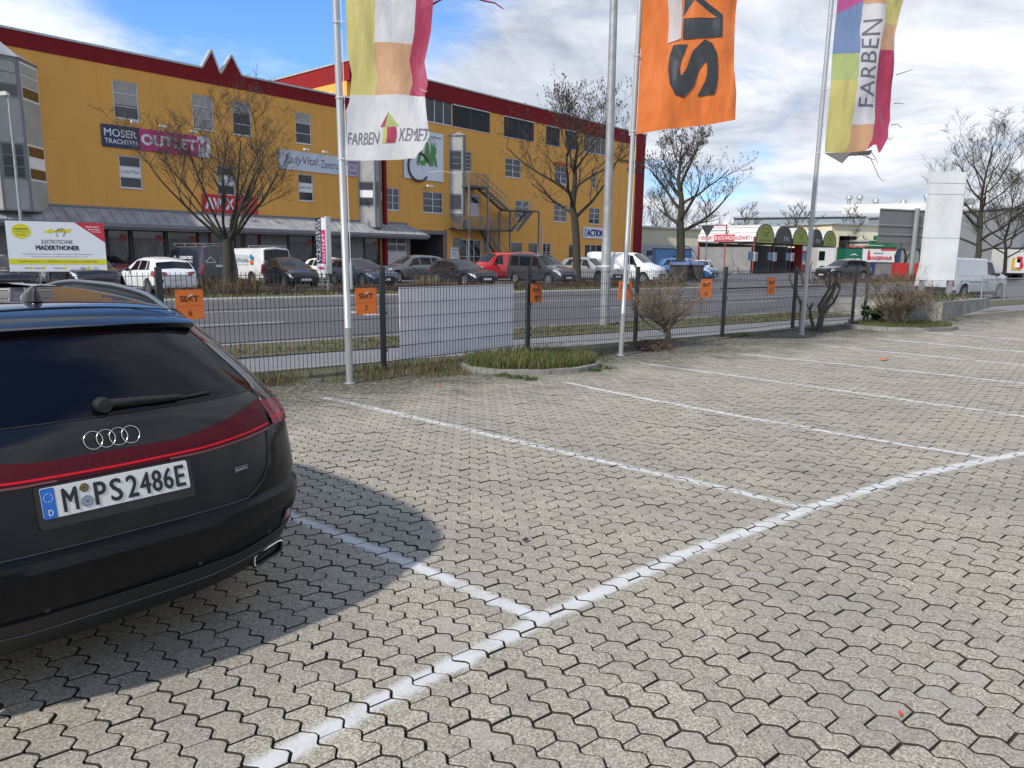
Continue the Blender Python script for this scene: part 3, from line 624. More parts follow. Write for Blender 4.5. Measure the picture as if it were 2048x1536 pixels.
strand(fl1, [(838, 325, 0), (848, 340, -.03), (858, 346, -.02), (880, 342, 0), (905, 346, .03), (912, 344, .03)], d1, .006, cw)
strand(fl1, [(850, 262, 0), (862, 285, 0), (868, 292, .02), (874, 297, .02)], d1, .012, cw); strand(fl1, [(855, 268, 0), (866, 280, 0), (876, 290, .02)], d1, .012, cw)
strand(fl1, [(846, 20, 0), (900, -12, 0), (945, -5, 0), (970, 2, .0), (990, 6, .02), (1000, 13, .03), (1007, 18, .02)], d1, .014, ccr); strand(fl1, [(848, 182, -.03), (842, 178, -.05), (850, 184, -.06), (855, 182, -.06)], d1, .006, cw)
# flag 2: orange
d2 = gp2[1]; zt2, zb2 = zpx(-330, d2, 1370), zpx(256, d2, 1370)
F2 = Flag((0, d2-.02, 0), d2, zt2, zb2, outline([(1285, -330), (1275, 0), (1269, 110), (1263, 200), (1258, 256)], d2, zt2, zb2), outline([(1482, -330), (1475, 0), (1470, 80), (1468, 150), (1473, 200), (1470, 256)], d2, zt2, zb2), .12, 8,
    bottom=lambda u: (-.13+.27*u)*1.0)
v2 = lambda y: (zt2-zpx(y, d2, 1370))/(zt2-zb2)
fl2 = tag(F2.cloth('flag', [cor, cw], lambda u, v: 1 if u < .022 else 0, 110, 200), 'large orange flag with black lettering turned on its side', 'flag')
F2.letters(fl2, [('S', .335, .835, v2(83), v2(197), 90, .045, 0, 1), ('X', .44, .86, v2(-120), v2(2), 90, .06, 0, 1), ('T', .44, .86, v2(-230), v2(-122), 90, .06, 0, 1)], cbk, 'lettering', -.014)
F2.letters(fl2, [([(0, 0), (0, .58), (.0, 1), (.42, 1), (.42, .58), (1, .58), (1, 0)], .47, .86, v2(-2), v2(80), 0, 0, 0, 1)], cbk, 'lettering', -.012)
F2.letters(fl2, [([(0, 0), (1, 0), (.32, 1)], .455, .80, v2(3), v2(39), 0, 0, 0, 1)], cor, 'triangle_mark', -.019)
F2.letters(fl2, [([(.40, 0), (.98, .06), (1, .35), (.97, .6), (.85, .85), (.7, 1.25), (-.05, 1.25), (-.05, .84), (.1, .80), (.28, .70), (.38, .5), (.42, .3)], .235, .455, v2(-40), v2(86), 0, 0, 0, 1)], cw, 'swoosh_mark', -.016)
# flag 3: patchwork
d3 = gp3[1]; zt3, zb3 = zpx(-160, d3, 1720), zpx(306, d3, 1720)
F3 = Flag((0, d3-.03, 0), d3, zt3, zb3, outline([(1684, -160), (1673, 0), (1664, 110), (1655, 230), (1648, 306)], d3, zt3, zb3), outline([(1830, -160), (1808, 0), (1793, 60), (1788, 110), (1787, 240), (1776, 280), (1757, 306)], d3, zt3, zb3), .125, 21)
v3 = lambda y: (zt3-zpx(y, d3, 1720))/(zt3-zb3)
b3 = [v3(y) for y in (8, 30, 108, 160, 248, 45, 100)]
def f3c(u, v):
    if v > .985-.02*math.sin(u*17) and u > .62: return -1
    if u < .40 - .02*math.sin(v*9):
        return 6 if v < b3[1]-u*.15 else 5 if v < b3[2] else 4 if v < b3[3] else 1
    if u < .74:
        return 2 if v < b3[0] or v > b3[4] else 0
    return 1 if v < b3[5] else 2 if v < b3[6] else 3
fl3 = tag(F3.cloth('flag', [cw, cy, cpe, ccr, cgr, cbl, cmg], f3c, 80, 140), 'frayed patchwork flag of blue, green, yellow and crimson with upright lettering', 'flag')
F3.letters(fl3, [('FARBEN', .44, .70, v3(40), v3(214), 90, .0, .0, 1.05)], cink)
mb = MB(); v = [D(1648, 306, d3), D(1700, 305, d3-.1), D(1745, 300, d3), D(1740, 310, d3+.1), D(1698, 312, d3+.1), D(1684, 327, d3)]
mb.add(v, [(0, 1, 4, 5), (1, 2, 3, 4)]); mb.build('torn_hem', cgy, fl3)
for pts_ in ([(1740, 300, 0), (1748, 312, 0), (1752, 318, .02), (1756, 326, .02)], [(1730, 308, 0), (1742, 318, 0), (1757, 352, .02), (1765, 362, .03), (1771, 359, .03)], [(1782, 250, 0), (1795, 248, 0), (1803, 256, .02)], [(1776, 275, 0), (1780, 280, 0), (1788, 271, .03)], [(1792, 150, 0), (1810, 144, 0), (1825, 139, .03)], [(1788, 207, 0), (1800, 206, .02), (1808, 208, .02)], [(1720, 308, 0), (1738, 316, 0), (1750, 320, 0)]):
    strand(fl3, pts_, d3, .009, M('thread', (.1, .08, .1), .8))
for fl, gp, rot, ys, dp, xs in ((fl1, gp1, P1, (45, 195, 318), d1, 695), (fl2, gp2, P2, (110, 262), d2, 1264), (fl3, gp3, P3, (30, 105, 178, 245, 305), d3, 1655)):
    for y in ys:
        z = zpx(y, dp, xs); xp = gp[0]+math.tan(rot.rotation_euler[1])*z
        u0 = (F1 if fl is fl1 else F2 if fl is fl2 else F3); vv_ = (u0.zt-z)/(u0.zt-u0.zb); e_ = u0.P(0.005, min(1, vv_))
        mb = MB(); mb.tube([(xp, dp-.055, z-.01), (xp+.045, dp-.05, z), (e_[0], e_[1], e_[2])], .004, 5); mb.tube([(xp+.05*math.cos(a), dp+.05*math.sin(a), z-.01) for a in np.linspace(0, 6.28, 13)], .004, 5, cap=False); mb.build('clip', white, fl)
# ------------------------------------------------------------------ pruned shrubs and brush
bark1 = M('pruned_bark', (.17, .13, .09), .9, var=.35, scale=12); bark2 = M('grey_bark', (.085, .07, .052), .9, var=.35, scale=9, bump=.5, bscale=20)
def shrub(name, base, label, cat, h, spread, stems, m, seed, r0_=.012, levels=3, group=None, leaf=None, kids=(4, 7), bend=.5, trunk=0, tr=.05):
    r = random.Random(seed); mb = MB(); lf = MB()
    def br(p, d, L, rad, lev):
        n = 4; pts = [p]; q = Vector(p); dd = Vector(d)
        for i in range(n):
            dd = (dd+Vector((r.gauss(0, .16), r.gauss(0, .16), r.gauss(.03, .12)))*bend).normalized(); q = q+dd*L/n; pts.append(q.copy())
        mb.tube(pts, [rad*(1-.55*i/n) for i in range(n+1)], 4 if lev else 6, cap=True)
        if leaf and lev >= levels-1:
            for _ in range(leaf[1]):
                c_ = pts[r.randint(1, n)]; a = r.uniform(0, 6.28); s_ = leaf[2]*r.uniform(.6, 1.3); u_ = Vector((math.cos(a), math.sin(a), r.uniform(-.5, .7)))*s_; w_ = Vector((-math.sin(a), math.cos(a), r.uniform(-.5, .5)))*s_*.45
                lf.add([c_, c_+u_*.5+w_, c_+u_, c_+u_*.5-w_], [(0, 1, 2, 3)], r.randrange(len(leaf[0])))
        if lev < levels:
            for _ in range(r.randint(*kids)):
                i = r.randint(1, n); a = r.uniform(0, 6.28); nd = (dd*.8+Vector((math.cos(a), math.sin(a), r.uniform(-.1, .6)))*.8).normalized()
                br(pts[i], nd, L*r.uniform(.35, .62), rad*.55, lev+1)
    if trunk:
        mb.tube([(0, 0, -.05), (.02, 0, trunk*.5), (0, .02, trunk)], [tr*1.3, tr, tr*.9], 8)
    for i in range(stems):
        a = r.uniform(0, 6.28); k = r.uniform(.15, 1)*spread; d = Vector((math.cos(a)*k, math.sin(a)*k, r.uniform(.7, 1.1))).normalized()
        rr = spread*.18 if not trunk else .03
        br(Vector((math.cos(a)*rr*r.random(), math.sin(a)*rr*r.random(), trunk*r.uniform(.5, 1) if trunk else 0)), d, (h-trunk)*r.uniform(.6, 1), r0_, 0)
    t_ = thing(name, label, cat, base, 0, group); mb.build('branches', m, t_, 60)
    if leaf: lf.build('foliage', list(leaf[0]), t_)
    return t_
sb = G(1333, 694); shrub('pruned_shrub', sb, 'dense bare pruned shrub in front of the fence below sign 10', 'shrub', 1.40, .95, 30, bark1, 5, .013, 3, kids=(3, 6), bend=1.5, trunk=.40, tr=.065)
tw = MB()
for _ in range(420):
    p = G(1300+random.gauss(0, 22), 698+random.gauss(0, 3.5)); a = random.uniform(0, 6.28); L = random.uniform(.05, .2); z = random.uniform(.01, .12)
    tw.tube([(p[0], p[1], z), (p[0]+math.cos(a)*L, p[1]+math.sin(a)*L, z+random.uniform(-.03, .08))], .005, 3)
tag(tw.build('cuttings', M('cuttings', (.12, .075, .05), .9, var=.4)), 'heap of dry brown cuttings at the foot of the pruned shrub', 'cuttings', kind='stuff')
def stump(px, py, pts_list, label, seed):
    b_ = G(px, py); t_ = thing('pruned_stump', label, 'shrub', b_, 0); mb = MB(); r = random.Random(seed)
    for P in pts_list:
        pts = [Vector(p)+Vector((r.gauss(0, .015), r.gauss(0, .015), 0)) for p, _ in P]; mb.tube(pts, [x for _, x in P], 7)
        for k in range(7):
            i = r.randint(1, len(pts)-1); a = r.uniform(0, 6.28); L = r.uniform(.06, .2); mb.tube([pts[i], pts[i]+Vector((math.cos(a)*L*.6, math.sin(a)*L*.3, L))], [.018, .012], 5)
    mb.build('branches', bark2, t_, 60); return t_
stump(1637, 663, [[((0, 0, -.05), .085), ((.05, 0, .3), .07), ((.10, .0, .62), .06), ((.26, .05, .95), .045), ((.33, .0, 1.25), .035)], [((.08, 0, .3), .05), ((.02, .05, .6), .045), ((.16, .0, 1.0), .035), ((.2, .1, 1.35), .02)], [((-.05, 0, -.05), .05), ((-.18, 0, .25), .04), ((-.22, .05, .5), .025)], [((.12, 0, .5), .04), ((.35, .1, .7), .03), ((.42, .0, 1.0), .02)]],
      'gnarled cut-back shrub with thick grey stems right of the third flagpole', 3)
stump(1612, 655, [[((.0, .3, 0), .05), ((-.05, .3, .45), .045), ((.02, .3, .9), .035), ((-.12, .3, 1.3), .02)], [((-.02, .3, .5), .04), ((-.22, .3, .85), .03), ((-.42, .3, 1.2), .018)], [((0, .3, .7), .03), ((.08, .3, 1.1), .025), ((.1, .3, 1.5), .012)]],
      'thin crooked cut-back stems half hidden behind the third flagpole', 9)
leafb = (M('bud_brown', (.13, .095, .05), .8), M('bud_olive', (.15, .13, .06), .8), M('bud_rust', (.15, .08, .04), .8))
shrub('bushy_shrub', G(1795, 657)+np.array([0, .0, .08]), 'bushy brown budding shrub in the kerbed bed left of the white pylon', 'shrub', 1.02, .9, 40, M('shrub_wood', (.17, .125, .085), .9, var=.3), 31, .009, 3, leaf=(leafb, 2, .026), kids=(3, 5), bend=.7)
shrub('thorn_bush', G(1868, 652)+np.array([0, 0, .05]), 'small leggy bush between the big shrub and the concrete wall', 'shrub', .75, .8, 9, bark1, 12, .008, 2, leaf=(leafb, 2, .03), kids=(3, 5))
shrub('evergreen_tuft', G(1745, 652)+np.array([0, 0, .05]), 'dark green leafy tuft behind the end post of the fence', 'plant', .42, .7, 9, M('tuft_wood', (.05, .06, .03), .9), 14, .006, 2, leaf=((g7, g1), 6, .07), kids=(3, 5))
# ------------------------------------------------------------------ retaining wall, white pylon, chain-link fence
w0 = G(1884, 642); w1 = G(1981, 615); wd_ = (w1-w0)[:2]; L = float(np.linalg.norm(wd_)); wa = math.atan2(wd_[1], wd_[0])
t_ = thing('low_wall', 'low weathered concrete retaining wall under the white pylon', 'wall', w0, wa)
mb = MB(); mb.add([(0, 0, -.1), (L, 0, -.1), (L, 3.2, -.1), (-.0, 3.2, -.1), (.12, .06, .52), (L, .05, .34), (L, 3.0, .34), (.12, 3.0, .52)], [(3, 2, 1, 0), (0, 1, 5, 4), (1, 2, 6, 5), (2, 3, 7, 6), (3, 0, 4, 7), (4, 5, 6, 7)]); mb.build('wall_block', conc, t_)
mb = MB(); mb.box(-2.6, -.1, .9, 1.1, -.1, .5); mb.build('wall_block', conc, t_)
evp = []
for _ in range(900):
    u_ = random.random(); x_, y_ = .3+u_*(L-.5), random.uniform(.2, 2.6); evp.append((w0[0]+x_*math.cos(wa)-y_*math.sin(wa), w0[1]+x_*math.sin(wa)+y_*math.cos(wa), .34+.18*(1-u_)))
blades(evp, .06, .3, .02, [g7, g5, g4, g1], 'ground_cover', 'dark creeping plants on top of the low concrete wall', .9)
ty = 27.4; tp = [D(x, 600, ty) for x in (1851, 1905)]; z0p, z1p = float(D(1880, 561, ty)[2]), float(D(1895, 343, ty)[2])
xa, xb = D(1841, 560, ty)[0], D(1911, 565, ty)[0]
t_ = thing('white_pylon', 'tall blank white advertising pylon above the low wall', 'pylon', (xa, ty, 0), R_(3)); W = float(xb-xa); q3 = [z0p, z0p+(z1p-z0p)*.395, z0p+(z1p-z0p)*.795, z0p+(z1p-z0p)*.895, z1p]
pw = M('pylon_white', (.66, .68, .68), .4, var=.14, scale=1.2)
for a, b in zip(q3[:-1], q3[1:]): mb = MB(); mb.box(0, W, 0, .17, a+.008, b-.008); mb.build('panel', pw, t_)
mb = MB(); mb.box(.02, W-.02, .02, .16, z0p, z1p-.02); mb.box(W-.004, W+.02, .0, .18, z0p, z1p); mb.build('frame', M('pylon_edge', (.25, .26, .27), .5), t_)
for x in (.05, W-.2): mb = MB(); mb.box(x, x+.15, .03, .15, -.1, z0p+.05); mb.build('leg', steel, t_)
cA = G(1961, 602); cl = thing('chain_link_fence', 'galvanised chain-link fence with top rail beside the white van', 'fence', cA, 0)
cdv = np.array([math.sin(R_(52)), math.cos(R_(52))]); NP = 9; CL = 2.6*NP
for k in range(NP+1):
    mb = MB(); p = cdv*2.6*k; mb.tube([(p[0], p[1], -.1), (p[0], p[1], 1.02)], .035 if k == 0 else .025, 10); mb.lathe([(0, 1.05), (.04, 1.03), (.04, 1.0)], 8, 'z', (p[0], p[1], 0)); mb.build('post', steel, cl)
mb = MB(); e = cdv*CL; mb.tube([(0, 0, .93), (e[0], e[1], .93)], .018, 6); mb.tube([(0, 0, .12), (e[0], e[1], .12)], .004, 4); mb.build('top_rail', steel, cl)
mb = MB(); stp = .075; nz = int(.8/stp)
for k in range(int(CL/stp)):
    s0 = k*stp
    for dirn in (1, -1):
        a = s0 if dirn > 0 else s0+.8; b = a+.8*dirn
        if not (0 <= b <= CL): continue
        mb.bar((cdv[0]*a, cdv[1]*a, .12), (cdv[0]*b, cdv[1]*b, .92), .004, .004)
mb.build('wire_mesh', steel, cl)
# ------------------------------------------------------------------ the dark estate car in the foreground
carp = M('paint_near_black', (.0045, .0055, .0075), .42, 0, .12, 2.5, coat=1., spec=.12); carp.node_tree.nodes['Principled BSDF'].inputs['Coat IOR'].default_value = 1.46; _q = NT(carp.node_tree); _g = _q.n('ShaderNodeTexCoord').outputs['Object']; _s = _q.n('ShaderNodeSeparateXYZ'); _q.l(_g, _s.inputs[0])
_d = _q.math('SUBTRACT', 1.0, _q.ramp(_q.math('ADD', _s.outputs[2], _q.math('MULTIPLY', _q.noise(_g, 3, 5, .6), .35)), .75, 1.35)); _q.l(_q.math('ADD', .02, _q.math('MULTIPLY', _d, .09)), carp.node_tree.nodes['Principled BSDF'].inputs['Coat Roughness']); _q.l(_q.math('SUBTRACT', 1.0, _q.math('MULTIPLY', _d, .78)), carp.node_tree.nodes['Principled BSDF'].inputs['Coat Weight'])
lowp = M('bumper_plastic', (.011, .012, .013), .5, 0, .2, 6); AY = 0.8420077
TB = [  # z, rear y, half width, rear depth, exponent, front y
 (.20, .20, .76, .45, 3, 4.60), (.24, .12, .81, .48, 3, 4.68), (.30, .055, .845, .5, 3, 4.72), (.38, .005, .875, .52, 3, 4.75), (.46, -.045, .885, .54, 3, 4.76), (.55, -.085, .898, .55, 3, 4.75), (.60, -.10, .905, .56, 3, 4.73),
 (.635, -.088, .91, .56, 3, 4.72), (.655, -.04, .914, .56, 3, 4.71), (.70, -.028, .928, .55, 3, 4.70), (.76, -.014, .925, .54, 3, 4.66), (.83, .004, .922, .53, 3, 4.55), (.88, .014, .918, .52, 3, 4.38), (.93, .026, .912, .52, 3, 4.1), (.98, .040, .90, .52, 2.9, 3.75),
 (1.03, .056, .88, .52, 2.8, 3.42), (1.07, .078, .855, .52, 2.7, 3.28), (1.12, .112, .825, .54, 2.7, 3.18), (1.20, .185, .775, .56, 2.7, 3.03), (1.28, .265, .725, .58, 2.7, 2.85), (1.35, .345, .675, .60, 2.7, 2.72), (1.395, .385, .640, .60, 2.7, 2.62), (1.425, .43, .618, .62, 2.7, 2.55), (1.448, .52, .592, .62, 2.6, 2.48), (1.470, .68, .56, .62, 2.5, 2.42), (1.488, .90, .51, .6, 2.4, 2.36), (1.502, 1.15, .43, .55, 2.3, 2.28), (1.512, 1.4, .33, .45, 2.2, 2.2), (1.518, 1.65, .18, .25, 2, 2.1)]
TBA = np.array(TB)
def arow(z): return [np.interp(z, TBA[:, 0], TBA[:, i]) for i in range(1, 6)]
def APt(z, phi, side=1, off=0.):
    """phi 0 = rear centre, pi/2 = flank at the rear end of the side"""
    yr, w_, dd, n_, yf = arow(z); s_, c_ = max(0, math.sin(phi)), max(0, math.cos(phi))
    x = w_*s_**(2/n_); y = yr+dd*(1-c_**(2/n_)); x -= 0
    if off:
        nx, ny = (s_**(2-2/n_))/max(w_, .1)*1.0, -(c_**(2-2/n_))/max(dd, .1)
        L_ = math.hypot(nx, ny) or 1; x += nx/L_*off; y += ny/L_*off
    return (side*x, y, z)
def phi_of(z, x): yr, w_, dd, n_, yf = arow(z); return math.asin(min(1, (x/w_))**(n_/2))
def ARing(z):
    yr, w_, dd, n_, yf = arow(z); P = []; NQ = 22
    for i in range(NQ+1): P.append(APt(z, (i/NQ)*math.pi/2)[:2])
    ys = yr+dd; fD = .75 if z < 1.0 else .6; ye = yf-fD
    for k in range(1, 30):
        y = ys+(ye-ys)*k/30; P.append((w_*(1-.03*max(0, (y-3.4))**1.5/3), y))
    wf = P[-1][0]
    for i in range(NQ+1):
        a = (i/NQ)*math.pi/2; P.append((wf*max(0, math.cos(a))**(2/2.4), ye+fD*max(0, math.sin(a))**(2/2.4)))
    full = [(x, y, z) for x, y in P]+[(-x, y, z) for x, y in P[::-1][1:-1]]
    return full
oc = np.array([-1.48633343, 2.65529191, 0])
audi = thing('parked_estate_car', 'very dark parked estate car seen from behind in the left foreground', 'car', oc, AY)
zs = sorted(set(list(TBA[:, 0])+[.27, .34, .42, .505, .9, .955, 1.005, 1.095, 1.16, 1.24, 1.315, 1.375]))
mb = MB(); rings = [ARing(z) for z in zs]; mb.grid(rings, wrap=True)
nr_ = len(rings[0]); mb.f.append(tuple((len(rings)-1)*nr_+k for k in range(nr_))); mb.f.append(tuple(range(nr_-1, -1, -1))); mb.m += [0, 0]
body = mb.build('body', carp, audi, 35, fixn=True)
def bool_cut(o, cutters):
    for ct in cutters:
        md = o.modifiers.new('b', 'BOOLEAN'); md.operation = 'DIFFERENCE'; md.solver = 'EXACT'; md.object = ct
    dg = bpy.context.evaluated_depsgraph_get(); me = bpy.data.meshes.new_from_object(o.evaluated_get(dg)); o.modifiers.clear(); o.data = me
    me.polygons.foreach_set('use_smooth', [True]*len(me.polygons)); me.set_sharp_from_angle(angle=R_(35))
    for ct in cutters: bpy.data.objects.remove(ct)
WA = (.93, 3.83); cut = []
for y in WA:
    for sd in (-1, 1):
        c_ = MB(); c_.lathe([(0, sd*.58), (.375, sd*.58), (.375, sd*1.1), (0, sd*1.1)], 40, 'x', (0, y, .335)); cut.append(c_.build('cutter', black, audi, fixn=True))
c_ = MB(); c_.box(.56, .80, -.3, .42, .255, .335); bpy.context.view_layer.update(); bool_cut(body, cut)
def wheel_mesh(R, W, rr, spokes=10):
    tb = MB(); tb.lathe([(rr, -W/2), (R*.93, -W/2), (R, -W*.36), (R, W*.36), (R*.93, W/2), (rr, W/2), (rr, -W/2)], 32, 'x')
    rb = MB(); rb.lathe([(rr, -W/2+.01), (rr, W/2-.01), (rr*.93, W/2-.015), (rr*.90, W*.12), (0, W*.05)], 32, 'x'); rb.lathe([(0, W*.42), (rr*.18, W*.42), (rr*.2, W*.2)], 16, 'x')
    for k in range(spokes):
        a = 2*math.pi*k/spokes; c_, s_ = math.cos(a), math.sin(a); rb.bar((W*.38, rr*.15*c_, rr*.15*s_), (W*.40, rr*.94*c_, rr*.94*s_), .035*R/.33, .03, up=(1, 0, 0))
    return tb.mesh('tyre', rubber, 40), rb.mesh('rim', [alloy], 30)
WM = {}
def wheel(parent, x, y, R, W=.22, side=1):
    k = (round(R, 3), W)
    if k not in WM: WM[k] = wheel_mesh(R, W, R*.70)
    t_, r_ = WM[k]; o = bpy.data.objects.new('wheel', t_); C.objects.link(o); o.parent = parent; o.location = (x, y, R); o.rotation_euler = (0, 0, 0 if side > 0 else math.pi)
    r = bpy.data.objects.new('rim', r_); C.objects.link(r); r.parent = o; return o
for y in WA:
    for sd in (-1, 1): wheel(audi, sd*.80, y, .335, .235, sd)
def apatch(name, quads, m, off=.004, nu=26, nv=5, parent=audi, smooth=True, mirror=True, thick=0):
    """quads: list of (x0,x1, zlo(x), zhi(x)) functions on the shell; x measured sideways"""
    mb = MB()
    for x0, x1, zl, zh in quads:
        for sd in ((1, -1) if mirror else (1,)):
            P = []
            for j in range(nv+1):
                row = []
                for i in range(nu+1):
                    x = x0+(x1-x0)*i/nu; a, b = zl(x), zh(x); z = a+(b-a)*j/nv
                    if x >= 0: row.append(APt(z, phi_of(z, x), sd, off))
                    else: row.append(APt(z, phi_of(z, -x), -sd, off))
                P.append(row)
            mb.grid(P)
    return mb.build(name, m, parent, smooth, fixn=False)
def aphi(name, f0, f1, zl, zh, m, off=.004, nu=20, nv=5, sides=(1, -1), parent=audi):
    mb = MB()
    for sd in sides:
        mb.grid([[APt(zl(f)+(zh(f)-zl(f))*j/nv, f, sd, off) for f in np.linspace(f0, f1, nu+1)] for j in range(nv+1)])
    return mb.build(name, m, parent, True)
K = lambda v: (lambda x: v)
rg = M('tinted_rear_glass', (.003, .0035, .006), .04, spec=.28, var=.0)
# rear screen, its dusty lower band
def edge_z(x): return 1.375 if abs(x) < .50 else 1.375-(abs(x)-.50)*1.70
mb = MB()
def xg(z): return float(np.interp(z, [1.085, 1.10, 1.16, 1.25, 1.33, 1.375], [.665, .672, .638, .575, .52, .49]))
for sd in (1, -1):
    mb.grid([[APt(z, phi_of(z, xg(z)*k/24), sd, .004) for k in range(25)] for z in np.linspace(1.085+.0, 1.375, 16)])
mb.build('rear_window', rg, audi, True)
mb = MB()
for sd in (1, -1): mb.grid([[APt(z, phi_of(z, xg(z)+.001+(.022)*k/3), sd, .008) for k in range(4)] for z in np.linspace(1.085, 1.40, 16)])
mb.build('window_seal', M('gloss_black', (.008, .008, .009), .1, coat=1), audi, True)
# spoiler lip
mb = MB(); n = 24; xs_ = np.linspace(-.53, .53, 2*n+1); P = []
for x in xs_:
    k = abs(x)/.53; yb = .345+.10*k**2.6; zt_ = 1.405-.022*k**3; P.append([(x, yb+.30, 1.459-.05*k**2), (x, yb+.16, 1.436-.03*k**2), (x, yb+.03, zt_+.008), (x, yb, zt_-.004), (x, yb+.012, zt_-.026), (x, yb+.12, zt_-.05)])
mb.grid(P); mb.build('roof_spoiler', carp, audi, 50)
mb = MB(); mb.grid([[(x, .355+.10*(abs(x)/.53)**2.6+k*.012, 1.373-k*.006-.02*(abs(x)/.53)**2) for k in range(2)] for x in np.linspace(-.3, .3, 21)]); mb.build('brake_light', redl, audi)
# light bar
bz0 = lambda x: .882+.045*max(0, (x-.30)/.5)**1.5; bz1 = lambda x: .958+.082*max(0, (x-.22)/.42)**1.5 if x < .66 else 1.04
darkred = M('dark_red_lens', (.085, .0015, .010), .18, spec=.12, coat=.12)
apatch('tail_light_bar', [(0, .685, bz0, bz1)], darkred, .006, 40, 6)
f_t = phi_of(.96, .70)
zlo = lambda f: .925-.012*(f-f_t)*2; zhi = lambda f: 1.036-.05*(f-f_t)
aphi('tail_light', f_t+.015, 1.44, zlo, zhi, M('side_red_lens', (.22, .006, .022), .12, spec=.2, coat=.25), .008)
apatch('light_strip', [(0, .685, lambda x: bz0(x)+.014+.012*x, lambda x: bz0(x)+.022+.012*x)], M('bright_red_lens', (.75, .008, .02), .3, spec=.2), .0095, 40, 1)
aphi('light_strip', f_t+.015, 1.43, lambda f: .950, lambda f: .957, M('bright_red_lens', (.75, .012, .03)), .0115)
apatch('light_strip', [(.2, .685, lambda x: bz0(x)+.001, lambda x: bz0(x)+.009)], M('pale_red_lens', (.16, .03, .035), .2, coat=.3), .0095, 30, 1)
mb = MB()
for sd in (1, -1):
    for k in range(16): x = .02+k*.034; z = bz0(x)+.045; mb.box(sd*x-.003, sd*x+.001, APt(z, phi_of(z, x))[1]-.0085, APt(z, phi_of(z, x))[1]-.0062, z-.003, z+.009)
mb.build('light_element', M('dim_red', (.16, .006, .02), .3), audi)
# gate gap lines
def gap(name, path, wd=.006, off=.0022):
    mb = MB()
    for sd in (1, -1):
        L_ = []
        for (x, z) in path: L_.append(APt(z, phi_of(z, min(x, arow(z)[1]*.999)), sd, off))
        mb.tube(L_, wd/2, 4)
    return mb.build(name, black, audi)
gap('panel_gap', [(x, .652) for x in np.linspace(0, .50, 14)]+[(.54, .665), (.60, .70), (.645, .76), (.665, .83), (.672, .90), (.675, .925)], .009)
gap('panel_gap', [(.695, z) for z in np.linspace(.92, 1.045, 7)]+[(.688, 1.06), (.675, 1.085)], .008)
gap('panel_gap', [(x, 1.082) for x in np.linspace(0, .67, 16)], .006)
mb = MB(); mb.tube([(x, .60-.06*(abs(x)/.5)**2, 1.4605+.0015-.030*(abs(x)/.52)**2) for x in np.linspace(-.50, .50, 31)], .003, 4); mb.build('roof_gap', black, audi)
# bumper crease, lower valance, reflector, exhaust
apatch('lower_valance', [(0, .80, K(.225), lambda x: .40+.055*max(0, (x-.45)/.35))], lowp, .006, 30, 5)
gap('panel_gap', [(x, .405+.055*max(0, (x-.45)/.35)) for x in np.linspace(0, .80, 20)], .006, .008)
gap('scratch', [(x, .335+.04*max(0, (x-.35)/.4)) for x in np.linspace(0, .74, 20)], .0035, .008).data.materials[0] = M('scratch_grey', (.13, .13, .135), .5)
apatch('reflector_recess', [(.700, .80, K(.425), K(.545))], black, .0035, 8, 4)
apatch('reflector', [(.708, .752, K(.480), K(.535))], redl, .009, 6, 3)
for sd in (1, -1):
    t2 = MB(); n = 30
    def rr(w_, h_, r, a): # superellipse opening
        return (w_*math.copysign(abs(math.cos(a))**.45, math.cos(a)), h_*math.copysign(abs(math.sin(a))**.45, math.sin(a)))
    ex_c = (sd*.664, .318)
    def ring(sw, sh_, y): return [(ex_c[0]+rr(sw, sh_, 0, 2*math.pi*k/n)[0]+0*y, y+.05+.22*(abs(ex_c[0]+rr(sw, sh_, 0, 2*math.pi*k/n)[0])-.6), ex_c[1]+rr(sw, sh_, 0, 2*math.pi*k/n)[1]+(abs(ex_c[0]+rr(sw, sh_, 0, 2*math.pi*k/n)[0])-.672)*.16) for k in range(n)]
    t2.grid([ring(.084, .031, .06), ring(.086, .033, .047), ring(.081, .0285, .045), ring(.079, .027, .06)], wrap=True); t2.build('exhaust_trim', chrome, audi, 40)
    t2 = MB(); t2.add(ring(.080, .028, .075), [tuple(range(n))]); t2.build('exhaust_opening', black, audi)
    t2 = MB(); t2.grid([ring(.09, .036, .10), ring(.094, .041, .056), ring(.086, .033, .052)], wrap=True); t2.build('exhaust_surround', lowp, audi, 40)
# parking sensors
mb = MB()
for x, z in ((.28, .43), (-.28, .43), (.62, .46), (-.62, .46)):
    p = APt(z, phi_of(z, abs(x)), math.copysign(1, x), .001); mb.lathe([(0, -.002), (.009, -.002), (.0105, .001)], 14, 'y', p)
mb.build('parking_sensor', M('sensor', (.02, .021, .023), .5), audi)
# number plate
TILT = .2297
def on_plate(x, z, out=.0):            # plate plane, z relative to the plate centre
    return (x, z*math.sin(TILT)-out*math.cos(TILT), .8191+z*math.cos(TILT)+out*math.sin(TILT)*-1)
def pbox(mb, x0, x1, z0, z1, o0, o1, mi=0):
    v = [on_plate(x, z, o) for x in (x0, x1) for o in (o1, o0) for z in (z0, z1)]; mb.add(v, [(0, 1, 3, 2), (4, 6, 7, 5), (0, 4, 5, 1), (2, 3, 7, 6), (0, 2, 6, 4), (1, 5, 7, 3)], mi)
def rpoly(x0, x1, z0, z1, r, n=5):
    o = []
    for cx, cz, a0 in ((x1-r, z1-r, 0), (x0+r, z1-r, 90), (x0+r, z0+r, 180), (x1-r, z0+r, 270)):
        for k in range(n+1): a = R_(a0+90*k/n); o.append((cx+r*math.cos(a), cz+r*math.sin(a)))
    return o
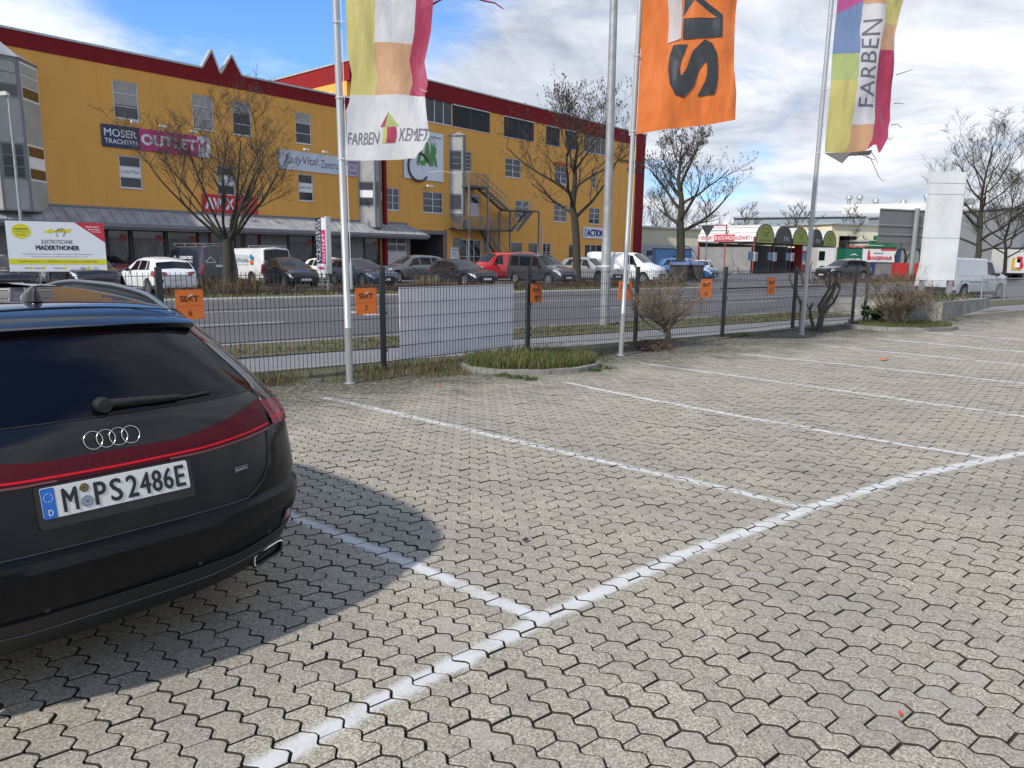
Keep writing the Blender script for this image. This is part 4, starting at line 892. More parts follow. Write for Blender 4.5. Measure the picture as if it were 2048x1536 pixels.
def pplate(mb, poly_, o, mi=0, base=0.):
    n = len(poly_); v = [on_plate(x, z, o) for x, z in poly_]+[on_plate(x, z, base) for x, z in poly_]
    mb.add(v, [tuple(range(n-1, -1, -1))]+[(i, (i+1) % n, n+(i+1) % n, n+i) for i in range(n)], mi)
mb = MB(); pplate(mb, rpoly(-.276, .276, -.092, .062, .014), .010, 0, -.03); hold = mb.build('plate_holder', M('holder_plastic', (.012, .012, .013), .45), audi, fixn=True)
mb = MB(); pplate(mb, rpoly(-.26, .26, -.055, .055, .008), .0125, 0, .009); pl = mb.build('licence_plate', M('plate_white', (.66, .66, .64), .35), audi, fixn=True)
mb = MB(); pplate(mb, rpoly(-.2595, -.2155, -.0545, .0545, .006), .0135, 0, .0126); mb.build('country_band', M('eu_blue', (.012, .13, .50), .4), pl, fixn=True)
fp = lambda p: on_plate(p[0], p[2], .0148)
mb = MB(); text(mb, 'D', -.2435, -.2285, -.0435, -.0225, mi=0, bold=.01, fn=fp)
for k in range(12):
    a = k*math.pi/6; pplate(mb, [(-.2375+.0145*math.cos(a)+.0016*math.cos(b_*1.2566), .020+.0145*math.sin(a)+.0016*math.sin(b_*1.2566)) for b_ in range(5)], .0148, 0, .0137)
mb.build('country_mark', M('mark_white', (.7, .7, .72)), pl)
fe = M('plate_black', (.010, .010, .010), .45); fz0, fz1 = -.042, .043
def L(ch, x0, wd): text(lt, ch, x0+wd*.06, x0+wd*.92, fz0, fz1, bold=.019, fn=fp)
lt = MB(); L('M', -.196, .054); L('P', -.090, .044); L('S', -.036, .045); L('2', .022, .044); L('4', .070, .044); L('8', .116, .040); L('6', .160, .039); L('E', .206, .040)
lt.build('plate_lettering', fe, pl)
for cx, cz, r_, m_, nm in ((-.119, .031, .0160, M('badge_gold', (.22, .18, .045), .4, var=.4, scale=160), 'inspection_sticker'), (-.116, -.019, .0215, M('badge_silver', (.33, .34, .36), .35, .4, var=.35, scale=200), 'seal_sticker')):
    mb = MB(); pplate(mb, [(cx+r_*math.cos(a), cz+r_*math.sin(a)) for a in np.linspace(0, 6.283, 29)[:-1]], .0144, 0, .0126); s_ = mb.build(nm, m_, pl, fixn=True)
    mb = MB()
    for k in range(12): a = k*math.pi/6; x_, z_ = cx+r_*.72*math.cos(a), cz+r_*.72*math.sin(a); pplate(mb, [(x_-.0016, z_-.0016), (x_+.0016, z_-.0016), (x_+.0016, z_+.0016), (x_-.0016, z_+.0016)], .0152, 0, .0145)
    pplate(mb, [(cx+r_*.25*math.cos(a), cz+r_*.25*math.sin(a)) for a in np.linspace(0, 6.283, 13)[:-1]], .0152, 0, .0145)
    mb.build('sticker_print', M('print_blue', (.05, .12, .28)) if 'seal' in nm else fe, s_)
# four rings, small script badge
mb = MB(); RR = .0325
for k in range(4):
    cx = -.0665+k*.0443+.006; P = []
    for a in np.linspace(0, 2*math.pi, 41)[:-1]:
        x = cx+RR*math.cos(a); z = 1.0045+RR*math.sin(a)*.98; P.append((x, APt(z, phi_of(z, abs(x)))[1]-.008, z))
    pts_ = P+[P[0]]; mb.tube(pts_, .0021, 6, cap=False)
mb.build('ring_emblem', M('satin_silver', (.55, .55, .56), .25, .9), audi, True)
mb = MB()
def fq(p): z = p[2]; return (p[0], APt(z, phi_of(z, abs(p[0])))[1]-.004, z)
text(mb, 'quattro', .476, .532, .772, .783, bold=.0, fn=fq); v4 = []
for a, b_ in (((.473, .768), (.473, .788)), ((.473, .788), (.535, .788))): mb.tube([fq((a[0], 0, a[1])), fq(((a[0]+b_[0])/2, 0, (a[1]+b_[1])/2)), fq((b_[0], 0, b_[1]))], .0008, 4)
mb.build('script_badge', M('satin_silver', (.5, .5, .5)), audi)
# rear wiper
def gz(x, z, off): p = APt(z, phi_of(z, abs(x)), 1 if x >= 0 else -1, off); return p
mb = MB(); P = [gz(x, z, .03) for x, z in ((-.0, 1.122), (.04, 1.126), (.13, 1.125), (.22, 1.120), (.29, 1.117))]; mb.tube(P, [.022, .016, .013, .011, .007], 8)
mb.lathe([(0, -.02), (.026, -.018), (.03, .0), (.03, .03)], 16, 'y', tuple(gz(.0, 1.122, .03))); mb.build('wiper_arm', M('wiper_black', (.012, .012, .013), .5), audi, 50)
mb = MB(); mb.tube([gz(x, 1.113-.004*math.sin(x*6), .014) for x in np.linspace(.05, .44, 12)], .006, 5); mb.build('wiper_blade', rubber, audi, True)
# fin antenna, roof rails
mb = MB(); fx, fy, fz = 0.0, .84, 1.480
rings = []
for k, (zz_, wl, ln, sh_) in enumerate(((0, .038, .11, 0), (.02, .034, .10, -.0), (.04, .022, .075, -.012), (.058, .010, .045, -.03), (.066, .004, .02, -.04))):
    rings.append([(fx+wl*math.cos(a), fy+sh_+ln*math.sin(a)*(1 if math.sin(a) > 0 else .8), fz+zz_) for a in np.linspace(0, 6.283, 25)[:-1]])
mb.grid(rings, wrap=True); mb.f.append(tuple(len(rings[0])*(len(rings)-1)+k for k in range(24))); mb.m.append(0); mb.build('shark_fin_antenna', carp, audi, 50)
for sd in (-1, 1):
    mb = MB(); P = []
    for k in range(21):
        u_ = k/20; y_ = .58+2.1*u_; zb_ = float(np.interp(y_, [.58, .9, 1.4, 2.0, 2.7], [1.410, 1.45, 1.475, 1.478, 1.43])); lift = .040*math.sin(math.pi*min(1, u_/.25)/2)*math.sin(math.pi*min(1, (1-u_)/.25)/2); P.append((sd*(.50+.045*math.sin(math.pi*u_)), y_, zb_+lift+.004))
    mb.tube(P, .012, 8); Q_ = [[p, (p[0]+sd*.012, p[1], p[2]-.03), (p[0]+sd*.02, p[1], p[2]-.085)] for p in P]; mb.grid(Q_); mb.build('roof_rail', M('rail_grey', (.16, .18, .20), .3, .6), audi, True)
# side glass, sills of the flank, mirrors, front lamps (seen only from the side)
def sidegrid(name, y0, y1, z0, z1f, m, off=.004):
    mb = MB()
    for sd in (1, -1):
        rows = []
        for j in range(7):
            row = []
            for i in range(17):
                u_ = i/16; zt = z1f(u_); z = z0+(zt-z0)*j/6; y = y0+(y1-y0)*u_; yr, w_, dd, n_, yf = arow(z); ys = yr+dd
                if y < ys: k = min(1., max(0., 1-(y-yr)/dd)); ph = math.acos(k**(n_/2)); p = APt(z, ph, sd, off)
                else: p = (sd*(w_+off), y, z)
                row.append(p)
            rows.append(row)
        mb.grid(rows)
    return mb.build(name, m, audi, True)
sidegrid('side_window', 1.05, 1.95, 1.07, K(1.37), rg); sidegrid('side_window', 2.02, 2.75, 1.07, lambda u_: 1.37-.28*max(0, u_-.35), rg)
for y in (1.0, 1.985, 2.95):
    mb = MB()
    for sd in (1, -1): mb.tube([(sd*(arow(z)[1]+.001), y, z) for z in (.32, .6, .8, 1.03)], .003, 4)
    mb.build('door_gap', black, audi)
mb = MB()
for sd in (1, -1):
    for y in (1.25, 2.2): mb.box(sd*.93, sd*.955, y, y+.2, .90, .93)
mb.build('door_handle', carp, audi)
for sd in (1, -1):
    mb = MB(); mb.lathe([(0, -.1), (.07, -.08), (.085, 0), (.07, .08), (0, .1)], 16, 'x', (sd*1.0, 2.75, 1.05)); mb.build('side_mirror', carp, audi, True)
# ------------------------------------------------------------------ facade frame
FA = R_(40.9); fdir = np.array([math.sin(FA), math.cos(FA), 0]); fn_ = np.array([fdir[1], -fdir[0], 0])
FO = (G(0, 438, 3.3)+G(800, 468, 3.3))/2*np.array([1, 1, 0])-fn_*1.3; RZ_F = math.pi/2-FA      # local x along, y into the building
def fa(px, py, off=0.0):
    d = ray(px, py); c = np.array([0, 0, HC])-FO; t = (off-c@fn_)/(d@fn_); p = c+t*d; return float(p@fdir), float(p[2])
def fbox(x0, y0, x1, y1, off=0.0):
    ym = (y0+y1)/2; xm = (x0+x1)/2; return fa(x0, ym, off)[0], fa(x1, ym, off)[0], fa(xm, y1, off)[1], fa(xm, y0, off)[1]
def FW(s, y, z=0): p = FO+fdir*s-fn_*y; return (p[0], p[1], z)
def stucco(name, col, dk=.8):
    m, t, b = nodes_mat(name); q = NT(t); g = q.n('ShaderNodeTexCoord').outputs['Object']
    mp = q.n('ShaderNodeMapping'); q.l(g, mp.inputs[0]); mp.inputs['Scale'].default_value = (1.2, 1, .12)
    st1 = q.ramp(q.noise(mp.outputs[0], 1.1, 5, .6), .35, .7); bigv = q.ramp(q.noise(g, .25, 4), .35, .65)
    c = q.mix(q.math('MULTIPLY', st1, .28), col, tuple(x*dk for x in col)); c = q.mix(q.math('MULTIPLY', bigv, .22), c, tuple(min(1, x*1.12) for x in col))
    sx = q.n('ShaderNodeSeparateXYZ'); q.l(g, sx.inputs[0]); jx = q.math('ABSOLUTE', q.math('SUBTRACT', q.math('FRACT', q.math('DIVIDE', sx.outputs[0], 3.1)), .5)); jz = q.math('ABSOLUTE', q.math('SUBTRACT', sx.outputs[2], 7.9))
    ln = q.math('MAXIMUM', q.math('LESS_THAN', jx, .004), q.math('LESS_THAN', jz, .015)); c = q.mix(q.math('MULTIPLY', ln, .35), c, tuple(x*.55 for x in col))
    q.l(c, b.inputs['Base Color']); b.inputs['Roughness'].default_value = .9; b.inputs['Specular IOR Level'].default_value = .2
    bp = q.n('ShaderNodeBump'); bp.inputs['Strength'].default_value = .25; bp.inputs['Distance'].default_value = .01; q.l(q.noise(g, 35, 3), bp.inputs['Height']); q.l(bp.outputs[0], b.inputs['Normal']); return m
ochre = stucco('ochre_render', (.75, .385, .095)); redr = stucco('red_render', (.21, .016, .020)); coping = M('zinc_coping', (.45, .47, .49), .45, .3, var=.2)
zinc = M('zinc_sheet', (.40, .405, .41), .5, .35, var=.3, scale=1.6); bayp = M('bay_panel', (.36, .36, .34), .55, var=.15, scale=1.2); bayd = M('bay_grey', (.20, .205, .21), .5, var=.15)
wfr = M('window_frame_white', (.68, .69, .70), .45, var=.06); wgl = M('window_glass', (.03, .036, .042), .08, spec=.7, var=.35, scale=.8); blind = M('blind_slats', (.065, .075, .09), .5, .2, var=.2); blindl = M('roller_blind', (.38, .37, .34), .8, var=.15)
graym = M('shopfront_grey', (.17, .17, .17), .6, var=.2, scale=1); shopg = M('shop_glass', (.035, .037, .04), .06, spec=.7, var=.4, scale=.6); garw = M('garage_white', (.55, .56, .57), .5, var=.08); innerd = M('dark_interior', (.03, .03, .032), .9)
def wall_holes(mb, s0, s1, z0, z1, holes, depth=.14, mi=0, y=0.0):
    xs = sorted({s0, s1}|{h[0] for h in holes}|{h[1] for h in holes}); zs_ = sorted({z0, z1}|{h[2] for h in holes}|{h[3] for h in holes})
    xs = [x for x in xs if s0 <= x <= s1]; zs_ = [z for z in zs_ if z0 <= z <= z1]
    for a, b in zip(xs[:-1], xs[1:]):
        for c, d in zip(zs_[:-1], zs_[1:]):
            cx, cz = (a+b)/2, (c+d)/2
            if any(h[0] < cx < h[1] and h[2] < cz < h[3] for h in holes): continue
            mb.add([(a, y, c), (b, y, c), (b, y, d), (a, y, d)], [(0, 1, 2, 3)], mi)
    for h in holes:
        a, b, c, d = h; D_ = y+depth
        mb.add([(a, y, c), (a, D_, c), (a, D_, d), (a, y, d)], [(0, 1, 2, 3)], mi); mb.add([(b, y, c), (b, D_, c), (b, D_, d), (b, y, d)], [(3, 2, 1, 0)], mi)
        mb.add([(a, y, d), (a, D_, d), (b, D_, d), (b, y, d)], [(0, 1, 2, 3)], mi); mb.add([(a, y, c), (a, D_, c), (b, D_, c), (b, y, c)], [(3, 2, 1, 0)], mi)
def window(parent, h, rows=3, cols=1, y=.10, style='glass', sill=True, fm=None, gm=None, fw=.07, blinds=0, label=None):
    a, b, c, d = h; mb = MB(); yo = y-.035
    for x0, x1, z0, z1 in ((a, a+fw, c, d), (b-fw, b, c, d), (a+fw, b-fw, c, c+fw), (a+fw, b-fw, d-fw, d)): mb.box(x0, x1, yo, y+.04, z0, z1)
    for k in range(1, rows): z = c+(d-c)*k/rows; mb.box(a+fw, b-fw, yo+.006, y+.03, z-.02, z+.02)
    for k in range(1, cols): x = a+(b-a)*k/cols; mb.box(x-.035, x+.035, yo+.003, y+.034, c+fw, d-fw)
    if sill: mb.box(a-.06, b+.06, -.06, y-.036, c-.045, c-.004)
    o = mb.build('window', fm or wfr, parent); mb = MB(); yg = y+.015; mb.add([(a+.02, yg, c+.02), (b-.02, yg, c+.02), (b-.02, yg, d-.02), (a+.02, yg, d-.02)], [(0, 1, 2, 3)]); mb.build('pane', gm or wgl, o)
    if style == 'slats':
        mb = MB(); z = c+.05
        while z < d-.03: mb.add([(a+.04, -.0, z), (b-.04, -.0, z), (b-.04, .035, z+.055), (a+.04, .035, z+.055)], [(0, 1, 2, 3)]); z += .085
        for k in range(cols+1): x = a+.05+(b-a-.1)*k/cols; mb.box(x-.012, x+.012, -.006, .04, c, d)
        mb.build('blind', blind, o); mb = MB(); mb.box(a, b, -.03, yo-.004, d-.16, d); mb.build('blind_box', wfr, o)
    elif blinds:
        mb = MB(); zt = d-.05; zb = d-(d-c)*blinds; mb.add([(a+.05, yg-.006, zb), (b-.05, yg-.006, zb), (b-.05, yg-.006, zt), (a+.05, yg-.006, zt)], [(0, 1, 2, 3)]); mb.build('blind', blindl, o)
    return o
def wall_sign(name, label, box, m, y=-.09, th=.06, cat='sign', z=None):
    a, b, c, d = box; t_ = thing(name, label, cat, FW(a, y, c), RZ_F); mb = MB(); mb.box(0, b-a, 0, th, 0, d-c); mb.build('panel', m, t_); return t_, b-a, d-c
# ------------------------------------------------------------------ left building
def fs(px, py, off=0): return fa(px, py, off)[0]
ZT1 = 13.25; SL0 = -22.0; SR1 = fs(770, 400)
lbt = thing('commercial_building', 'long ochre rendered commercial building with red roof band, double gable and zinc canopy at left', 'building', FW(0, 0), RZ_F)
W1 = {'U1': (226.5, 162, 277, 239), 'U2': (385, 191, 427, 260), 'U3': (465, 205, 503, 270), 'U4': (591, 226, 623, 287), 'L1': (239, 312, 284, 378), 'L2': (434, 330, 470, 389), 'L3': (597, 350, 627, 402)}
for k in W1: W1[k] = fbox(*W1[k])
for grp in ('U', 'L'):
    zs0 = np.mean([v[2] for k, v in W1.items() if k[0] == grp]); zs1 = np.mean([v[3] for k, v in W1.items() if k[0] == grp])
    for k, v in list(W1.items()):
        if k[0] == grp: W1[k] = (v[0], v[1], float(zs0), float(zs1))
ZC = 4.22; ZB = 12.45; holes = list(W1.values())
sL = fs(3, 390)
mb = MB(); wall_holes(mb, sL, SR1-.28, ZC-.3, ZB, holes); mb.box(SL0, SR1-.28, .14, 16, 0, ZB, 0)
mb.build('wall', ochre, lbt)
mb = MB(); mb.box(SL0, sL-.02, -.03, .1, ZC-.3, ZB); mb.box(SR1-.27, SR1, -.25, 8, 0, ZT1-.02); mb.build('red_wall', redr, lbt)
# parapet with the double gable
gp = [fa(x, y) for x, y in ((403, 141), (422, 103), (440, 150), (462, 113), (483, 158))]
gz_ = [ZT1, gp[1][1], gp[2][1], gp[3][1], ZT1]
pl_ = [(SL0, ZB-.02), (SR1-.28, ZB-.02), (SR1-.28, ZT1)]+[(p[0], z) for p, z in list(zip(gp, gz_))[::-1]]+[(SL0, ZT1)]
mb = MB(); mb.prism(pl_, -.05, .25); mb.build('parapet', redr, lbt, fixn=True)
mb = MB(); pt = [(SL0, ZT1)]+[(p[0], z) for p, z in zip(gp, gz_)]+[(SR1-.2, ZT1)]
for a, b in zip(pt[:-1], pt[1:]): mb.bar((a[0], .1, a[1]+.08), (b[0], .1, b[1]+.08), .40, .12)
mb.build('coping', coping, lbt)
for k, (nm, h) in enumerate(W1.items()):
    o = window(lbt, h, 3, 1, blinds={'U1': .62, 'U2': .95, 'U3': .3, 'U4': .35}.get(nm, 0))
    if nm in ('L1', 'L3', 'L2'):
        a, b, c, d = h; e = (d-c)/3; mb = MB(); mb.box(a+.07, b-.07, .066, .072, c+e+.03, c+2*e-.03); st_o = mb.build('window_sticker', white, o)
        mb = MB(); text(mb, 'LadyVital', a+.12, b-.12, c+e*1.3, c+e*1.7, .064, bold=.0, shear=.3); mb.build('lettering', sox, st_o)
# canopy
mb = MB(); Y0, Y1 = -1.3, 0.; sE = fs(858, 469, 1.3); zg, zt_ = 3.3, 4.2
sB0, sB1 = fs(719, 440), SR1
v = [(SL0, Y0, zg), (sE, Y0, zg), (sE-1.5, Y1, zt_), (SL0, Y1, zt_)]; mb.add(v, [(0, 1, 2, 3)]); mb.add([(sE, Y0, zg), (sE, 2.5, zg), (sE-1.5, 2.5, zt_), (sE-1.5, Y1, zt_)], [(0, 1, 2, 3)])
mb.build('canopy_roof', zinc, lbt)
mb = MB(); s = SL0
while s < sE-.4: mb.bar((s, Y0, zg+.02), (min(s, sE-1.5) if s < sE-1.5 else sE-1.5, Y1, zt_+.02), .035, .035); s += .62
mb.build('standing_seam', zinc, lbt)
mb = MB(); mb.box(SL0, sE+.03, Y0-.12, Y0, zg-.22, zg+.01); mb.box(sE, sE+.12, Y0, 2.5, zg-.22, zg+.01); mb.box(SL0, sE-.05, Y0+.02, .1, zg-.34, zg-.23); mb.build('gutter', bayd, lbt)
mb = MB(); mb.box(SL0, sE-1.3, -.08, .0, zt_-.02, zt_+.09); mb.build('flashing', bayd, lbt)
# shopfront under the canopy
sf = [SL0]; xsp = [60, 213, 262, 332, 397, 418, 520, 575, 628, 700, 727, 759]
ed = [fs(x, 490, 0) for x in xsp]; kinds = ['p', 'g', 'g', 'g', 'p', 'r', 'p', 'g', 'g', 'p', 'g']
mb = MB(); mb.box(SL0, ed[0], -.02, .0, 0, zg-.1); 
for (a, b), k in zip(zip(ed[:-1], ed[1:]), kinds):
    if k == 'p': mb.box(a+.04, b-.04, -.03, .0, 0, zg-.1)
mb.build('shopfront_panel', graym, lbt)
for (a, b), k in zip(zip(ed[:-1], ed[1:]), kinds):
    if k in 'gr':
        h = (a+.05, b-.05, .15, zg-.3); o = window(lbt, h, 1, 2 if k == 'r' else 1, y=-.02, sill=False, fm=redr if k == 'r' else innerd, gm=shopg, fw=.09)
        o.name = 'shop_window'
        if k == 'g':
            mb = MB(); mb.box(a+.15, a+(b-a)*.8, -.012, -.008, 1.2, 2.5); mb.build('poster', M('window_poster', (.11, .115, .12), .5, var=.5, scale=1.5), o)
            mb = MB(); mb.box(b-.62, b-.22, -.016, -.012, 2.3, 2.7); mb.build('sticker', M('sticker_red', (.30, .06, .05)), o)
mb = MB()
for x in ed: mb.box(x-.05, x+.05, -.07, -.031, 0, zg-.12)
mb.build('mullion', M('mullion_dark', (.03, .03, .032), .5), lbt)
# bay towers
def bay(parent, s0, s1, sr, p, z0, z1, lz, peak, name='bay_tower', rows=3, lower=True, tip=0):
    """front face s0..s1 at distance p, chamfer back to sr at the wall"""
    sl = s0-(sr-s1); mb = MB(); poly_ = [(sl, .05), (s0, -p), (s1, -p), (sr, .05)]
    mb.prism(poly_, z0, z1, 0, 'xy'); n = 4
    if tip: mb.add([(*q_, z0) for q_ in poly_]+[((s0+s1)/2, -.02, z0-tip)], [(1, 0, 4), (2, 1, 4), (3, 2, 4)])
    o = mb.build(name, bayp, parent, fixn=True)
    mb = MB(); ov = .1; pr = [(sl-ov, .1), (s0-ov*.6, -p-ov), (s1+ov*.6, -p-ov), (sr+ov, .1)]; cx = (s0+s1)/2
    mb.add([(*q_, z1) for q_ in pr]+[(cx, -p*.35, z1+peak), (cx, .1, z1+peak)], [(0, 1, 4, 5), (1, 2, 4), (2, 3, 5, 4), (3, 2, 1, 0)]); mb.build('bay_roof', zinc, o, fixn=True)
    mb = MB()
    for (a, b) in zip(poly_[:-1], poly_[1:]):
        for (zz0, zz1) in ((z0, z0+.09), (z1-.09, z1)): mb.bar((a[0], a[1], (zz0+zz1)/2), (b[0], b[1], (zz0+zz1)/2), .1, zz1-zz0)
    for q_ in poly_[1:3]: mb.bar((q_[0], q_[1], z0), (q_[0], q_[1], z1), .1, .1, up=(1, 0, 0))
    mb.build('frame', bayd, o)
    def face_win(a, b, zz0, zz1, mats_):
        a, b = np.array(a), np.array(b); d = (b-a); L_ = np.linalg.norm(d); d = d/L_; nn = np.array([d[1], -d[0]])
        def q4(u0, u1, w0, w1, o_): return [(*(a+d*u0+nn*o_), w0), (*(a+d*u1+nn*o_), w0), (*(a+d*u1+nn*o_), w1), (*(a+d*u0+nn*o_), w1)]
        f = MB(); f.add(q4(.1, L_-.1, zz0-.08, zz1+.08, .012), [(0, 1, 2, 3)]); w_ = f.build('window', wfr if L_ > 1.4 else bayd, o); g_ = MB(); k = len(mats_); hh = (zz1-zz0)/k
        for i, mm in enumerate(mats_): g_.add(q4(.17, L_-.17, zz0+hh*i+.03, zz0+hh*(i+1)-.03, .02), [(0, 1, 2, 3)], ['g', 'b', 's', 'o'].index(mm))
        g_.build('pane', [wgl, blindl, white, M('glass_ochre_reflection', (.13, .07, .02), .1)], w_)  # amber panes: reflection of the ochre wall put into the glass colour
    for zz0, zz1, m1, m2 in lz:
        face_win(poly_[0], poly_[1], zz0, zz1, m1); face_win(poly_[1], poly_[2], zz0, zz1, m2); face_win(poly_[2], poly_[3], zz0, zz1, m1)
    return o
def bay_fit(xl, xc, xr, y):
    sl = fa(xl, y, 0)[0]; p = .2
    while p < 3 and fa(xc, y, p)[0]-sl > p: p += .01
    return fa(xc, y, p)[0], fa(xr, y, p)[0], p
pB = .3
while pB < 3 and fa(90, 300, 0)[0]-fa(53, 300, pB)[0] > pB: pB += .01
s0b, s1b = fa(-3, 300, pB)[0], fa(53, 300, pB)[0]
bay(lbt, s0b, s1b, s1b+pB, pB, 3.75, fa(20, 112, pB)[1], [(fa(25, 355, pB)[1], fa(25, 287, pB)[1], 'oso', 'ggg'), (fa(25, 192, pB)[1], fa(25, 122, pB)[1], 'obb', 'gbb')], .95)
s0c, s1c, pq = bay_fit(716, 750, 760, 380)
bay(lbt, s0c, s1c, s1c+pq, pq, 3.75, 11.6, [(fa(737, 410, 1)[1], fa(737, 363, 1)[1], 'gsg', 'ggg'), (9.3, 11.0, 'ggg', 'ggg')], .9)
# signs and flood lights of the left building
navy = M('sign_navy', (.018, .035, .10), .5); pink = M('sign_magenta', (.52, .025, .17), .5); swh = M('sign_white', (.72, .74, .77), .5, var=.05)
b1 = fbox(203, 252, 277.5, 296); bO = (fs(277.5, 275), fs(393, 290), b1[2], b1[3])
t_, W, H = wall_sign('wall_sign', 'navy and magenta outlet sign on the ochre wall below the first upper window', (b1[0], fs(418, 290), b1[2], b1[3]), navy)
wa_ = b1[1]-b1[0]; mb = MB(); mb.box(wa_, wa_+(bO[1]-bO[0]), -.012, -.001, 0, H); mb.build('panel', pink, t_); mb = MB(); mb.box(wa_+(bO[1]-bO[0])+.01, W, -.012, -.001, 0, H); mb.build('panel', swh, t_)
mb = MB(); text(mb, 'MOSER', wa_*.06, wa_*.92, H*.48, H*.83, -.02, bold=.015); text(mb, 'TRACHTEN', wa_*.06, wa_*.92, H*.16, H*.38, -.02, bold=.015); text(mb, 'OUTLET', wa_+.12, wa_+(bO[1]-bO[0])-.1, H*.25, H*.78, -.03, bold=.05, space=1.1); mb.build('lettering', M('letter_white', (.72, .72, .74), .5), t_)
mb = MB(); text(mb, 'M', W-.9, W-.2, H*.2, H*.8, -.02, bold=.0, shear=.2); mb.build('lettering', pink, t_)
b2 = fbox(557, 306, 692, 345); b2 = (b2[0], b2[1], b2[2]+.02, b2[3]-.02)
t_, W, H = wall_sign('wall_sign', 'pale blue fitness centre sign on the ochre wall behind the nearest flagpole', b2, M('sign_pale_blue', (.58, .64, .70), .5, var=.06)); mb = MB(); text(mb, 'LadyVital', W*.08, W*.56, H*.22, H*.78, -.01, bold=.0, shear=.3); mb.build('lettering', M('ink_plum', (.18, .08, .16)), t_); mb = MB(); text(mb, '-Zentrum', W*.57, W*.93, H*.28, H*.7, -.01, bold=-.005); mb.build('lettering', M('ink_grey', (.10, .12, .15)), t_)
t_, W, H = wall_sign('wall_sign', 'small lilac sign with three lines of text beside the bay tower', (b2[1]+.03, fs(714, 330), b2[2], b2[3]), M('sign_lilac', (.48, .38, .52), .5)); mb = MB(); text(mb, 'Fitness', .1, W-.1, H*.7, H*.88, -.01, bold=0); text(mb, 'für', .3, W*.6, H*.4, H*.6, -.01, bold=0); text(mb, 'Frauen', .1, W-.1, H*.12, H*.3, -.01, bold=0); mb.build('lettering', M('ink_violet2', (.16, .05, .2)), t_)
b3_ = fbox(404, 391, 514, 427); t_, W, H = wall_sign('wall_sign', 'red shop sign with big white letters above the canopy behind the large tree', b3_, M('sign_red', (.55, .02, .035), .5)); mb = MB(); text(mb, 'AWX', W*.05, W*.55, H*.18, H*.82, -.02, bold=.04); mb.build('lettering', M('letter_white', (.7, .7, .7)), t_)
mb = MB()
for a, b, c, d in ((W*.72, W*.95, H*.1, H*.14), (W*.72, W*.95, H*.84, H*.88), (W*.72, W*.735, H*.1, H*.88), (W*.935, W*.95, H*.1, H*.88), (W*.76, W*.91, H*.55, H*.75), (W*.76, W*.91, H*.3, H*.42)): mb.box(a, b, -.012, -.002, c, d)
mb.build('frame_mark', M('sign_gold', (.45, .12, .04)), t_)
for k, (x, y) in enumerate(((269, 244), (326, 253), (388, 263), (613, 299), (651, 304))):
    s_, z_ = fs(x, y, .5), fa(x, y, .5)[1]; t_ = thing('flood_light', 'small white flood light on a stalk above the wall signs' , 'flood light', FW(s_, -.5, z_), RZ_F, 'flood lights above the wall signs')
    mb = MB(); mb.box(-.2, .2, -.08, .08, -.05, .07); mb.build('lamp_head', white, t_); mb = MB(); mb.tube([(0, .06, 0), (-.15, .3, -.25), (-.2, .46, -.35)], .02, 5); mb.build('arm', steel, t_)
# ------------------------------------------------------------------ right, taller building
SR2 = fs(1287, 380); SN = fs(697, 121); ZT2 = 15.95; ZB2 = 14.6
rbt = thing('commercial_building', 'taller ochre commercial building with red roof band and outdoor stairs, ending in a red corner', 'building', FW(SR1, 0), RZ_F)
def R2(b): return (b[0]-SR1, b[1]-SR1, b[2], b[3])
W3 = [((852, 199, 905, 247), 'glass', 1, 3), ((905, 211, 980, 262), 'slats', 1, 2), ((1008, 233, 1068, 281), 'slats', 1, 2), ((1092, 254, 1119.5, 291), 'slats', 1, 1), ((1131, 264, 1155, 298), 'slats', 1, 1), ((1168, 272, 1214, 309), 'glass', 1, 4), ((773, 180, 845, 228), 'slats', 1, 3)]
W2_ = [((930.5, 302, 943.4, 341), 5, 1), ((1010.7, 316, 1042, 355), 3, 2), ((1109.5, 335, 1135, 369), 3, 2), ((1183, 344, 1193, 377), 3, 1)]
W1_ = [((773, 375, 799, 419), 3, 2), ((846, 383.5, 886, 427), 3, 2), ((1031, 403, 1058, 439), 3, 2), ((1108, 409, 1134, 444), 3, 2), ((1178, 415, 1200, 448), 3, 2)]
def snap(L_):
    B = [R2(fbox(*x[0])) for x in L_]; z0, z1 = float(np.mean([b[2] for b in B])), float(np.mean([b[3] for b in B])); return [(b[0], b[1], z0, z1) for b in B]
B3, B2, B1 = snap(W3), snap(W2_), snap(W1_)
door = R2(fbox(941, 389, 961, 434)); B0 = {'garage1': R2(fbox(773, 466, 815, 520)), 'open': R2(fbox(820, 468, 889, 520)), 'entry': R2(fbox(920, 476, 963, 520)), 'w1': R2(fbox(1022, 479, 1045, 505)), 'w2': R2(fbox(1057, 480, 1076, 505)), 'w3': R2(fbox(1086, 481, 1102, 505)), 'w4': R2(fbox(1138, 482, 1151, 506)), 'entry2': R2(fbox(1170, 483, 1205, 506))}
for k in B0:
    b = B0[k]; B0[k] = (b[0], b[1], 0.05 if k in ('garage1', 'open', 'entry', 'entry2') else 1.1, {'garage1': 3.75, 'open': 3.75, 'entry': 3.1, 'entry2': 3.0}.get(k, 3.0))
hs = B3+B2+B1+[door]+list(B0.values()); LW = SR2-SR1; rw_ = (fs(1287, 380)-fs(1270, 380))
mb = MB(); wall_holes(mb, .02, LW-rw_, 0, ZB2, hs, .16); mb.box(.02, LW-.3, 4.9, 30, 0, ZB2)
a_, b_, c_, d_ = B0['open']; mb.build('wall', ochre, rbt)
mb = MB(); mb.box(SN-SR1, .015, .3, 30, 11, ZB2); mb.build('wall', ochre, rbt)
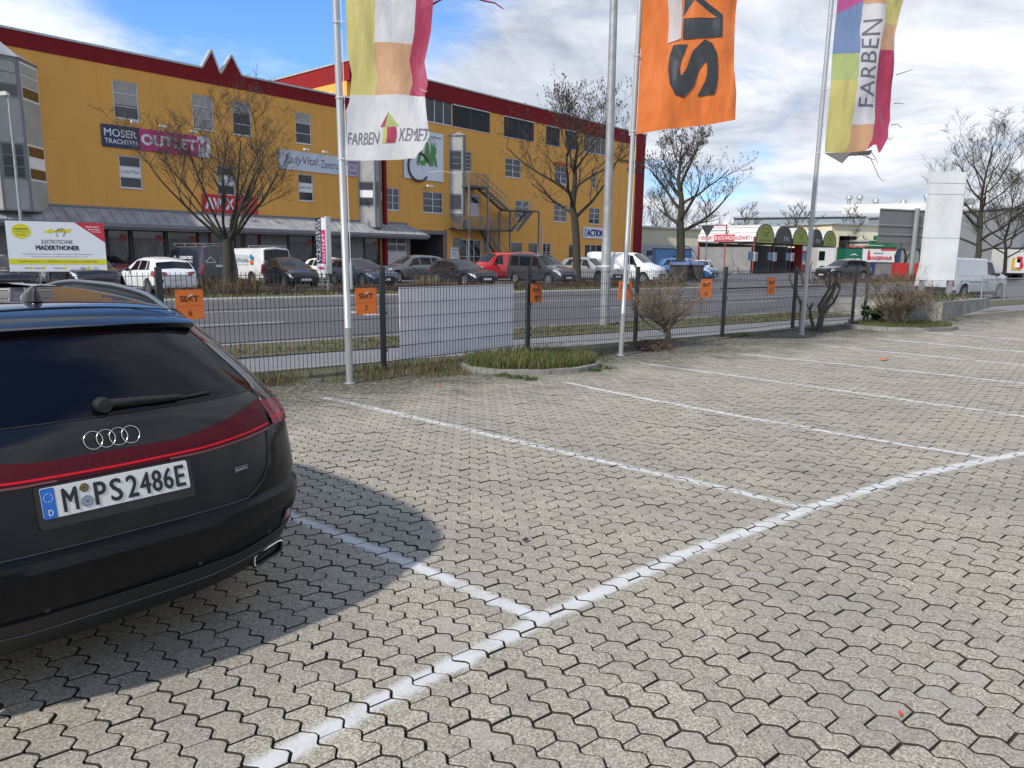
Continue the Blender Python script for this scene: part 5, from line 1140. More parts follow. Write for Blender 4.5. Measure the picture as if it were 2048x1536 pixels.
mb = MB(); mb.box(LW-rw_, LW, -.04, 30, 0, ZB2-.01); mb.build('red_wall', redr, rbt); mb = MB(); mb.box(SN-SR1, LW+.02, -.06, 30.1, ZB2, ZT2); mb.build('parapet', redr, rbt)
mb = MB(); mb.box(SN-SR1-.08, LW+.1, -.14, 30.2, ZT2, ZT2+.12); mb.build('coping', coping, rbt)
mb = MB(); mb.box(SN-SR1-.02, SN-SR1+.28, 2.2, 9.0, ZB2-2.6, ZB2-.8); mb.build('roof_window', M('glazing_band', (.30, .33, .35), .3, var=.4, scale=3), rbt)
mb = MB()
for zz_ in (ZB2-2.7, ZB2-.8): mb.box(SN-SR1-.06, SN-SR1+.1, 2.1, 9.1, zz_, zz_+.25)
mb.build('window_band_frame', wfr, rbt)
for b, (px, stl, r_, c_n) in zip(B3, W3): window(rbt, b, 1 if stl == 'slats' else 1, c_n, style=stl)
for b, (px, r_, c_n) in zip(B2, W2_): window(rbt, b, r_, c_n)
for b, (px, r_, c_n) in zip(B1, W1_): window(rbt, b, r_, c_n)
def doorleaf(b, nm='door', m=garw, glass_top=True):
    a, b_, c, d = b; mb = MB(); mb.box(a, b_, .08, .14, c, d); o = mb.build(nm, m, rbt)
    if glass_top: mb = MB(); mb.box(a+.15, b_-.15, .07, .079, d-.75, d-.2); mb.build('pane', wgl, o)
    mb = MB(); mb.box(b_-.16, b_-.1, .04, .079, c+1.0, c+1.12); mb.build('handle', steel, o); return o
doorleaf(door)
a, b_, c, d = B0['garage1']; mb = MB()
for k in range(6): z0 = c+(d-c)*k/6; mb.box(a+.02, b_-.02, .05, .12, z0+.01, z0+(d-c)/6-.01)
gd = mb.build('garage_door', garw, rbt); mb = MB()
for k in (3, 4):
    for j in range(2): z0 = c+(d-c)*k/6; x0 = a+.15+(b_-a-.2)*j/2; mb.box(x0, x0+(b_-a-.4)/2, .04, .049, z0+.08, z0+(d-c)/6-.08)
mb.build('pane', wgl, gd)
a, b_, c, d = B0['open']; mb = MB(); mb.add([(a, .16, c), (a, 4.8, c), (a, 4.8, d), (a, .16, d), (b_, .16, c), (b_, 4.8, c), (b_, 4.8, d), (b_, .16, d)], [(0, 1, 2, 3), (5, 4, 7, 6), (1, 5, 6, 2), (3, 2, 6, 7), (0, 4, 5, 1)]); mb.build('garage_interior', M('garage_inside', (.10, .10, .10), .9, var=.4), rbt)
mb = MB(); mb.box(a, b_, .0, .15, d-.32, d-.02); mb.box(a-.28, a-.02, -.05, .02, 0, d+.15); mb.box(b_+.02, b_+.28, -.05, .02, 0, d+.15); mb.build('roller_housing', graym, rbt)
window(rbt, B0['entry'], 2, 3, sill=False); window(rbt, B0['entry2'], 2, 3, sill=False)
for k in ('w1', 'w2', 'w3', 'w4'): window(rbt, B0[k], 1, 2 if k == 'w3' else 1, sill=False)
mb = MB()
for k in (545, 595), (760, 798):
    x0, x1 = [R2(fbox(750+q_/3.491, 474, 751+q_/3.491, 492))[0] for q_ in k]; mb.box(x0, x1, -.06, -.001, 1.9, 3.2)
mb.build('wall_panel', bayd, rbt)
s0d, s1d, pC = bay_fit(898, 926, 930, 350); bay(rbt, s0d-SR1, s1d-SR1, s1d-SR1+pC, pC, fa(913, 428, pC)[1], fa(913, 268, pC)[1], [(fa(913, 425, pC)[1]+.3, fa(913, 388, pC)[1], 'g', 'g'), (fa(913, 338, pC)[1], fa(913, 300, pC)[1], 'ggg', 'g')], .35, tip=.9)
mb = MB(); x_ = fs(1084, 480)-SR1; mb.tube([(x_, -.06, 1.2), (x_, -.06, 4.6)], .04, 6); mb.build('downpipe', wfr, rbt)
# its signs
zb_ = fbox(806, 262, 885, 360); t_, W, H = wall_sign('wall_sign', 'large white rehabilitation centre sign with green letters and a bicycle wheel', zb_, M('sign_white2', (.70, .74, .78), .5, var=.04), -.12)
def zs(px, py): a, b = fa(px, py, .12); return a-zb_[0], b-zb_[2]
mb = MB(); z1a = zs(834, 325); z1b = zs(866, 296); text(mb, 'ZAR', z1a[0], z1b[0]+.4, z1a[1]-.15, z1b[1]+.4, -.05, bold=.03, shear=.05); mb.build('lettering', M('sign_green', (.05, .28, .045), .4), t_)
cx, cz = zs(837, 334); mb = MB(); mb.tube([(cx+1.15*math.cos(a), -.06, cz+1.15*math.sin(a)) for a in np.linspace(.4, 5.6, 26)], .09, 6); mb.build('wheel_mark', M('sign_umber', (.09, .055, .045)), t_)
mb = MB(); text(mb, 'Rehabilitation', W*.6, W*.95, H*.88, H*.94, -.01, bold=.0); mb.build('lettering', M('ink_blue', (.05, .12, .2)), t_)
ab = fbox(1165, 455, 1213, 477); t_, W, H = wall_sign('wall_sign', 'white sign with bold blue capitals over the shop entrance by the grey lamp post', ab, swh); mb = MB(); text(mb, 'ACTION', W*.16, W*.84, H*.18, H*.82, -.02, bold=.05); mb.build('lettering', M('sign_blue', (.01, .03, .20)), t_)
mb = MB()
for k in range(4): mb.box(W*(.02+.035*k), W*(.035+.035*k), -.012, -.002, H*.1, H*.9); mb.box(W*(.86+.035*k), W*(.875+.035*k), -.012, -.002, H*.1, H*.9)
mb.build('stripe_mark', M('sign_lightblue', (.15, .22, .45)), t_)
sb_ = fbox(1238, 318, 1282, 330); t_ = thing('letter_sign', 'dark individual letters on the ochre wall near its red corner', 'sign', FW(sb_[0], -.1, sb_[2]), RZ_F); W, H = sb_[1]-sb_[0], sb_[3]-sb_[2]
mb = MB(); text(mb, 'Spielothek', 0, W, 0, H*.95, -.02, bold=.03, shear=.2); text(mb, 'zum Glück', W*.35, W, -H*1.15, -H*.25, -.02, bold=.03, shear=.2); mb.build('lettering', sox, t_)
sb_ = fbox(1106, 323, 1146, 334); t_ = thing('letter_sign', 'red and dark lower case letters on the ochre wall behind the middle tree', 'sign', FW(sb_[0], -.1, sb_[2]), RZ_F); W, H = sb_[1]-sb_[0], sb_[3]-sb_[2]
mb = MB(); text(mb, 'atelier', 0, W*.72, 0, H, -.02, bold=.03); mb.build('lettering', M('letter_red', (.35, .02, .05)), t_); mb = MB(); text(mb, 'in', W*.8, W, 0, H, -.02, bold=.03); mb.build('lettering', sox, t_)
sb_ = fbox(900, 496, 915, 512); t_, W, H = wall_sign('wall_sign', 'small white notice board with dark print right of the garage opening', (sb_[0], sb_[1], 1.2, 2.35), swh); mb = MB(); text(mb, 'ACTION', .1, W-.1, H*.75, H*.9, -.01, bold=.03); text(mb, 'MOSER', .2, W-.2, H*.5, H*.6, -.01); text(mb, 'Anlieferung', .1, W-.1, H*.3, H*.4, -.01); text(mb, '>>', W*.6, W-.1, H*.08, H*.2, -.01); mb.build('lettering', navy, t_)
s_, z_ = fa(860, 372, .5); t_ = thing('flood_light', 'bracket flood light below the white rehabilitation sign', 'flood light', FW(s_, -.5, z_), RZ_F); mb = MB(); mb.box(-.3, .3, -.1, .1, -.06, .08); mb.build('lamp_head', white, t_); mb = MB(); mb.tube([(-.2, .1, 0), (-.3, .4, -.2), (-.3, .5, -.3)], .03, 5); mb.build('arm', steel, t_)
# ------------------------------------------------------------------ outdoor stair
sx = lambda px, off=1.2: fa(px, 440, off)[0]
stt = thing('fire_escape', 'grey galvanised outdoor stair with two landings on the ochre facade', 'staircase', FW(sx(930), 0), RZ_F); x0s = sx(930)
gst = M('stair_steel', (.10, .105, .11), .5, .3, var=.25); gstl = M('stair_steel_light', (.22, .23, .235), .5, .3, var=.2)
zU, zL = fa(960, 371, 1.2)[1]-.1, fa(960, 455, 1.2)[1]-.1; xe = sx(1013)-x0s; xm = sx(968)-x0s; xr2 = sx(1054)-x0s; lx = sx(918)-x0s
def landing(a, b, z, rail_gap=()):
    mb = MB(); mb.box(a, b, -1.7, -.02, z-.16, z); mb.build('landing', gst, stt); mb = MB()
    k = a
    while k <= b: mb.bar((k, -1.68, z), (k, -1.68, z+1.0), .02, .02, up=(1, 0, 0)); k += .14
    mb.bar((a, -1.68, z+1.02), (b, -1.68, z+1.02), .05, .05); mb.bar((a, -1.68, z+1.02), (a, -.05, z+1.02), .05, .05)
    y = -1.6
    while y < -.1: mb.bar((a, y, z), (a, y, z+1), .02, .02, up=(1, 0, 0)); y += .14
    mb.build('railing', gstl, stt)
landing(0, xm+.1, zU); landing(lx, xe, zL)
def flight(a, za, b, zb, y0, y1):
    n = max(4, int(abs(zb-za)/.19)); mb = MB()
    for y in (y0, y1): mb.bar((a, y, za-.12), (b, y, zb-.12), .05, .26)
    for k in range(n+1): u_ = (k+.5)/(n+1); x = a+(b-a)*u_; z = za+(zb-za)*u_; mb.box(x-.13, x+.13, y0, y1, z-.02, z+.02)
    mb.build('stair_flight', gst, stt); mb = MB()
    for y in (y0, y1):
        mb.bar((a, y, za+1.0), (b, y, zb+1.0), .045, .045); mb.bar((a, y, za+.5), (b, y, zb+.5), .02, .02)
        for k in range(7): u_ = k/6; mb.bar((a+(b-a)*u_, y, za+(zb-za)*u_), (a+(b-a)*u_, y, za+(zb-za)*u_+1), .025, .025, up=(1, 0, 0))
    mb.build('railing', gstl, stt)
zM = fa(1030, 419, 2.0)[1]-.9; xt = sx(1050)-x0s; xq = sx(1006)-x0s
flight(xm-.6, zU, xq+.2, zM+.9, -1.7, -.9); flight(xe-.1, zL, xt-.6, zM+.9, -2.6, -1.85)
mb = MB(); mb.box(xq+.15, xt+.3, -2.7, -.8, zM+.76, zM+.9); mb.build('landing', gst, stt)
flight(xm-.2, zL, xe+.6, .05, -1.7, -.9)
mb = MB()
for x, y in ((.05, -1.65), (xm, -1.65), (xe, -1.65), (xe, -.3), (xt+.4, -2.6)): mb.bar((x, y, -.02), (x, y, zU if x < xe-.1 else zM+.8), .13, .13, up=(1, 0, 0))
mb.build('column', gstl, stt)
mb = MB(); mb.box(.9, 1.5, -.5, -.15, zL+.15, zL+.75); t_ = tag(mb.build('air_conditioner', M('unit_grey', (.3, .3, .3), .6), loc=FW(x0s, 0), rz=RZ_F), 'grey air conditioning unit on the lower stair landing', 'air conditioner')
# ------------------------------------------------------------------ road vehicles: one parametric shell, many bodies
PROF = {
 'hatch': dict(L=4.05, H=1.48, W=1.76, top=[(0, .55), (.04, .68), (.14, .78), (.5, .90), (1.0, .99), (1.12, 1.02), (1.5, 1.22), (1.92, 1.42), (2.35, 1.475), (3.0, 1.46), (3.45, 1.40), (3.62, 1.35), (3.88, 1.02), (3.99, .9), (4.04, .8), (4.05, .5)], bz=(.88, .97), ws=(1.16, 1.88), rw=(3.66, 3.86), wh=(.78, 3.32), R=.31, roof=.72, sw=[(1.55, 2.35, 1.95, 2.35), (2.42, 3.1, 2.42, 3.0), (3.16, 3.45, 3.08, 3.22)]),
 'estate': dict(L=4.75, H=1.46, W=1.84, top=[(0, .52), (.04, .66), (.16, .77), (.8, .91), (1.4, .98), (1.5, 1.0), (1.9, 1.2), (2.32, 1.39), (2.8, 1.455), (3.8, 1.43), (4.2, 1.38), (4.35, 1.32), (4.6, 1.0), (4.7, .9), (4.74, .8), (4.75, .5)], bz=(.87, .97), ws=(1.54, 2.28), rw=(4.38, 4.58), wh=(.9, 3.7), R=.335, roof=.70, sw=[(1.95, 2.75, 2.35, 2.75), (2.82, 3.5, 2.82, 3.5), (3.57, 4.15, 3.57, 3.95)]),
 'suv': dict(L=4.5, H=1.66, W=1.86, top=[(0, .62), (.04, .80), (.15, .92), (.9, 1.04), (1.15, 1.08), (1.25, 1.12), (1.6, 1.34), (1.98, 1.57), (2.5, 1.65), (3.5, 1.63), (3.95, 1.57), (4.08, 1.5), (4.3, 1.15), (4.42, 1.0), (4.48, .9), (4.5, .55)], bz=(1.0, 1.08), ws=(1.28, 1.95), rw=(4.1, 4.28), wh=(.88, 3.55), R=.36, roof=.72, sw=[(1.65, 2.4, 2.02, 2.4), (2.47, 3.2, 2.47, 3.2), (3.27, 3.85, 3.27, 3.6)]),
 'mpv': dict(L=4.5, H=1.83, W=1.83, top=[(0, .6), (.04, .80), (.15, .92), (.7, 1.04), (1.0, 1.12), (1.08, 1.16), (1.5, 1.48), (1.85, 1.72), (2.2, 1.79), (4.25, 1.82), (4.42, 1.72), (4.47, 1.1), (4.5, .55)], bz=(1.0, 1.04), ws=(1.1, 1.84), rw=(4.425, 4.462), wh=(.88, 3.62), R=.32, roof=.80, sw=[(1.5, 2.3, 1.9, 2.3), (2.42, 3.35, 2.42, 3.35), (3.45, 4.15, 3.45, 4.1)]),
 'van': dict(L=5.1, H=1.92, W=1.93, top=[(0, .6), (.04, .84), (.15, .98), (.65, 1.14), (.9, 1.22), (.98, 1.26), (1.35, 1.56), (1.7, 1.82), (2.1, 1.89), (4.85, 1.92), (5.0, 1.88), (5.06, 1.2), (5.1, .55)], bz=(1.06, 1.10), ws=(1.0, 1.68), rw=(5.005, 5.05), wh=(.95, 4.1), R=.335, roof=.84, sw=[(1.38, 2.15, 1.72, 2.15)]),
}
PCT = {}
class Shape:
    def __init__(s, kind, L=None, H=None, W=None):
        p = PROF[kind]; s.p = p; s.L, s.H, s.W = L or p['L'], H or p['H'], W or p['W']; s.kx = s.L/p['L']; s.kz = s.H/p['H']
        s.ty = np.array([a for a, _ in p['top']])*s.kx; s.tz = np.array([b for _, b in p['top']])*s.kz; s.wh = [a*s.kx for a in p['wh']]; s.R = p['R']
    def sec(s, y):
        p = s.p; hw = s.W/2; k = 1-.20*max(0, 1-y/.75)**2.3-.12*max(0, 1-(s.L-y)/.55)**2.3; w_ = hw*k
        zt = float(np.interp(y, s.ty, s.tz)); zb = .20+.10*max(0, 1-y/.3)+.12*max(0, 1-(s.L-y)/.35); a = 0
        for c in s.wh:
            d = abs(y-c); Ra = s.R+.055
            if d < Ra: a = max(a, math.sqrt(Ra*Ra-d*d)+s.R)
        zbt = (p['bz'][0]+(p['bz'][1]-p['bz'][0])*y/s.L)*s.kz; zbl = min(zbt, zt-.09); g = max(0, min(1, (zt-zbt)/(s.H-zbt))); wr = w_*(.93*(1-g)+p['roof']*g)
        lo = max(zb, a); r2 = max(zb+.07, a+.005); r3 = max(.52*s.kz*.9, a+.03); r3 = min(r3, zbl-.05); r4 = max(min(zbl*.82, zbl-.04), r3+.02); r5 = max(zbl, r4+.01); lo = min(lo, r3-.02); r2 = min(r2, r3-.01)
        z6 = max(r5+.012, zt-.075*(.4+.6*g)); z7 = max(z6+.004, zt-.016); cr = .012+.02*g
        return [(0, lo), (w_*.84, lo), (w_*.975, r2), (w_, r3), (w_*.99, r4), (w_*.955, r5), (wr, z6), (max(wr-.10, wr*.8), z7), (0, zt+cr)]
    def S(s, y, t, side=1, off=0):
        y = min(max(y, 0.0), s.L); q = s.sec(y); i = min(7, int(t)); f = t-i; x = q[i][0]+(q[i+1][0]-q[i][0])*f; z = q[i][1]+(q[i+1][1]-q[i][1])*f
        if off:
            e = .03; q2 = s.sec(min(y+e, s.L)); q1 = s.sec(max(y-e, 0)); a = np.array([q2[i][0]-q1[i][0]+(q2[i+1][0]-q2[i][0]-q1[i+1][0]+q1[i][0])*f, 2*e, q2[i][1]-q1[i][1]+(q2[i+1][1]-q2[i][1]-q1[i+1][1]+q1[i][1])*f])
            b = np.array([q[i+1][0]-q[i][0], 0, q[i+1][1]-q[i][1]]); n = np.cross(a, b); n = n/(np.linalg.norm(n)+1e-9)
            n = n if n[0]*1.0+n[2]*.3 > 0 or abs(n[0]) < .05 and n[2] > 0 else -n
            if n[2] < -.3: n = -n
            return (side*(x+n[0]*off), y+n[1]*off, z+n[2]*off)
        return (side*x, y, z)
    def patch(s, mb, q4, off=.005, nu=8, nv=4, sides=(1, -1), mi=0):
        (y0, t0), (y1, t1), (y2, t2), (y3, t3) = q4     # bottom-front, bottom-rear, top-rear, top-front
        for sd in sides:
            mb.grid([[s.S((y0+(y1-y0)*u+((y3+(y2-y3)*u)-(y0+(y1-y0)*u))*v), (t0+(t1-t0)*u+((t3+(t2-t3)*u)-(t0+(t1-t0)*u))*v), sd, off) for u in np.linspace(0, 1, nu+1)] for v in np.linspace(0, 1, nv+1)], mi)
    def across(s, mb, y0, y1, t0=6.7, off=.005, n=8, mi=0):
        rows = []
        for y in np.linspace(y0, y1, 7): rows.append([s.S(y, 8-(8-t0)*k/n, 1, off) for k in range(n, 0, -1)]+[s.S(y, 8, 1, off)]+[s.S(y, 8-(8-t0)*k/n, -1, off) for k in range(1, n+1)])
        mb.grid(rows, mi)
KM = {}
def make_car(label, cat, name, kind, pos, heading, mat, L=None, H=None, W=None, group='cars parked in front of the ochre buildings', rear=True, front=True, steelw=False, tint=None, plate='', roofbars=False, van_rear_glass=True, z=0):
    """heading: direction the car faces, clockwise from +Y; pos = ground point of the middle"""
    sh = Shape(kind, L, H, W); s_ = sh; h = heading; fx, fy = math.sin(h), math.cos(h)
    # local: x right, +y forward of a viewer behind; shell y runs from the nose backwards, so flip
    t_ = thing(name, label, cat, (pos[0], pos[1], z), math.pi-h, group)       # local +y = rearwards
    off = -sh.L/2; kk = (kind, L, H, W)
    def place(mb): mb.v = [(v[0], v[1]+off, v[2]) for v in mb.v]; return mb
    if kk not in KM:
        d = {}; mb = MB(); ys = sorted(set([0, .015, .05, .1, .17, .26]+list(np.arange(.35, sh.L-.3, .09))+[sh.L-.26, sh.L-.17, sh.L-.1, sh.L-.05, sh.L-.015, sh.L]+list(sh.ty)))
        ys = [y for i, y in enumerate(ys) if i == 0 or y-ys[i-1] > .012]; secs = []
        for y in ys: q = sh.sec(y); secs.append([(x, y, zz_) for x, zz_ in q]+[(-x, y, zz_) for x, zz_ in q[::-1][1:-1]])
        mb.grid(secs, wrap=True); n = len(secs[0]); mb.f += [tuple(range(n)), tuple((len(secs)-1)*n+k for k in range(n-1, -1, -1))]; mb.m += [0, 0]; d['body'] = mb
        mb = MB(); sh.across(mb, sh.p['ws'][0]*sh.kx, sh.p['ws'][1]*sh.kx, 6.35); d['windscreen'] = mb
        mb = MB(); sh.across(mb, sh.p['rw'][0]*sh.kx, sh.p['rw'][1]*sh.kx, 6.5); d['rear_window'] = mb
        for i, (a, b, c, e) in enumerate(sh.p['sw']):
            mb = MB(); a, b, c, e = [q*sh.kx for q in (a, b, c, e)]; sh.patch(mb, [(a, 5.08), (b, 5.08), (e, 5.90), (c, 5.90)], .006); d['side_window%d' % i] = mb
        mb = MB(); sh.patch(mb, [(.03, 3.55), (.55*sh.kx, 4.55), (.50*sh.kx, 4.98), (.02, 4.7)], .008, 10, 4); d['headlight'] = mb
        mb = MB(); 
        if kind in ('van', 'mpv'): sh.patch(mb, [(sh.L-.16, 3.3), (sh.L-.02, 3.3), (sh.L-.03, 5.0), (sh.L-.12, 5.0)], .008, 6, 6)
        else:
            sh.patch(mb, [(sh.L-.42, 4.1), (sh.L-.05, 3.7), (sh.L-.05, 4.9), (sh.L-.34, 5.0)], .010, 8, 4); zz_ = .74*sh.kz*(1.12 if kind == 'suv' else 1)
            for sd in (1, -1):
                x1_ = sd*(sh.W/2*.80); x0_ = sd*(sh.W/2*.80-.30); mb.add([(x0_, sh.L+.005, zz_+.05), (x1_, sh.L-.03, zz_), (x1_, sh.L-.05, zz_+.21), (x0_, sh.L-.02, zz_+.17), (x0_, sh.L-.15, zz_+.05), (x1_, sh.L-.2, zz_), (x1_, sh.L-.2, zz_+.2), (x0_, sh.L-.15, zz_+.16)], [(0, 1, 2, 3), (3, 2, 6, 7), (0, 3, 7, 4), (1, 5, 6, 2), (0, 4, 5, 1)])
        d['tail_light'] = mb
        mb = MB(); sh.patch(mb, [(.0, 1.2), (.30, 2.1), (.30, 2.6), (0, 2.5)], .006, 6, 3); sh.patch(mb, [(sh.L-.32, 2.1), (sh.L, 1.2), (sh.L, 2.6), (sh.L-.32, 2.7)], .006, 6, 3)
        sh.patch(mb, [(sh.wh[0]+sh.R+.07, 1.9), (sh.wh[1]-sh.R-.07, 1.9), (sh.wh[1]-sh.R-.07, 2.35), (sh.wh[0]+sh.R+.07, 2.35)], .008, 8, 2); d['bumper_trim'] = mb
        fz0, fz1 = .30*sh.kz, .62*sh.kz; mb = MB(); wgr = sh.W*.30
        mb.add([(-wgr*.8, -.012, fz0), (wgr*.8, -.012, fz0), (wgr, -.012, fz0+(fz1-fz0)*.45), (wgr*.9, -.012, fz1*.93), (-wgr*.9, -.012, fz1*.93), (-wgr, -.012, fz0+(fz1-fz0)*.45)], [(5, 4, 3, 2, 1, 0)])
        d['grille'] = mb
        mb = MB()
        for sd in (1, -1):
            for yy in ([sh.p['sw'][0][0]*sh.kx-.02, sh.p['sw'][0][1]*sh.kx+.035]+([sh.p['sw'][1][1]*sh.kx+.03] if len(sh.p['sw']) > 1 else [])):
                mb.tube([sh.S(yy, t, sd, .002) for t in (2.1, 2.6, 3, 3.5, 4, 4.5, 5)], .006, 3)
        d['door_gap'] = mb
        mb = MB(); mx_ = sh.p['sw'][0][0]*sh.kx+.12; q = sh.sec(mx_)
        for sd in (1, -1): mb.lathe([(0, -.09), (.06, -.08), (.082, 0), (.06, .08), (0, .1)], 12, 'x', (sd*(q[5][0]+.12), mx_, q[5][1]+.07)); mb.bar((sd*q[5][0], mx_, q[5][1]+.02), (sd*(q[5][0]+.1), mx_, q[5][1]+.04), .05, .04)
        d['side_mirror'] = mb
        mb = MB(); mb.box(-sh.W/2*.8, sh.W/2*.8, .3, sh.L-.3, .17, .24); mb.box(-sh.W/2*.72, sh.W/2*.72, .2, sh.L-.25, .24, .6); d['underbody'] = mb
        md = {}
        for k, mb in d.items():
            base = 'side_window' if k.startswith('side_window') else k; mm = {'body': mat, 'windscreen': glass, 'rear_window': glass, 'side_window': glass, 'headlight': lamp, 'tail_light': redl, 'bumper_trim': dark, 'grille': black, 'door_gap': black, 'side_mirror': dark, 'underbody': black}[base]
            me = place(mb).mesh(base, mm, 38 if base in ('body', 'side_mirror') else (True if base in ('windscreen',) else False))
            if base == 'body': bm = bmesh.new(); bm.from_mesh(me); bmesh.ops.recalc_face_normals(bm, faces=bm.faces); bm.to_mesh(me); bm.free()
            md[k] = (base, me)
        KM[kk] = md
    for k, (base, me) in KM[kk].items():
        if k == 'rear_window' and not van_rear_glass: continue
        if k == 'body' : me = me.copy(); me.materials.clear(); me.materials.append(mat)
        if kind == 'van' and k == 'side_window1': continue
        o = bpy.data.objects.new(base, me); C.objects.link(o); o.parent = t_
    for y in sh.wh:
        for sd in (-1, 1): wheel(t_, sd*(sh.W/2-.12), y+off, sh.R, .2, sd)
    mb = MB(); mb.box(-.26, .26, off-.03, off-.018, .36*sh.kz, .36*sh.kz+.11); mb.build('licence_plate', M('plate_white', (.6, .6, .6)), t_)
    mb = MB(); zz_ = .9 if kind == 'hatch' else .55; zz_ = .62 if kind in ('estate', 'suv', 'hatch') else 1.0; mb.box(-.26, .26, sh.L+off-.01+.02, sh.L+off+.025, zz_, zz_+.11); mb.build('licence_plate', M('plate_white', (.6, .6, .6)), t_)
    if roofbars:
        mb = MB()
        for y in roofbars: mb.bar((-sh.W*.40, y+off, sh.H+.10), (sh.W*.40, y+off, sh.H+.10), .06, .03); mb.bar((-sh.W*.38, y+off, sh.H-.03), (-sh.W*.38, y+off, sh.H+.1), .03, .03, up=(1, 0, 0)); mb.bar((sh.W*.38, y+off, sh.H-.03), (sh.W*.38, y+off, sh.H+.1), .03, .03, up=(1, 0, 0))
        mb.build('roof_bar', alu, t_)
    return t_, sh
TOB = FA-math.pi/2; FRB = FA+math.pi/2; ALONG = FA; BACK = FA+math.pi      # towards building / out of it / along the facade
def at(px, depth): p = AZ(px, depth); return p
pwhite, pnavy, pblack, pgrey, pdgrey, psilv, pred = paint('white', (.72, .73, .74)), paint('navy', (.012, .018, .035)), paint('black', (.012, .013, .018)), paint('grey', (.13, .14, .15), .4), paint('dark_grey', (.055, .06, .068), .4), paint('silver', (.34, .36, .38), .5), paint('red', (.55, .012, .02))
pblue, pcyan = paint('blue', (.015, .12, .33), .2), paint('slate_blue', (.07, .10, .15), .5)
c1, s1_ = make_car('white hatchback parked nose in, seen from behind beside the tradesman board', 'car', 'parked_car', 'hatch', at(309, 30.0), TOB+.02, pwhite)
t_, s_v = make_car('dark navy delivery van with white logos and roof rack behind the white hatchback', 'van', 'delivery_van', 'van', at(392, 37.0), TOB+.02, pnavy, H=2.0, roofbars=(1.9, 3.0, 4.2), van_rear_glass=False)
def van_text(t_, sh, items, m, side, x=None):
    mb = MB()
    for tx, y0, y1, z0, z1, bold in items:
        v, f, _ = text_geo(tx, bold, 0, 1)
        xx = sh.W/2+.012
        P = []
        for a, b in v:
            y = (y1-(y1-y0)*(1-a)) if side > 0 else (y1-(y1-y0)*a); y = y0+(y1-y0)*(a if side > 0 else 1-a); z = z0+(z1-z0)*b
            P.append((side*xx, y-sh.L/2, z))
        mb.add(P, f)
    return mb.build('lettering', m, t_)
lw = M('letter_white', (.7, .7, .7))
van_text(t_, s_v, [('CASATEC', 2.9, 4.3, 1.36, 1.50, .04), ('HAUSTECHNIK', 2.9, 4.3, 1.20, 1.30, .0)], lw, 1)
mb = MB(); x_ = s_v.W/2+.012; hy = 2.1
for a, b in (((hy, 1.22), (hy+.3, 1.5)), ((hy+.3, 1.5), (hy+.6, 1.22)), ((hy, 1.22), (hy+.6, 1.22)), ((hy+.2, 1.22), (hy+.2, 1.36)), ((hy+.4, 1.22), (hy+.4, 1.36))): mb.bar((x_, a[0]-s_v.L/2, a[1]), (x_, b[0]-s_v.L/2, b[1]), .01, .03)
mb.build('house_mark', lw, t_)
mb = MB(); yr_ = s_v.L/2+.012; text(mb, 'CASATEC', -.1, .6, 1.36, 1.48, 0, bold=.04); text(mb, 'HAUSTECHNIK', -.1, .6, 1.2, 1.29, 0); mb.v = [(-x, yr_, z) for x, y, z in mb.v]
for a, b in (((-.75, 1.22), (-.5, 1.48)), ((-.5, 1.48), (-.25, 1.22)), ((-.75, 1.22), (-.25, 1.22))): mb.bar((-a[0], yr_, a[1]), (-b[0], yr_, b[1]), .01, .03)
mb.build('lettering', lw, t_)
t_, s_v = make_car('white panel van with coloured heating logo and roof bar, right of the big tree trunk', 'van', 'delivery_van', 'van', at(502, 40.2), TOB-.02, pwhite, H=1.95, roofbars=(3.6, 4.7))
van_text(t_, s_v, [('HAUSTECHNIK', 2.3, 3.9, 1.22, 1.40, .03), ('BAUER WAGNER', 2.3, 3.9, 1.48, 1.58, .0), ('HEIZUNG SANITÄR', 2.3, 3.9, 1.06, 1.14, .0)], M('letter_teal', (.04, .14, .17)), 1)
mb = MB(); mb.box(s_v.W/2+.008, s_v.W/2+.013, 4.05-s_v.L/2, 4.3-s_v.L/2, 1.36, 1.6); mb.build('logo_mark', M('logo_blue', (.03, .25, .5)), t_); mb = MB(); mb.box(s_v.W/2+.008, s_v.W/2+.013, 4.05-s_v.L/2, 4.3-s_v.L/2, 1.10, 1.32); mb.build('logo_mark', M('logo_orange', (.7, .12, .02)), t_)
make_car('small black hatchback facing the road between the white van and the outlet totem', 'car', 'parked_car', 'hatch', at(577, 37.6), FRB+.12, pblack, L=3.7)
make_car('white estate car half hidden behind the outlet totem', 'car', 'parked_car', 'estate', at(672, 43.5), FRB, pwhite)
make_car('slate blue grey estate facing the road behind the nearest flagpole', 'car', 'parked_car', 'estate', at(722, 39.6), FRB+.1, pcyan)
make_car('grey sport utility car driving left past the garage doors', 'car', 'parked_car', 'suv', at(822, 45.5), BACK+.25, pgrey)
make_car('black estate car facing the road with bright headlights, in front of the garage opening', 'car', 'parked_car', 'estate', at(925, 42.2), FRB+.18, pblack)
make_car('bright red van facing left behind the dark grey people carrier', 'van', 'delivery_van', 'van', at(1003, 50.5), BACK+.3, pred, H=1.9)
make_car('dark grey people carrier with roof rails and tinted windows beside the red van', 'car', 'parked_car', 'mpv', at(1083, 46.0), FRB+.05, pdgrey, roofbars=(1.9, 3.6))
make_car('grey compact sport utility car behind the middle tree trunk', 'car', 'parked_car', 'suv', at(1183, 50.0), FRB+.05, psilv)
t_, s_v = make_car('large white panel van facing right behind the two central poles', 'van', 'delivery_van', 'van', at(1252, 50.2), FRB-.15, pwhite, H=2.02, L=5.3)
make_car('blue sport utility car with bright alloy wheels next to the black bins', 'car', 'parked_car', 'suv', at(1375, 56.5), FRB-.1, pblue)
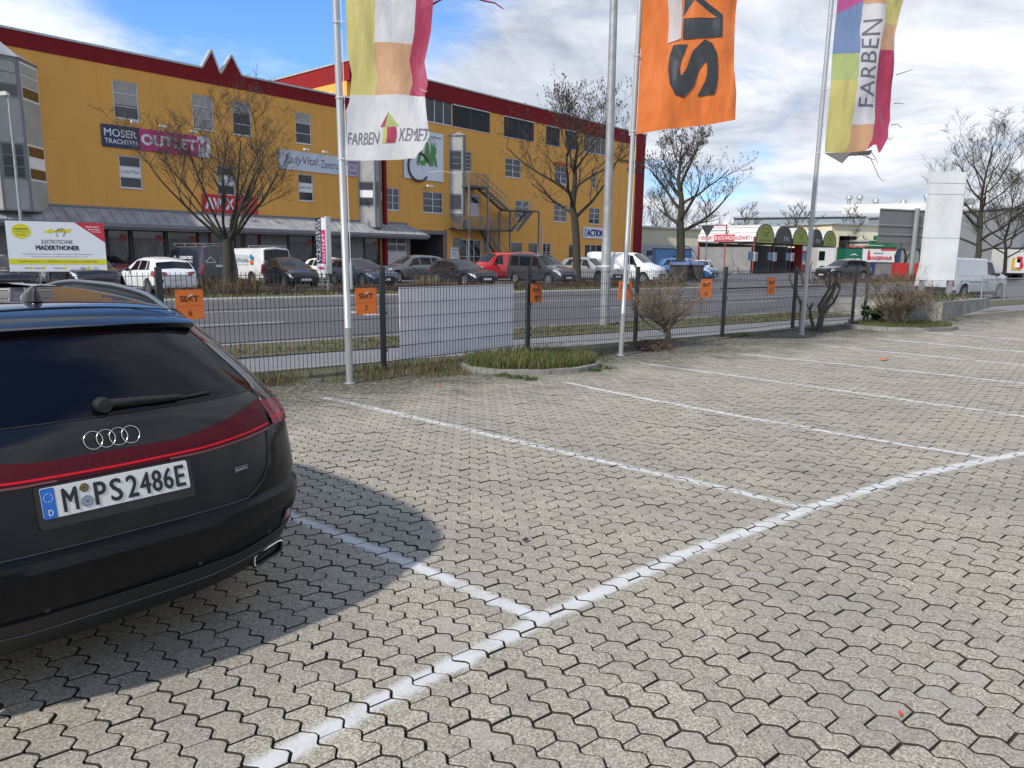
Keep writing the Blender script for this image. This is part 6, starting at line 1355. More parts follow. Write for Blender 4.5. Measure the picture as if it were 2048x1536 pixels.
make_car('white hatchback seen from behind, beyond the blue car and bins', 'car', 'parked_car', 'hatch', at(1404, 66), BACK-.35, pwhite)
make_car('black sport utility car turning left in front of the wash bays', 'car', 'parked_car', 'suv', at(1689, 62.5), BACK+.50, pblack, L=4.6, H=1.72)
make_car('dark sport utility car mostly hidden behind the tradesman board', 'car', 'parked_car', 'suv', at(165, 31.0), FRB+.1, pblack)
make_car('grey hatchback behind the left half of the tradesman board', 'car', 'parked_car', 'hatch', at(95, 36.0), TOB, psilv)
make_car('dark red estate roof showing right of the tradesman board', 'car', 'parked_car', 'estate', at(212, 44), FRB, paint('maroon', (.08, .012, .015)))
make_car('dark hatchback at the far left edge behind the tradesman board', 'car', 'parked_car', 'hatch', at(5, 29.5), FRB+.1, pblack)
t_, s_v = make_car('light grey panel van driving away on the road beside the white pylon', 'van', 'panel_van', 'van', at(1931, 35.6), AR+.075, paint('light_grey', (.42, .44, .47)), H=1.91, L=5.14, group=None, z=-.06, van_rear_glass=False)
mb = MB(); s_v.patch(mb, [(2.45, 4.95), (4.75, 4.95), (4.7, 5.85), (2.5, 5.85)], .012, 8, 3, sides=(1,)); s_v.patch(mb, [(2.45, 4.95), (4.75, 4.95), (4.7, 5.85), (2.5, 5.85)], .012, 8, 3, sides=(-1,)); mb.v = [(x, y-s_v.L/2, z) for x, y, z in mb.v]; mb.build('side_panel', M('paint_light_grey'), t_)
mb = MB(); s_v.patch(mb, [(2.2, 3.75), (4.6, 3.75), (4.6, 3.82), (2.2, 3.82)], .010, 8, 1); mb.v = [(x, y-s_v.L/2, z) for x, y, z in mb.v]; mb.build('rubbing_strip', dark, t_)
# rear face of that van: doors, bumper, lights are on the shell; door split
mb = MB(); mb.box(-.006, .006, s_v.L/2-.0, s_v.L/2+.01, .55, 1.2); mb.box(-s_v.W*.40, s_v.W*.40, s_v.L/2-.04, s_v.L/2+.07, .36, .56); mb.build('rear_bumper', dark, t_)
# ------------------------------------------------------------------ bare trees
barkd = M('tree_bark', (.040, .034, .025), .95, var=.45, scale=7, dirt=(.03, .035, .018), bump=.8, bscale=14); twigm = M('twig', (.055, .045, .034), .9, var=.3); budm = M('seed_clump', (.085, .06, .038), .9)
def tree(label, pos, H, fork, spread, r0_, seed, nlimb=9, vase=.8, buds=0, leader=False, depth=4, lean=(0, 0), group='bare trees along the verge', name='bare_tree', dens=1.0, twr=.011, name_m=None, droop=0.0):
    r = random.Random(seed); tk = MB(); cr = MB()
    t_ = thing(name, label, 'tree', pos, 0, group)
    def limb(p, d, L, rad, lev):
        n = 6 if lev < 2 else 5 if lev < 3 else 3; pts = [Vector(p)]; dd = Vector(d).normalized(); rads = [rad]; wob = .13 if lev < 2 else .2
        for i in range(n):
            up = .10 if lev < 3 else .04-droop
            dd = (dd+Vector((r.gauss(0, wob), r.gauss(0, wob), r.gauss(up, wob*.6)))).normalized(); pts.append(pts[-1]+dd*L/n); rads.append(max(twr*.55, rad*(1-.72*(i+1)/n)))
        (tk if lev < 2 else cr).tube(pts, rads, 8 if lev < 1 else 6 if lev < 2 else 4 if lev < 3 else 3, cap=lev < 2)
        if buds and lev >= depth-1 and r.random() < buds:
            c_ = pts[-1]; s_ = r.uniform(.05, .10); cr.add([c_+Vector((s_*.45, 0, 0)), c_+Vector((-s_*.3, s_*.4, 0)), c_+Vector((-s_*.3, -s_*.4, 0)), c_+Vector((0, 0, s_*1.4)), c_+Vector((0, 0, -s_*.6))], [(0, 1, 3), (1, 2, 3), (2, 0, 3), (1, 0, 4), (2, 1, 4), (0, 2, 4)], 1)
        if lev < depth:
            k = int(r.uniform(4.5, 7)*dens) if lev < 2 else int(r.uniform(3.5, 6)*dens)
            for j in range(k):
                f = r.uniform(.22, 1.0); i = min(n-1, int(f*n)); p0_ = pts[i]+(pts[i+1]-pts[i])*(f*n-i); ax = (pts[i+1]-pts[i]).normalized(); a = r.uniform(0, 6.28)
                o = Vector((math.cos(a), math.sin(a), r.uniform(-.15, .55))); nd = (ax*r.uniform(.6, 1.1)+o*r.uniform(.55, .95)).normalized(); limb(p0_, nd, L*r.uniform(.42, .70)*(1.05-f*.3), max(twr, rads[i]*r.uniform(.36, .54)), lev+1)
    top_ = Vector((lean[0], lean[1], fork)); fl = [(0, 0, -.1), (lean[0]*.2, lean[1]*.2, fork*.15), (lean[0]*.6+.04, lean[1]*.6, fork*.6), top_]
    tk.tube(fl, [r0_*1.45, r0_*1.08, r0_*.95, r0_*.92], 12)
    if leader:
        pts = [top_]; rads = [r0_*.88]
        for i in range(7): pts.append(pts[-1]+Vector((r.gauss(0, .10), r.gauss(0, .10), (H-fork)*.86/7))); rads.append(r0_*(.88-.11*(i+1)))
        tk.tube(pts, rads, 8)
        for j in range(nlimb):
            f = (j+.3)/nlimb*.93; i = min(6, int(f*7)); p0_ = pts[i]+(pts[i+1]-pts[i])*(f*7-i); a = j*2.4+r.uniform(-.4, .4); el = .35+f*.9
            d = Vector((math.cos(a), math.sin(a), math.tan(min(1.25, el))*.8)).normalized(); limb(p0_, d, spread*(1.12-.62*f)*r.uniform(.85, 1.1), rads[i]*.5, 1)
        limb(pts[-1], (0, 0, 1), (H-fork)*.16, .03, 2)
    else:
        for j in range(nlimb):
            a = j*2.4+r.uniform(-.3, .3); k = ((j+.5)/nlimb)**.6; hx = spread*k*.95; vz_ = (H-fork)*(1-.55*k**2.2); d = Vector((math.cos(a)*hx, math.sin(a)*hx, vz_*vase)); L = d.length*.80
            limb(top_+Vector((math.cos(a)*r0_*.4, math.sin(a)*r0_*.4, -r.uniform(0, fork*.12))), d, L, r0_*r.uniform(.24, .36), 0 if j % 2 == 0 else 1)
    tk.build('trunk', barkd, t_, 50); cr.build('crown', [twigm, budm], t_); return t_
T1 = AZ(452, 33.3); tree('wide bare spreading tree with many rising stems in front of the left building', T1, 9.4, 2.3, 5.2, .235, 4, nlimb=13, vase=.85, depth=4, dens=1.0, lean=(.1, 0), twr=.0065)
T2 = AZ(1156, 46.5); tree('tall bare ash with hanging seed clumps before the taller ochre building', T2, 10.6, 3.9, 4.9, .25, 17, nlimb=15, leader=True, buds=.6, depth=4, twr=.008, lean=(-.25, 0), dens=1.05)
T3 = AZ(1362, 53.0); tree('bare ash tree with a thick trunk between the red building corner and the wash bays', T3, 10.6, 3.4, 4.0, .32, 29, nlimb=15, leader=True, buds=.5, depth=4, twr=.009, lean=(-.1, 0), dens=1.12)
T4 = AZ(1948, 50.0); tree('large bare tree rising behind the white pylon', T4, 10.0, 2.2, 4.8, .21, 41, nlimb=17, leader=True, depth=4, twr=.009, lean=(.3, 0), dens=1.15)
T5 = AZ(2012, 54.0); tree('denser bare tree at the right edge behind the grey van', T5, 7.6, 1.8, 3.8, .13, 53, nlimb=15, leader=True, depth=4, twr=.010, dens=1.15)
for k, (px, dp, H_, sp) in enumerate(((1700, 108, 9.6, 2.6), (1490, 118, 10.0, 3.2), (1592, 112, 8.6, 4.5), (1300, 125, 13.0, 5), (1335, 138, 12, 5), (1372, 150, 12.5, 5), (1410, 160, 12.5, 5.5))):
    tree(['conical bare tree before the far grey hall', 'small bare tree at the left end of the far grey hall', 'low bushy bare tree before the far grey hall', 'distant bare tree beside the red building corner', 'second distant bare tree right of the red corner', 'distant bare tree above the cream hall roof', 'farthest bare tree above the cream hall roof'][k], AZ(px, dp), H_, H_*.2, sp, .16, 60+k, nlimb=11, leader=True, depth=3, twr=.035, group='distant bare trees', dens=1.1)
# ------------------------------------------------------------------ far verge brush, hedges
def road_pts(n, sa, sb, ta, tb, z=.03):
    o = []
    while len(o) < n:
        s, t = random.uniform(sa, sb), random.uniform(ta, tb)
        if .5+.5*mnoise.noise(Vector((s*.55, t*1.3, 3.7)))+.25*mnoise.noise(Vector((s*2.1, t*3, 9))) > random.uniform(.25, .75): o.append(RD(s, t, z))
    return o
blades(road_pts(9000, road_s(330, 30), SG0-.5, 29.7, 31.2), .12, .58, .02, [g4, g5, g5, g6, g5, g5, g4, g5], 'brushwood', 'low brown twiggy brush growing in front of the parked cars', .7, cat='brush')
blades(road_pts(5200, road_s(120, 30), SG0, 28.9, 30.3), .05, .16, .035, [g2_, g1, g4, g3, g2_], 'grass', 'rough grass strip on the far side of the road', .8)
blades(road_pts(4200, SG1+.3, SG1+60, 28.8, 30.8), .3, .95, .03, [g4, g5, g5, g6], 'hedge', 'low dark hedge on the far verge at right', .5, cat='hedge')
blades(road_pts(2600, SG1, SG1+40, 27.9, 28.8), .05, .14, .035, [g4, g1, g3], 'grass', 'rough grass strip below the dark hedge at right', .8)
blades(road_pts(6500, road_s(420, 13), road_s(1760, 13), 12.2, 13.7, .02), .02, .10, .016, [g2_, g1, g3, g4], 'grass', 'patchy grass on the verge between footpath and road', .8)
tp = [AZ(415, 31.8), AZ(492, 33.5), AZ(860, 38)]
for k, p in enumerate(tp): blades([(p[0]+random.gauss(0, .45), p[1]+random.gauss(0, .3), .03) for _ in range(330)], .4, 1.0, .02, [g4, g5, g3] if k < 2 else [g3, g3, g4], 'dry_bush').pop('kind', None) if False else tag(blades([(p[0]+random.gauss(0, .45), p[1]+random.gauss(0, .3), .03) for _ in range(330)], .4, 1.0, .02, [g4, g5, g3] if k < 2 else [g3, g3, g4], 'dry_bush', kind=None), ['brown dry bush right of the white hatchback', 'brown dry bush at the foot of the widest tree', 'pale straw tussock beside the black estate car'][k], 'bush')
# ------------------------------------------------------------------ roadside signs
def board(name, label, cat, pL, pR, z0, z1, m, th=.04, legs=(), grp=None):
    d = (pR-pL)[:2]; a = math.atan2(d[1], d[0]); W = float(np.linalg.norm(d)); t_ = thing(name, label, cat, (pL[0], pL[1], 0), a, grp)
    mb = MB(); mb.box(0, W, 0, th, z0, z1); mb.build('panel', m, t_)
    for x in legs: mb = MB(); mb.box(x-.04, x+.04, th+.002, th+.08, -.05, z0+.4); mb.build('leg', steel, t_)
    return t_, W
bL, bR = D(20, 543, 28.2), D(215, 543, 29.8); z0, z1 = float(bL[2]), float(D(18, 441, 28.2)[2])
t_, W = board('advertising_board', 'white advertising board with yellow stripe and red corner, in front of parked cars at left', 'board', bL, bR, z0, z1, M('board_gloss', (.66, .69, .73), .4), legs=(.2, .95, 2.6, 3.2)); H = z1-z0
ink = M('board_ink', (.03, .03, .035), .5); yel = M('board_yellow', (.60, .56, .02), .5); inkg = M('board_ink_grey', (.16, .16, .17), .5); bred = M('board_red', (.45, .02, .045), .5)
mb = MB(); mb.box(0, W, -.004, -.001, z0+H*.145, z0+H*.255); mb.prism([(W*.148+W*.095*math.cos(a), z0+H*.80+W*.095*math.sin(a)*.9) for a in np.linspace(0, 6.283, 33)[:-1]], -.004, -.001)
mb.prism([(W*.37, z0+H*.79), (W*.46, z0+H*.87), (W*.455, z0+H*.83), (W*.66, z0+H*.87), (W*.64, z0+H*.79), (W*.455, z0+H*.79), (W*.455, z0+H*.76)], -.004, -.001)
for x in (.205, .335, .545, .80): mb.box(W*x-(W*.012), W*x+W*.018, -.004, -.001, z0+H*.04, z0+H*.10)
mb.build('yellow_print', yel, t_, fixn=True)
mb = MB(); mb.prism([(W*.69, z1-.001), (W-.001, z1-.001), (W-.001, z0+H*.60)], -.004, -.001); mb.build('red_corner', bred, t_, fixn=True)
mb = MB(); text(mb, 'ELEKTROTECHNIK', W*.34, W*.66, z0+H*.56, z0+H*.64, -.006, bold=-.01); text(mb, 'MADERTHONER', W*.28, W*.72, z0+H*.43, z0+H*.53, -.006, bold=.04)
for k, tx in enumerate(('STANDORT', 'in Erding und', 'Dorfen')): text(mb, tx, W*(.075 if k < 2 else .10), W*(.22 if k < 2 else .195), z0+H*(.825-.055*k), z0+H*(.86-.055*k), -.006, bold=.03 if k == 0 else 0)
text(mb, 'Hausinstallationen | Netzwerk- und Glasfasertechnik | Beleuchtungstechnik |', W*.14, W*.86, z0+H*.335, z0+H*.365, -.006, bold=.0); text(mb, 'Franz-Brombach-Str. 11-13 - 85435 Erding | www.etm.gmbh | Tel.: 08081 954000', W*.10, W*.90, z0+H*.185, z0+H*.215, -.006, bold=.02)
mb.tube([(W*x, -.006, z0+H*z) for x, z in ((.50, .71), (.505, .76), (.49, .80), (.52, .86), (.575, .87), (.59, .80), (.575, .76), (.56, .71))], .008, 4)
for k in range(3): mb.tube([(W*(.525+.018*k), -.006, z0+H*.855), (W*(.525+.018*k), -.006, z0+H*.80)], .006, 4)
mb.build('lettering', ink, t_)
mb = MB(); text(mb, 'Gebäudeautomatisierung | ABUS Sicherheitssysteme | Loxone', W*.22, W*.80, z0+H*.285, z0+H*.315, -.006, bold=.0)
for a, b, tx in ((.14, .19, 'E-CHECK'), (.24, .32, 'Fachbetrieb'), (.44, .53, 'Fachbetrieb'), (.71, .775, 'E-MOBILITY'), (.86, .90, 'FG')): text(mb, tx, W*a, W*b, z0+H*.055, z0+H*.085, -.006)
mb.build('lettering', inkg, t_); mb = MB()
for k, tx in enumerate(('VERLEIH', 'Baustromverteiler', 'Absicherungen')): c_ = .86+.03*k*0; text(mb, tx, W*(.80+.03*k), W*(.945+.01*k), z0+H*(.90-.05*k), z0+H*(.93-.05*k), -.006)
mb.build('lettering', lw, t_)
# upright outlet totem
pL, pR = D(634, 545, 35.2), D(653, 545, 34.4); zt0, zt1 = float(pL[2]), float(D(640, 436, 35)[2]); d = (pR-pL)[:2]; W = float(np.linalg.norm(d))*1.0; a = math.atan2(d[1], d[0])
t_ = thing('outlet_totem', 'upright navy and magenta outlet sign with arrow on two legs', 'sign', (pL[0], pL[1], 0), a); H = zt1-zt0
mb = MB(); mb.box(0, W, 0, .28, zt0, zt1); mb.build('panel', swh, t_); mb = MB(); mb.box(0, W*.58, -.01, -.001, zt0+H*.17, zt1); mb.build('panel_face', navy, t_); mb = MB(); mb.box(W*.59, W, -.01, -.001, zt0+H*.17, zt1-H*.22); mb.build('panel_face', pink, t_)
mb = MB(); text(mb, 'MOSER', W*.05, W*.30, zt0+H*.20, zt1-H*.03, -.018, bold=.012, rot=90); text(mb, 'TRACHTEN', W*.34, W*.52, zt0+H*.20, zt1-H*.03, -.018, bold=.012, rot=90); text(mb, 'OUTLET', W*.68, W*.92, zt0+H*.20, zt1-H*.28, -.018, bold=.015, rot=90); mb.build('lettering', lw, t_)
mb = MB(); mb.prism([(W*.2, zt0+H*.085), (W*.42, zt0+H*.13), (W*.42, zt0+H*.105), (W*.8, zt0+H*.105), (W*.8, zt0+H*.065), (W*.42, zt0+H*.065), (W*.42, zt0+H*.04)], -.012, -.002); mb.build('arrow_mark', pink, t_, fixn=True)
mb = MB(); mb.box(W+.03, W+.16, -.02, .2, zt0-.02, zt1+.06); mb.build('side_panel', garw, t_)
for x in (W*.25, W*.9): mb = MB(); mb.box(x-.035, x+.035, .08, .15, -.05, zt0); mb.build('leg', steel, t_)
# give-way sign seen from behind
gS = AZ(1412, 58.0); z_ = float(D(1412, 452, 58)[2]); t_ = thing('traffic_sign', 'back of a give way sign on a thin pole in front of the wash bays', 'traffic sign', gS, R_(-8)); mb = MB(); mb.tube([(0, 0, -.1), (0, 0, z_+.1)], .04, 8); mb.build('post', steel, t_)
mb = MB(); mb.prism([(-.52, z_+.05), (.52, z_+.05), (0, z_-.85)], -.05, -.03); mb.build('sign_plate', M('sign_back', (.10, .11, .11), .5), t_, fixn=True); mb = MB(); mb.box(.24, .5, .2, .22, 1.35, 1.65); mb.build('small_plate', swh, t_)
# big direction sign seen from behind
dp = 60.0; x0, x1 = D(1758, 450, dp), D(1857, 450, dp+2); za, zb = float(D(1800, 486, dp)[2]), float(D(1800, 417, dp)[2]); d = (x1-x0)[:2]; W = float(np.linalg.norm(d))+1.2; t_ = thing('direction_sign', 'large grey back of a road direction sign on a round post left of the pylon', 'road sign', (x0[0], x0[1], 0), math.atan2(d[1], d[0]))
gb = M('sign_back_grey', (.20, .205, .205), .55, .2, var=.15)
for k, (a, b) in enumerate(((0, .26), (.27, .53), (.54, 1))): mb = MB(); mb.box(0, W, 0, .05, za+(zb-za)*a, za+(zb-za)*b); mb.box(0, W, -.05, -.001, za+(zb-za)*b-.12, za+(zb-za)*b-.04); mb.build('panel', gb, t_)
xp = W*.56; mb = MB(); mb.tube([(xp, -.25, -.1), (xp, -.25, .1)], .35, 14); mb.tube([(xp, -.25, -.1), (xp, -.25, zb+.1)], .20, 14); mb.build('post', steel, t_, 40)
# wheelie bins
for k, (px, dp, lab) in enumerate(((1362, 51.6, 'black four-wheeled bin with blue lid, left of the pair'), (1390, 52.4, 'black four-wheeled bin with blue lid, right of the pair'))):
    p = AZ(px, dp); t_ = thing('waste_bin', lab, 'bin', p, R_(-20), 'waste bins by the tree'); mb = MB()
    mb.add([(-.5, -.4, .15), (.5, -.4, .15), (.5, .4, .15), (-.5, .4, .15), (-.64, -.5, 1.2), (.64, -.5, 1.2), (.64, .5, 1.2), (-.64, .5, 1.2)], [(3, 2, 1, 0), (0, 1, 5, 4), (1, 2, 6, 5), (2, 3, 7, 6), (3, 0, 4, 7), (4, 5, 6, 7)]); mb.box(-.68, .68, -.54, .54, 1.14, 1.2); mb.box(-.7, -.64, -.3, .3, .9, 1.1); mb.build('container', dark, t_)
    mb = MB(); mb.prism([(-.55, 1.21), (-.45, 1.36), (0, 1.42), (.45, 1.36), (.55, 1.21)], -.68, .68, 0, 'yz'); mb.build('lid', M('bin_lid_blue', (.05, .09, .22) if k == 0 else (.05, .09, .22), .5), t_, fixn=True)
    for x in (-.5, .5):
        for y in (-.35, .35): mb = MB(); mb.lathe([(0, -.03), (.09, -.03), (.09, .03), (0, .03)], 12, 'x', (x, y, .09)); mb.build('castor', rubber, t_)
# ------------------------------------------------------------------ wash bays
C0 = G(1505.6, 547.6); CWA = R_(40.5); rzc = math.pi/2-CWA
cwt = thing('car_wash', 'row of wash bays with arched green and black fronts and a red and white sign', 'car wash', C0, rzc)
PW = 5.6; NB = 5; DL = 6.8; zs_, zt_ = 3.45, 5.45; post = M('post_red', (.30, .055, .05), .6, var=.2); wmet = M('corrugated_white', (.60, .60, .57), .5, var=.12, scale=1)
lime, blk2 = M('panel_lime', (.32, .36, .05), .5, var=.08), M('panel_charcoal', (.045, .042, .042), .5)
def arc(x0, x1, z0, z1, n=14): return [((x0+x1)/2+(x1-x0)/2*math.cos(math.pi*k/n), z0+(z1-z0)*math.sin(math.pi*k/n)**.8) for k in range(n+1)]
for b in range(NB):
    x0, x1 = b*PW, (b+1)*PW-.35; A_ = arc(x0, x1, zs_, zt_)
    mb = MB(); mb.grid([[(x, .0, z) for x, z in A_], [(x, DL, z) for x, z in A_]]); 
    for k in range(7):
        y = .2+k*1.0
    mb.build('vault_roof', wmet, cwt, True)
    mb = MB()
    for (ax, az_) in A_[::2]: mb.bar((ax, 0, az_+.03), (ax, DL, az_+.03), .05, .05)
    mb.build('roof_rib', M('rib_grey', (.35, .35, .34), .6), cwt)
    mb = MB(); mb.prism(A_[::-1] if False else A_, -.12, -.02); o = mb.build('arch_panel', lime if b % 2 == 0 else blk2, cwt, fixn=True); mb = MB(); mb.tube([(x, -.07, z+.03) for x, z in A_], .09, 6); mb.build('arch_rim', blk2, o)
    mb = MB(); cx = (x0+x1)/2
    if b % 2 == 0:
        text(mb, 'am Ziel', cx-.5, cx+.5, zs_+.75, zs_+.98, -.14)
        for a_, b_, c_, d_ in ((-1, 1, 1.1, 1.16), (-.9, .95, 1.55, 1.61), (-1, -.93, 1.1, 1.55), (.9, .97, 1.16, 1.6)): mb.box(cx+a_, cx+b_, -.14, -.125, zs_+c_, zs_+d_)
        text(mb, 'waschen - pflegen', cx-1.7, cx+1.7, zs_+.2, zs_+.36, -.14); mb.build('lettering', blk2, o)
    else: text(mb, 'ROYAL', cx-.1, cx+1.6, zs_+.35, zs_+.85, -.14, bold=0, shear=.2); mb.build('lettering', lw, o)
    mb = MB(); mb.box(x0-.06, x0+.06, .0, .12, 0, zs_+.1); mb.box(x0-.06, x0+.06, DL-.12, DL, 0, zs_); mb.build('post', post, cwt)
    if b: mb = MB(); mb.box(x0-.05, x0+.05, .4, DL-.2, .1, 3.1); mb.build('divider', graym, cwt)
    mb = MB(); mb.box(x0-.45, x0+.30, -.30, -.02, 1.4, 2.4); mb.build('control_box', M('control_box', (.42, .43, .42), .4, var=.1), cwt); mb = MB(); mb.box(x0-2.0, x0-.6, -.15, -.08, 1.5, 2.4); mb.build('notice_panel', M('notice_blue', (.16, .26, .42), .5, var=.3, scale=3), cwt)
    mb = MB(); mb.box(x0-.3, x0-.24, -.315, -.301, 1.55, 2.2); mb.box(x0-.15, x0+.15, -.315, -.301, 2.0, 2.05); mb.build('display_mark', black, cwt)
mb = MB(); mb.box(-.04, NB*PW, DL-.1, DL, .0, zs_); mb.build('back_wall', graym, cwt)
mb = MB(); mb.box(-.08, .0, .3, DL*.96, .05, 2.85); mb.box(-.1, .02, .25, DL, 2.85, 2.93); mb.build('side_wall', M('wash_wall_grey', (.24, .235, .235), .7, var=.2, scale=1), cwt)
mb = MB()
for y in (.05, DL*.5, DL-.1): mb.box(-.14, -.02, y-.06, y+.06, 0, zs_+.6)
mb.box(-.14, -.02, DL*.50, DL*.5+2.6, 5.3, 5.42); mb.box(-.14, -.02, DL*.5-.07, DL*.5+.05, zs_, 5.4); mb.build('post', post, cwt)
# side sign: local plane x = -.2, text runs along -y (from far end to near end)
SG = MB(); SG.box(-.24, -.18, .1, DL-.1, 3.55, 4.35); SG.build('sign_board', swh, cwt); SG = MB(); SG.box(-.255, -.241, DL*.335, DL*.70, 3.58, 4.32); SG.build('sign_board', M('sign_red2', (.50, .03, .05), .5), cwt)
def side_text(tx, ya, yb, m, z0=3.72, z1=4.18):
    mb = MB(); v, f, _ = text_geo(tx, .012, 0, 1); mb.add([(-.262, ya+(yb-ya)*a, z0+(z1-z0)*b) for a, b in v], f); mb.build('lettering', m, cwt)
side_text('< EINFAHRT', DL-.25, DL*.72, M('sign_red2')); side_text('SB AUTO-WASCH', DL*.69, DL*.345, lw); side_text('AUSFAHRT >', DL*.33, .2, M('sign_red2'))
t_ = thing('bucket', 'metal bucket with a broom standing at the wash bay wall', 'bucket', (C0[0]-2.0, C0[1]-.3, 0)); mb = MB(); mb.lathe([(0, 0), (.28, 0), (.36, .75), (.33, .75), (.27, .05)], 16); mb.build('container', alu, t_); mb = MB(); mb.tube([(-.1, 0, .5), (-.55, 0, 1.9)], .03, 5); mb.build('broom', dark, t_)
vm = AZ(1612, 95.0); t_ = thing('vending_machine', 'red service machine between the wash bays', 'machine', vm, rzc); mb = MB(); mb.box(-1.5, 1.5, 0, 1, 0, 3.6); mb.build('casing', M('machine_red', (.36, .03, .03), .5), t_); mb = MB(); mb.box(-1.2, -.1, -.05, -.001, 1.0, 2.3); mb.box(-1.4, 1.4, -.05, -.001, 2.7, 3.3); mb.build('front_panel', swh, t_)
# ------------------------------------------------------------------ halls and yard beyond
def hall(label, pA, pB, depth, H_, m, roof=.0, trim=None, name='industrial_hall', opening=None, stripes=0, pitch=0):
    d = (pB-pA)[:2]; L_ = float(np.linalg.norm(d)); t_ = thing(name, label, 'building', (pA[0], pA[1], 0), math.atan2(d[1], d[0])); mb = MB()
    if opening: wall_holes(mb, 0, L_, 0, H_, [opening], .4); mb.box(0, .2, .0, depth, 0, H_); mb.box(L_-.2, L_, 0, depth, 0, H_); mb.box(0, L_, depth-.2, depth, 0, H_)
    else: mb.box(0, L_, 0, depth, 0, H_)
    mb.build('wall', m, t_); mb = MB(); mb.box(-.3, L_+.3, -.4, depth+.3, H_, H_+.25)
    if pitch: mb.prism([(-.3, H_+.25), (depth+.3, H_+.25), (depth*.5, H_+pitch)], -.3, L_+.3, 0, 'yz')
    mb.build('roof', trim or coping, t_)
    if stripes:
        mb = MB(); x = stripes*.4
        while x < L_-.3: mb.box(x, x+.14, -.09, -.002, .0, H_-.05); x += stripes
        mb.build('downpipe', bayd, t_)
    return t_, L_
cream = stucco('cream_sheet', (.70, .66, .47)); bluem = stucco('blue_grey_sheet', (.27, .32, .36)); greym = stucco('grey_sheet', (.22, .235, .25))
def PD(px, dp): return AZ(px, dp)
hz = lambda px, py, dp: float(D(px, py, dp)[2])
t_, L_ = hall('cream sheet-clad hall behind the wash bays', PD(1276, 100), PD(1520, 112), 20, hz(1390, 459, 104), cream, stripes=0)
mb = MB(); mb.box(0, L_*.62, -.05, -.002, .0, hz(1300, 489, 101)); mb.build('base_band', M('band_white', (.50, .51, .50), .6), t_)
mb = MB(); text(mb, 'BRINGER', 1.5, 5.6, 1.9, 2.6, -.12, bold=.04); mb.build('lettering', ink, t_); mb = MB(); cxx = 8.0
for a in np.linspace(.25, math.pi-.25, 13):
    for r_ in (2.0, 2.7): mb.tube([(cxx+r_*math.cos(a-.06), -.1, 1.2+r_*math.sin(a)*.75), (cxx+r_*math.cos(a+.06), -.1, 1.2+r_*math.sin(a)*.75+.2)], .05, 4)
mb.build('tree_mark', ink, t_)
t_, L_ = hall('cream hall with a wide dark opening right of the wash bays', PD(1660, 106), PD(1757, 110), 18, hz(1700, 449.5, 107), cream, opening=(1.5, 5.3, 0, hz(1700, 472, 107)))
t_, L_ = hall('low cream and grey building with doors left of the white pylon', PD(1762, 104), PD(1880, 112), 14, hz(1800, 484, 106), M('pale_cladding', (.42, .42, .37), .7, var=.2, scale=1), stripes=3.2)
t_, L_ = hall('very long blue grey industrial hall with white roof edge behind everything at right', PD(1463, 138), PD(2038, 118), 40, hz(1463, 436, 138), bluem, pitch=2.2, stripes=9)
hx = t_; mb = MB(); mb.box(L_*.40, L_*.78, 8, 20, hz(1600, 431, 132), hz(1463, 436, 138)+2.6); mb.build('roof_light', wmet, hx)
for k, (f, h) in enumerate(((.42, 3.6), (.46, 3.6), (.52, 2.9), (.62, 2.6), (.70, 3.5), (.73, 3.0))):
    mb = MB(); mb.lathe([(.35, 0), (.35, h), (.6, h), (.5, h+.6), (0, h+.8)], 12, 'z', (L_*f, 9, hz(1463, 436, 138))); mb.build('roof_vent', alu, hx, 40)
mb = MB(); mb.box(L_*.76, L_*.86, 7, 10, hz(1463, 436, 138)+2.3, hz(1463, 436, 138)+3.1); mb.build('roof_unit', bayd, hx)
t_, L_ = hall('dark grey hall end at the far right edge', PD(2036, 96), PD(2300, 100), 30, hz(2040, 414, 96), greym, stripes=7)
# containers, trucks, racks in the yard
def cbox(name, label, cat, px0, px1, dp, py_top, m, D_=2.4, z0=0.1, grp=None, rib=True, dp2=None):
    a, b = PD(px0, dp), PD(px1, dp2 or dp); H_ = hz((px0+px1)/2, py_top, dp); d = (b-a)[:2]; L_ = float(np.linalg.norm(d)); t_ = thing(name, label, cat, (a[0], a[1], 0), math.atan2(d[1], d[0]), grp)
    mb = MB(); mb.box(0, L_, 0, D_, z0, H_)
    if rib:
        x = .12
        while x < L_-.1: mb.box(x, x+.12, -.04, -.002, z0+.15, H_-.15); x += .3
    mb.build('container_body' if rib else 'casing', m, t_); mb = MB(); mb.box(-.02, L_+.02, -.06, D_, z0-.1, z0); mb.box(-.02, L_+.02, -.06, D_+.02, H_+.001, H_+.1); mb.build('frame', dark, t_); return t_, L_, H_
cblue = M('container_blue', (.03, .09, .22), .5, var=.2)
cbox('shipping_container', 'blue skip container left of the thick ash trunk in the yard', 'container', 1312, 1346, 86, 498, cblue, grp='blue containers'); cbox('shipping_container', 'blue container right of the thick ash trunk in the yard', 'container', 1349, 1383, 88, 499, cblue, grp='blue containers')
t_, L_, H_ = cbox('container', 'green container with white lettering behind the dark turning car', 'container', 1692, 1724, 82, 496.5, M('container_green', (.01, .12, .07), .5), rib=False); mb = MB(); text(mb, 'ERDINGER', .15, L_-.15, H_*.50, H_*.62, -.05, bold=.04); mb.prism([(L_*.5-.5, H_*.72), (L_*.5, H_*.80), (L_*.5+.5, H_*.72), (L_*.5, H_*.76)], -.05, -.01); mb.build('lettering', lw, t_)
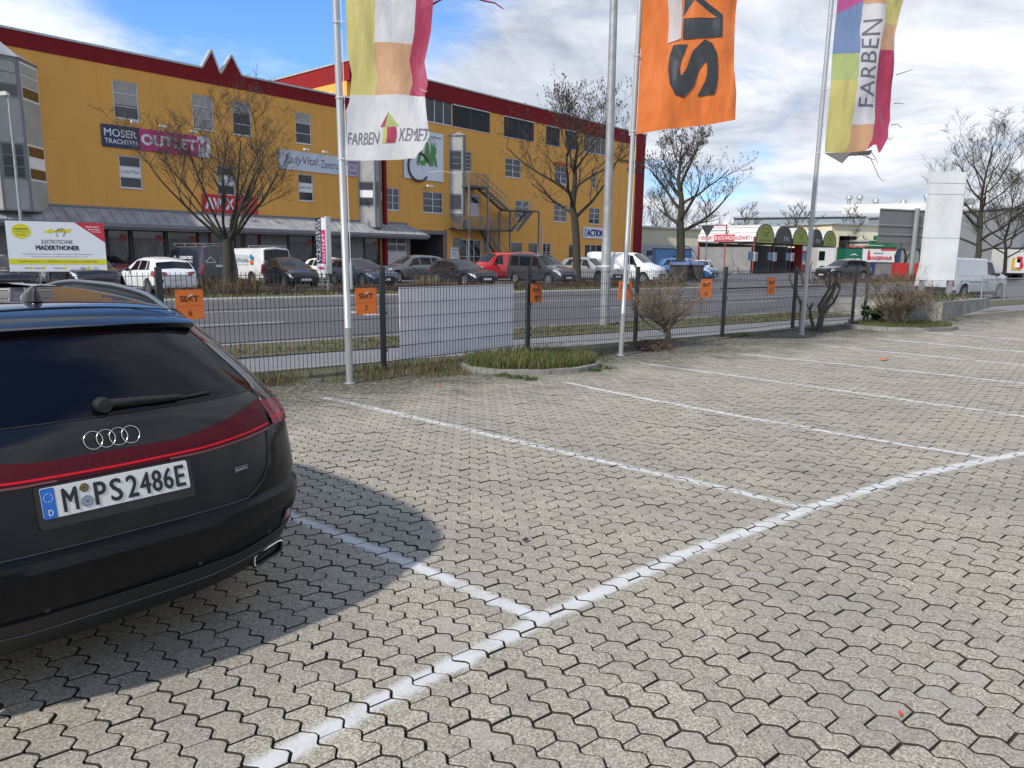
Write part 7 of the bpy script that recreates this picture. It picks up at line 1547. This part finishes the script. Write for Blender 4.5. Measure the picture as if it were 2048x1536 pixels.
t_, L_, H_ = cbox('trailer_board', 'white builder trailer sign with red lettering and church tower mark', 'trailer', 1727, 1792, 80, 497, M('trailer_white', (.60, .60, .60), .5), D_=.3, z0=2.0-.55, rib=False); mb = MB(); text(mb, 'LANGERMAIR', L_*.12, L_*.88, H_*.58, H_*.72, -.05, bold=.03); mb.box(L_*.52, L_*.98, -.05, -.002, H_*.93, H_*.99); mb.prism([(L_*.12, H_*.62), (L_*.12, H_*.85), (L_*.155, H_*.97), (L_*.19, H_*.85), (L_*.19, H_*.62)], -.05, -.002); mb.build('lettering', M('sign_red2'), t_)
mb = MB(); text(mb, 'IMMOBILIEN', L_*.3, L_*.6, H_*.80, H_*.86, -.05); text(mb, 'www.langermair.de', L_*.25, L_*.75, H_*.48, H_*.53, -.05); mb.build('lettering', inkg, t_)
mb = MB(); mb.box(L_*.4, L_, -.2, .1, .05, 1.3); mb.build('base', graym, t_)
crg, crr = M('crate_green', (.01, .14, .05), .5), M('crate_red', (.42, .03, .03), .5); cpt = PD(1744, 83)
for k in range(9):
    i, j = (k, 0) if k < 4 else (k-4+.5, 1) if k < 7 else (k-7+1, 2)
    mb = MB(); mb.box(0, .78, 0, .6, 0, .46); 
    for q_ in range(3): mb.box(.12+.2*q_, .24+.2*q_, -.02, -.001, .2, .34, 1)
    tag(mb.build('drinks_crate', [crg, black], loc=(cpt[0]+i*.85-.6, cpt[1], 2.78+.55*j)), 'green drinks crate stacked behind the white builder sign', 'crate', 'green drinks crates')
for k in range(2):
    mb = MB(); mb.box(0, .78, 0, .6, 0, .4); mb.box(.1, .68, -.02, -.001, .1, .3, 1); tag(mb.build('drinks_crate', [crr, M('crate_print', (.4, .3, .3))], loc=(cpt[0]-2.5+k*.85, cpt[1], 2.78)), 'red drinks crate left of the green stack', 'crate', 'red drinks crates')
mb = MB(); mb.box(-2.7, 3.2, 0, .8, 0, 2.76); tag(mb.build('storage_rack', M('rack_navy', (.02, .04, .12), .6), loc=(cpt[0], cpt[1]+.02, 0)), 'dark blue rack carrying the drinks crates', 'rack')
for k, (px, lab) in enumerate(((1806, 'red vacuum station left of the pylon, beside the big sign post'), (1836, 'red vacuum station half hidden by the pylon'))):
    p = PD(px, 74); t_ = thing('vacuum_station', lab, 'vacuum station', p, 0, 'red vacuum stations'); mb = MB(); mb.box(-.62, .62, 0, .8, 0, 1.42); mb.build('casing', M('machine_red2', (.40, .025, .02), .5), t_)
    mb = MB(); mb.tube([(-.5, .3, 1.4), (-.6, .3, 2.1), (-.4, .3, 2.7), (.2, .3, 2.8), (.42, .3, 2.2), (.4, .3, 1.4)], .10, 8); mb.tube([(.5, .3, 1.4), (.6, .2, 2.1), (.7, .1, 2.4)], .06, 6); mb.build('hose', black, t_)
t_, L_, H_ = cbox('poster_truck', 'white truck body with a food poster at the far right', 'truck', 2019, 2062, 62, 497.5, M('truck_white', (.58, .58, .56), .5), D_=2.3, z0=.75, rib=False)
mb = MB(); mb.box(.25, L_*.62, -.05, -.002, 1.0, 2.0); mb.build('poster_print', M('print_yellow', (.55, .36, .06), .5), t_); mb = MB(); mb.lathe([(0, -.07), (.33, -.07), (.33, -.05)], 18, 'y', (L_*.5, 0, 1.4)); mb.box(L_*.35, L_*.6, -.08, -.055, 1.6, 2.1); mb.build('poster_print', M('sign_red2'), t_); mb = MB(); mb.box(.5, .9, -.08, -.055, 1.2, 1.9); mb.build('poster_print', swh, t_)
for x in (.6, L_-.8): mb = MB(); mb.lathe([(0, -.1), (.45, -.1), (.45, .1), (0, .1)], 16, 'y', (x, .3, .45)); mb.build('wheel', rubber, t_)
for k in range(2):
    p = PD(2003+k*9, 64); mb = MB(); mb.box(-.35, .35, -.3, .3, 0, .9); mb.box(-.3, .3, -.25, .25, .92, 1.75); tag(mb.build('drinks_crate', crr, loc=tuple(p)), ['left red crate stack before the poster truck', 'right red crate stack before the poster truck'][k], 'crate stack', 'red crate stacks')
t_, L_, H_ = cbox('box_van', 'white box van body parked inside the far wash bay area', 'van', 1636, 1669, 92, 494.5, M('truck_white', (.58, .58, .56), .5), rib=False); mb = MB(); mb.box(.1, L_*.4, -.06, -.002, H_*.5, H_*.85); mb.build('windscreen', glass, t_)
for x in (.6, L_-.8): mb = MB(); mb.lathe([(0, -.1), (.45, -.1), (.45, .1), (0, .1)], 16, 'y', (x, -.06, .45)); mb.build('wheel', rubber, t_)
# ------------------------------------------------------------------ mirrored or repeated pieces become parts of their own
def split_obj(o, by_side):
    me = o.data; n = len(me.vertices); co = np.empty(n*3); me.vertices.foreach_get('co', co); co = co.reshape(-1, 3)
    polys = [tuple(p.vertices) for p in me.polygons]
    if not polys: return
    if by_side: keys = [0 if np.mean([co[i][0] for i in p]) > 0 else 1 for p in polys]
    else:
        par = list(range(n))
        def fd(a):
            while par[a] != a: par[a] = par[par[a]]; a = par[a]
            return a
        for p in polys:
            for i in p[1:]: par[fd(i)] = fd(p[0])
        keys = [fd(p[0]) for p in polys]
    groups = sorted(set(keys))
    if len(groups) < 2: return
    ck = (me.name, by_side)
    if ck not in SPL:
        L_ = []; sm = [p.use_smooth for p in me.polygons]; mi = [p.material_index for p in me.polygons]
        for g in groups:
            idx = [k for k, q in enumerate(keys) if q == g]; used = sorted({i for k in idx for i in polys[k]}); mp = {v: j for j, v in enumerate(used)}
            m2 = bpy.data.meshes.new(o.name.split('.')[0]); m2.from_pydata([tuple(co[i]) for i in used], [], [tuple(mp[i] for i in polys[k]) for k in idx])
            for m in me.materials: m2.materials.append(m)
            m2.polygons.foreach_set('use_smooth', [sm[k] for k in idx]); m2.polygons.foreach_set('material_index', [mi[k] for k in idx]); m2.update()
            if any(sm): m2.set_sharp_from_angle(angle=R_(38))
            L_.append(m2)
        SPL[ck] = L_
    for k, m2 in enumerate(SPL[ck]):
        if k == 0: o.data = m2
        else:
            c = o.copy(); c.data = m2; C.objects.link(c); c.parent = o.parent
SPL = {}
SIDE = {'headlight', 'tail_light', 'side_window', 'side_mirror', 'light_strip', 'door_handle', 'reflector', 'reflector_recess', 'bumper_trim', 'door_gap', 'window_seal'}
LOOSE = {'mullion', 'parking_sensor', 'wall_panel', 'poster_print_', 'window_band_frame', 'roller_housing_', 'column', 'shopfront_panel'}
for o in [x for x in C.objects if x.type == 'MESH' and x.parent is not None]:
    nm = o.name.split('.')[0]
    if nm in SIDE: split_obj(o, True)
    elif nm in LOOSE: split_obj(o, False)
for o in C.objects:
    if o.type == 'MESH' and o.name.split('.')[0] == 'post' and o.parent and o.parent.get('category') == 'car wash': split_obj(o, False)
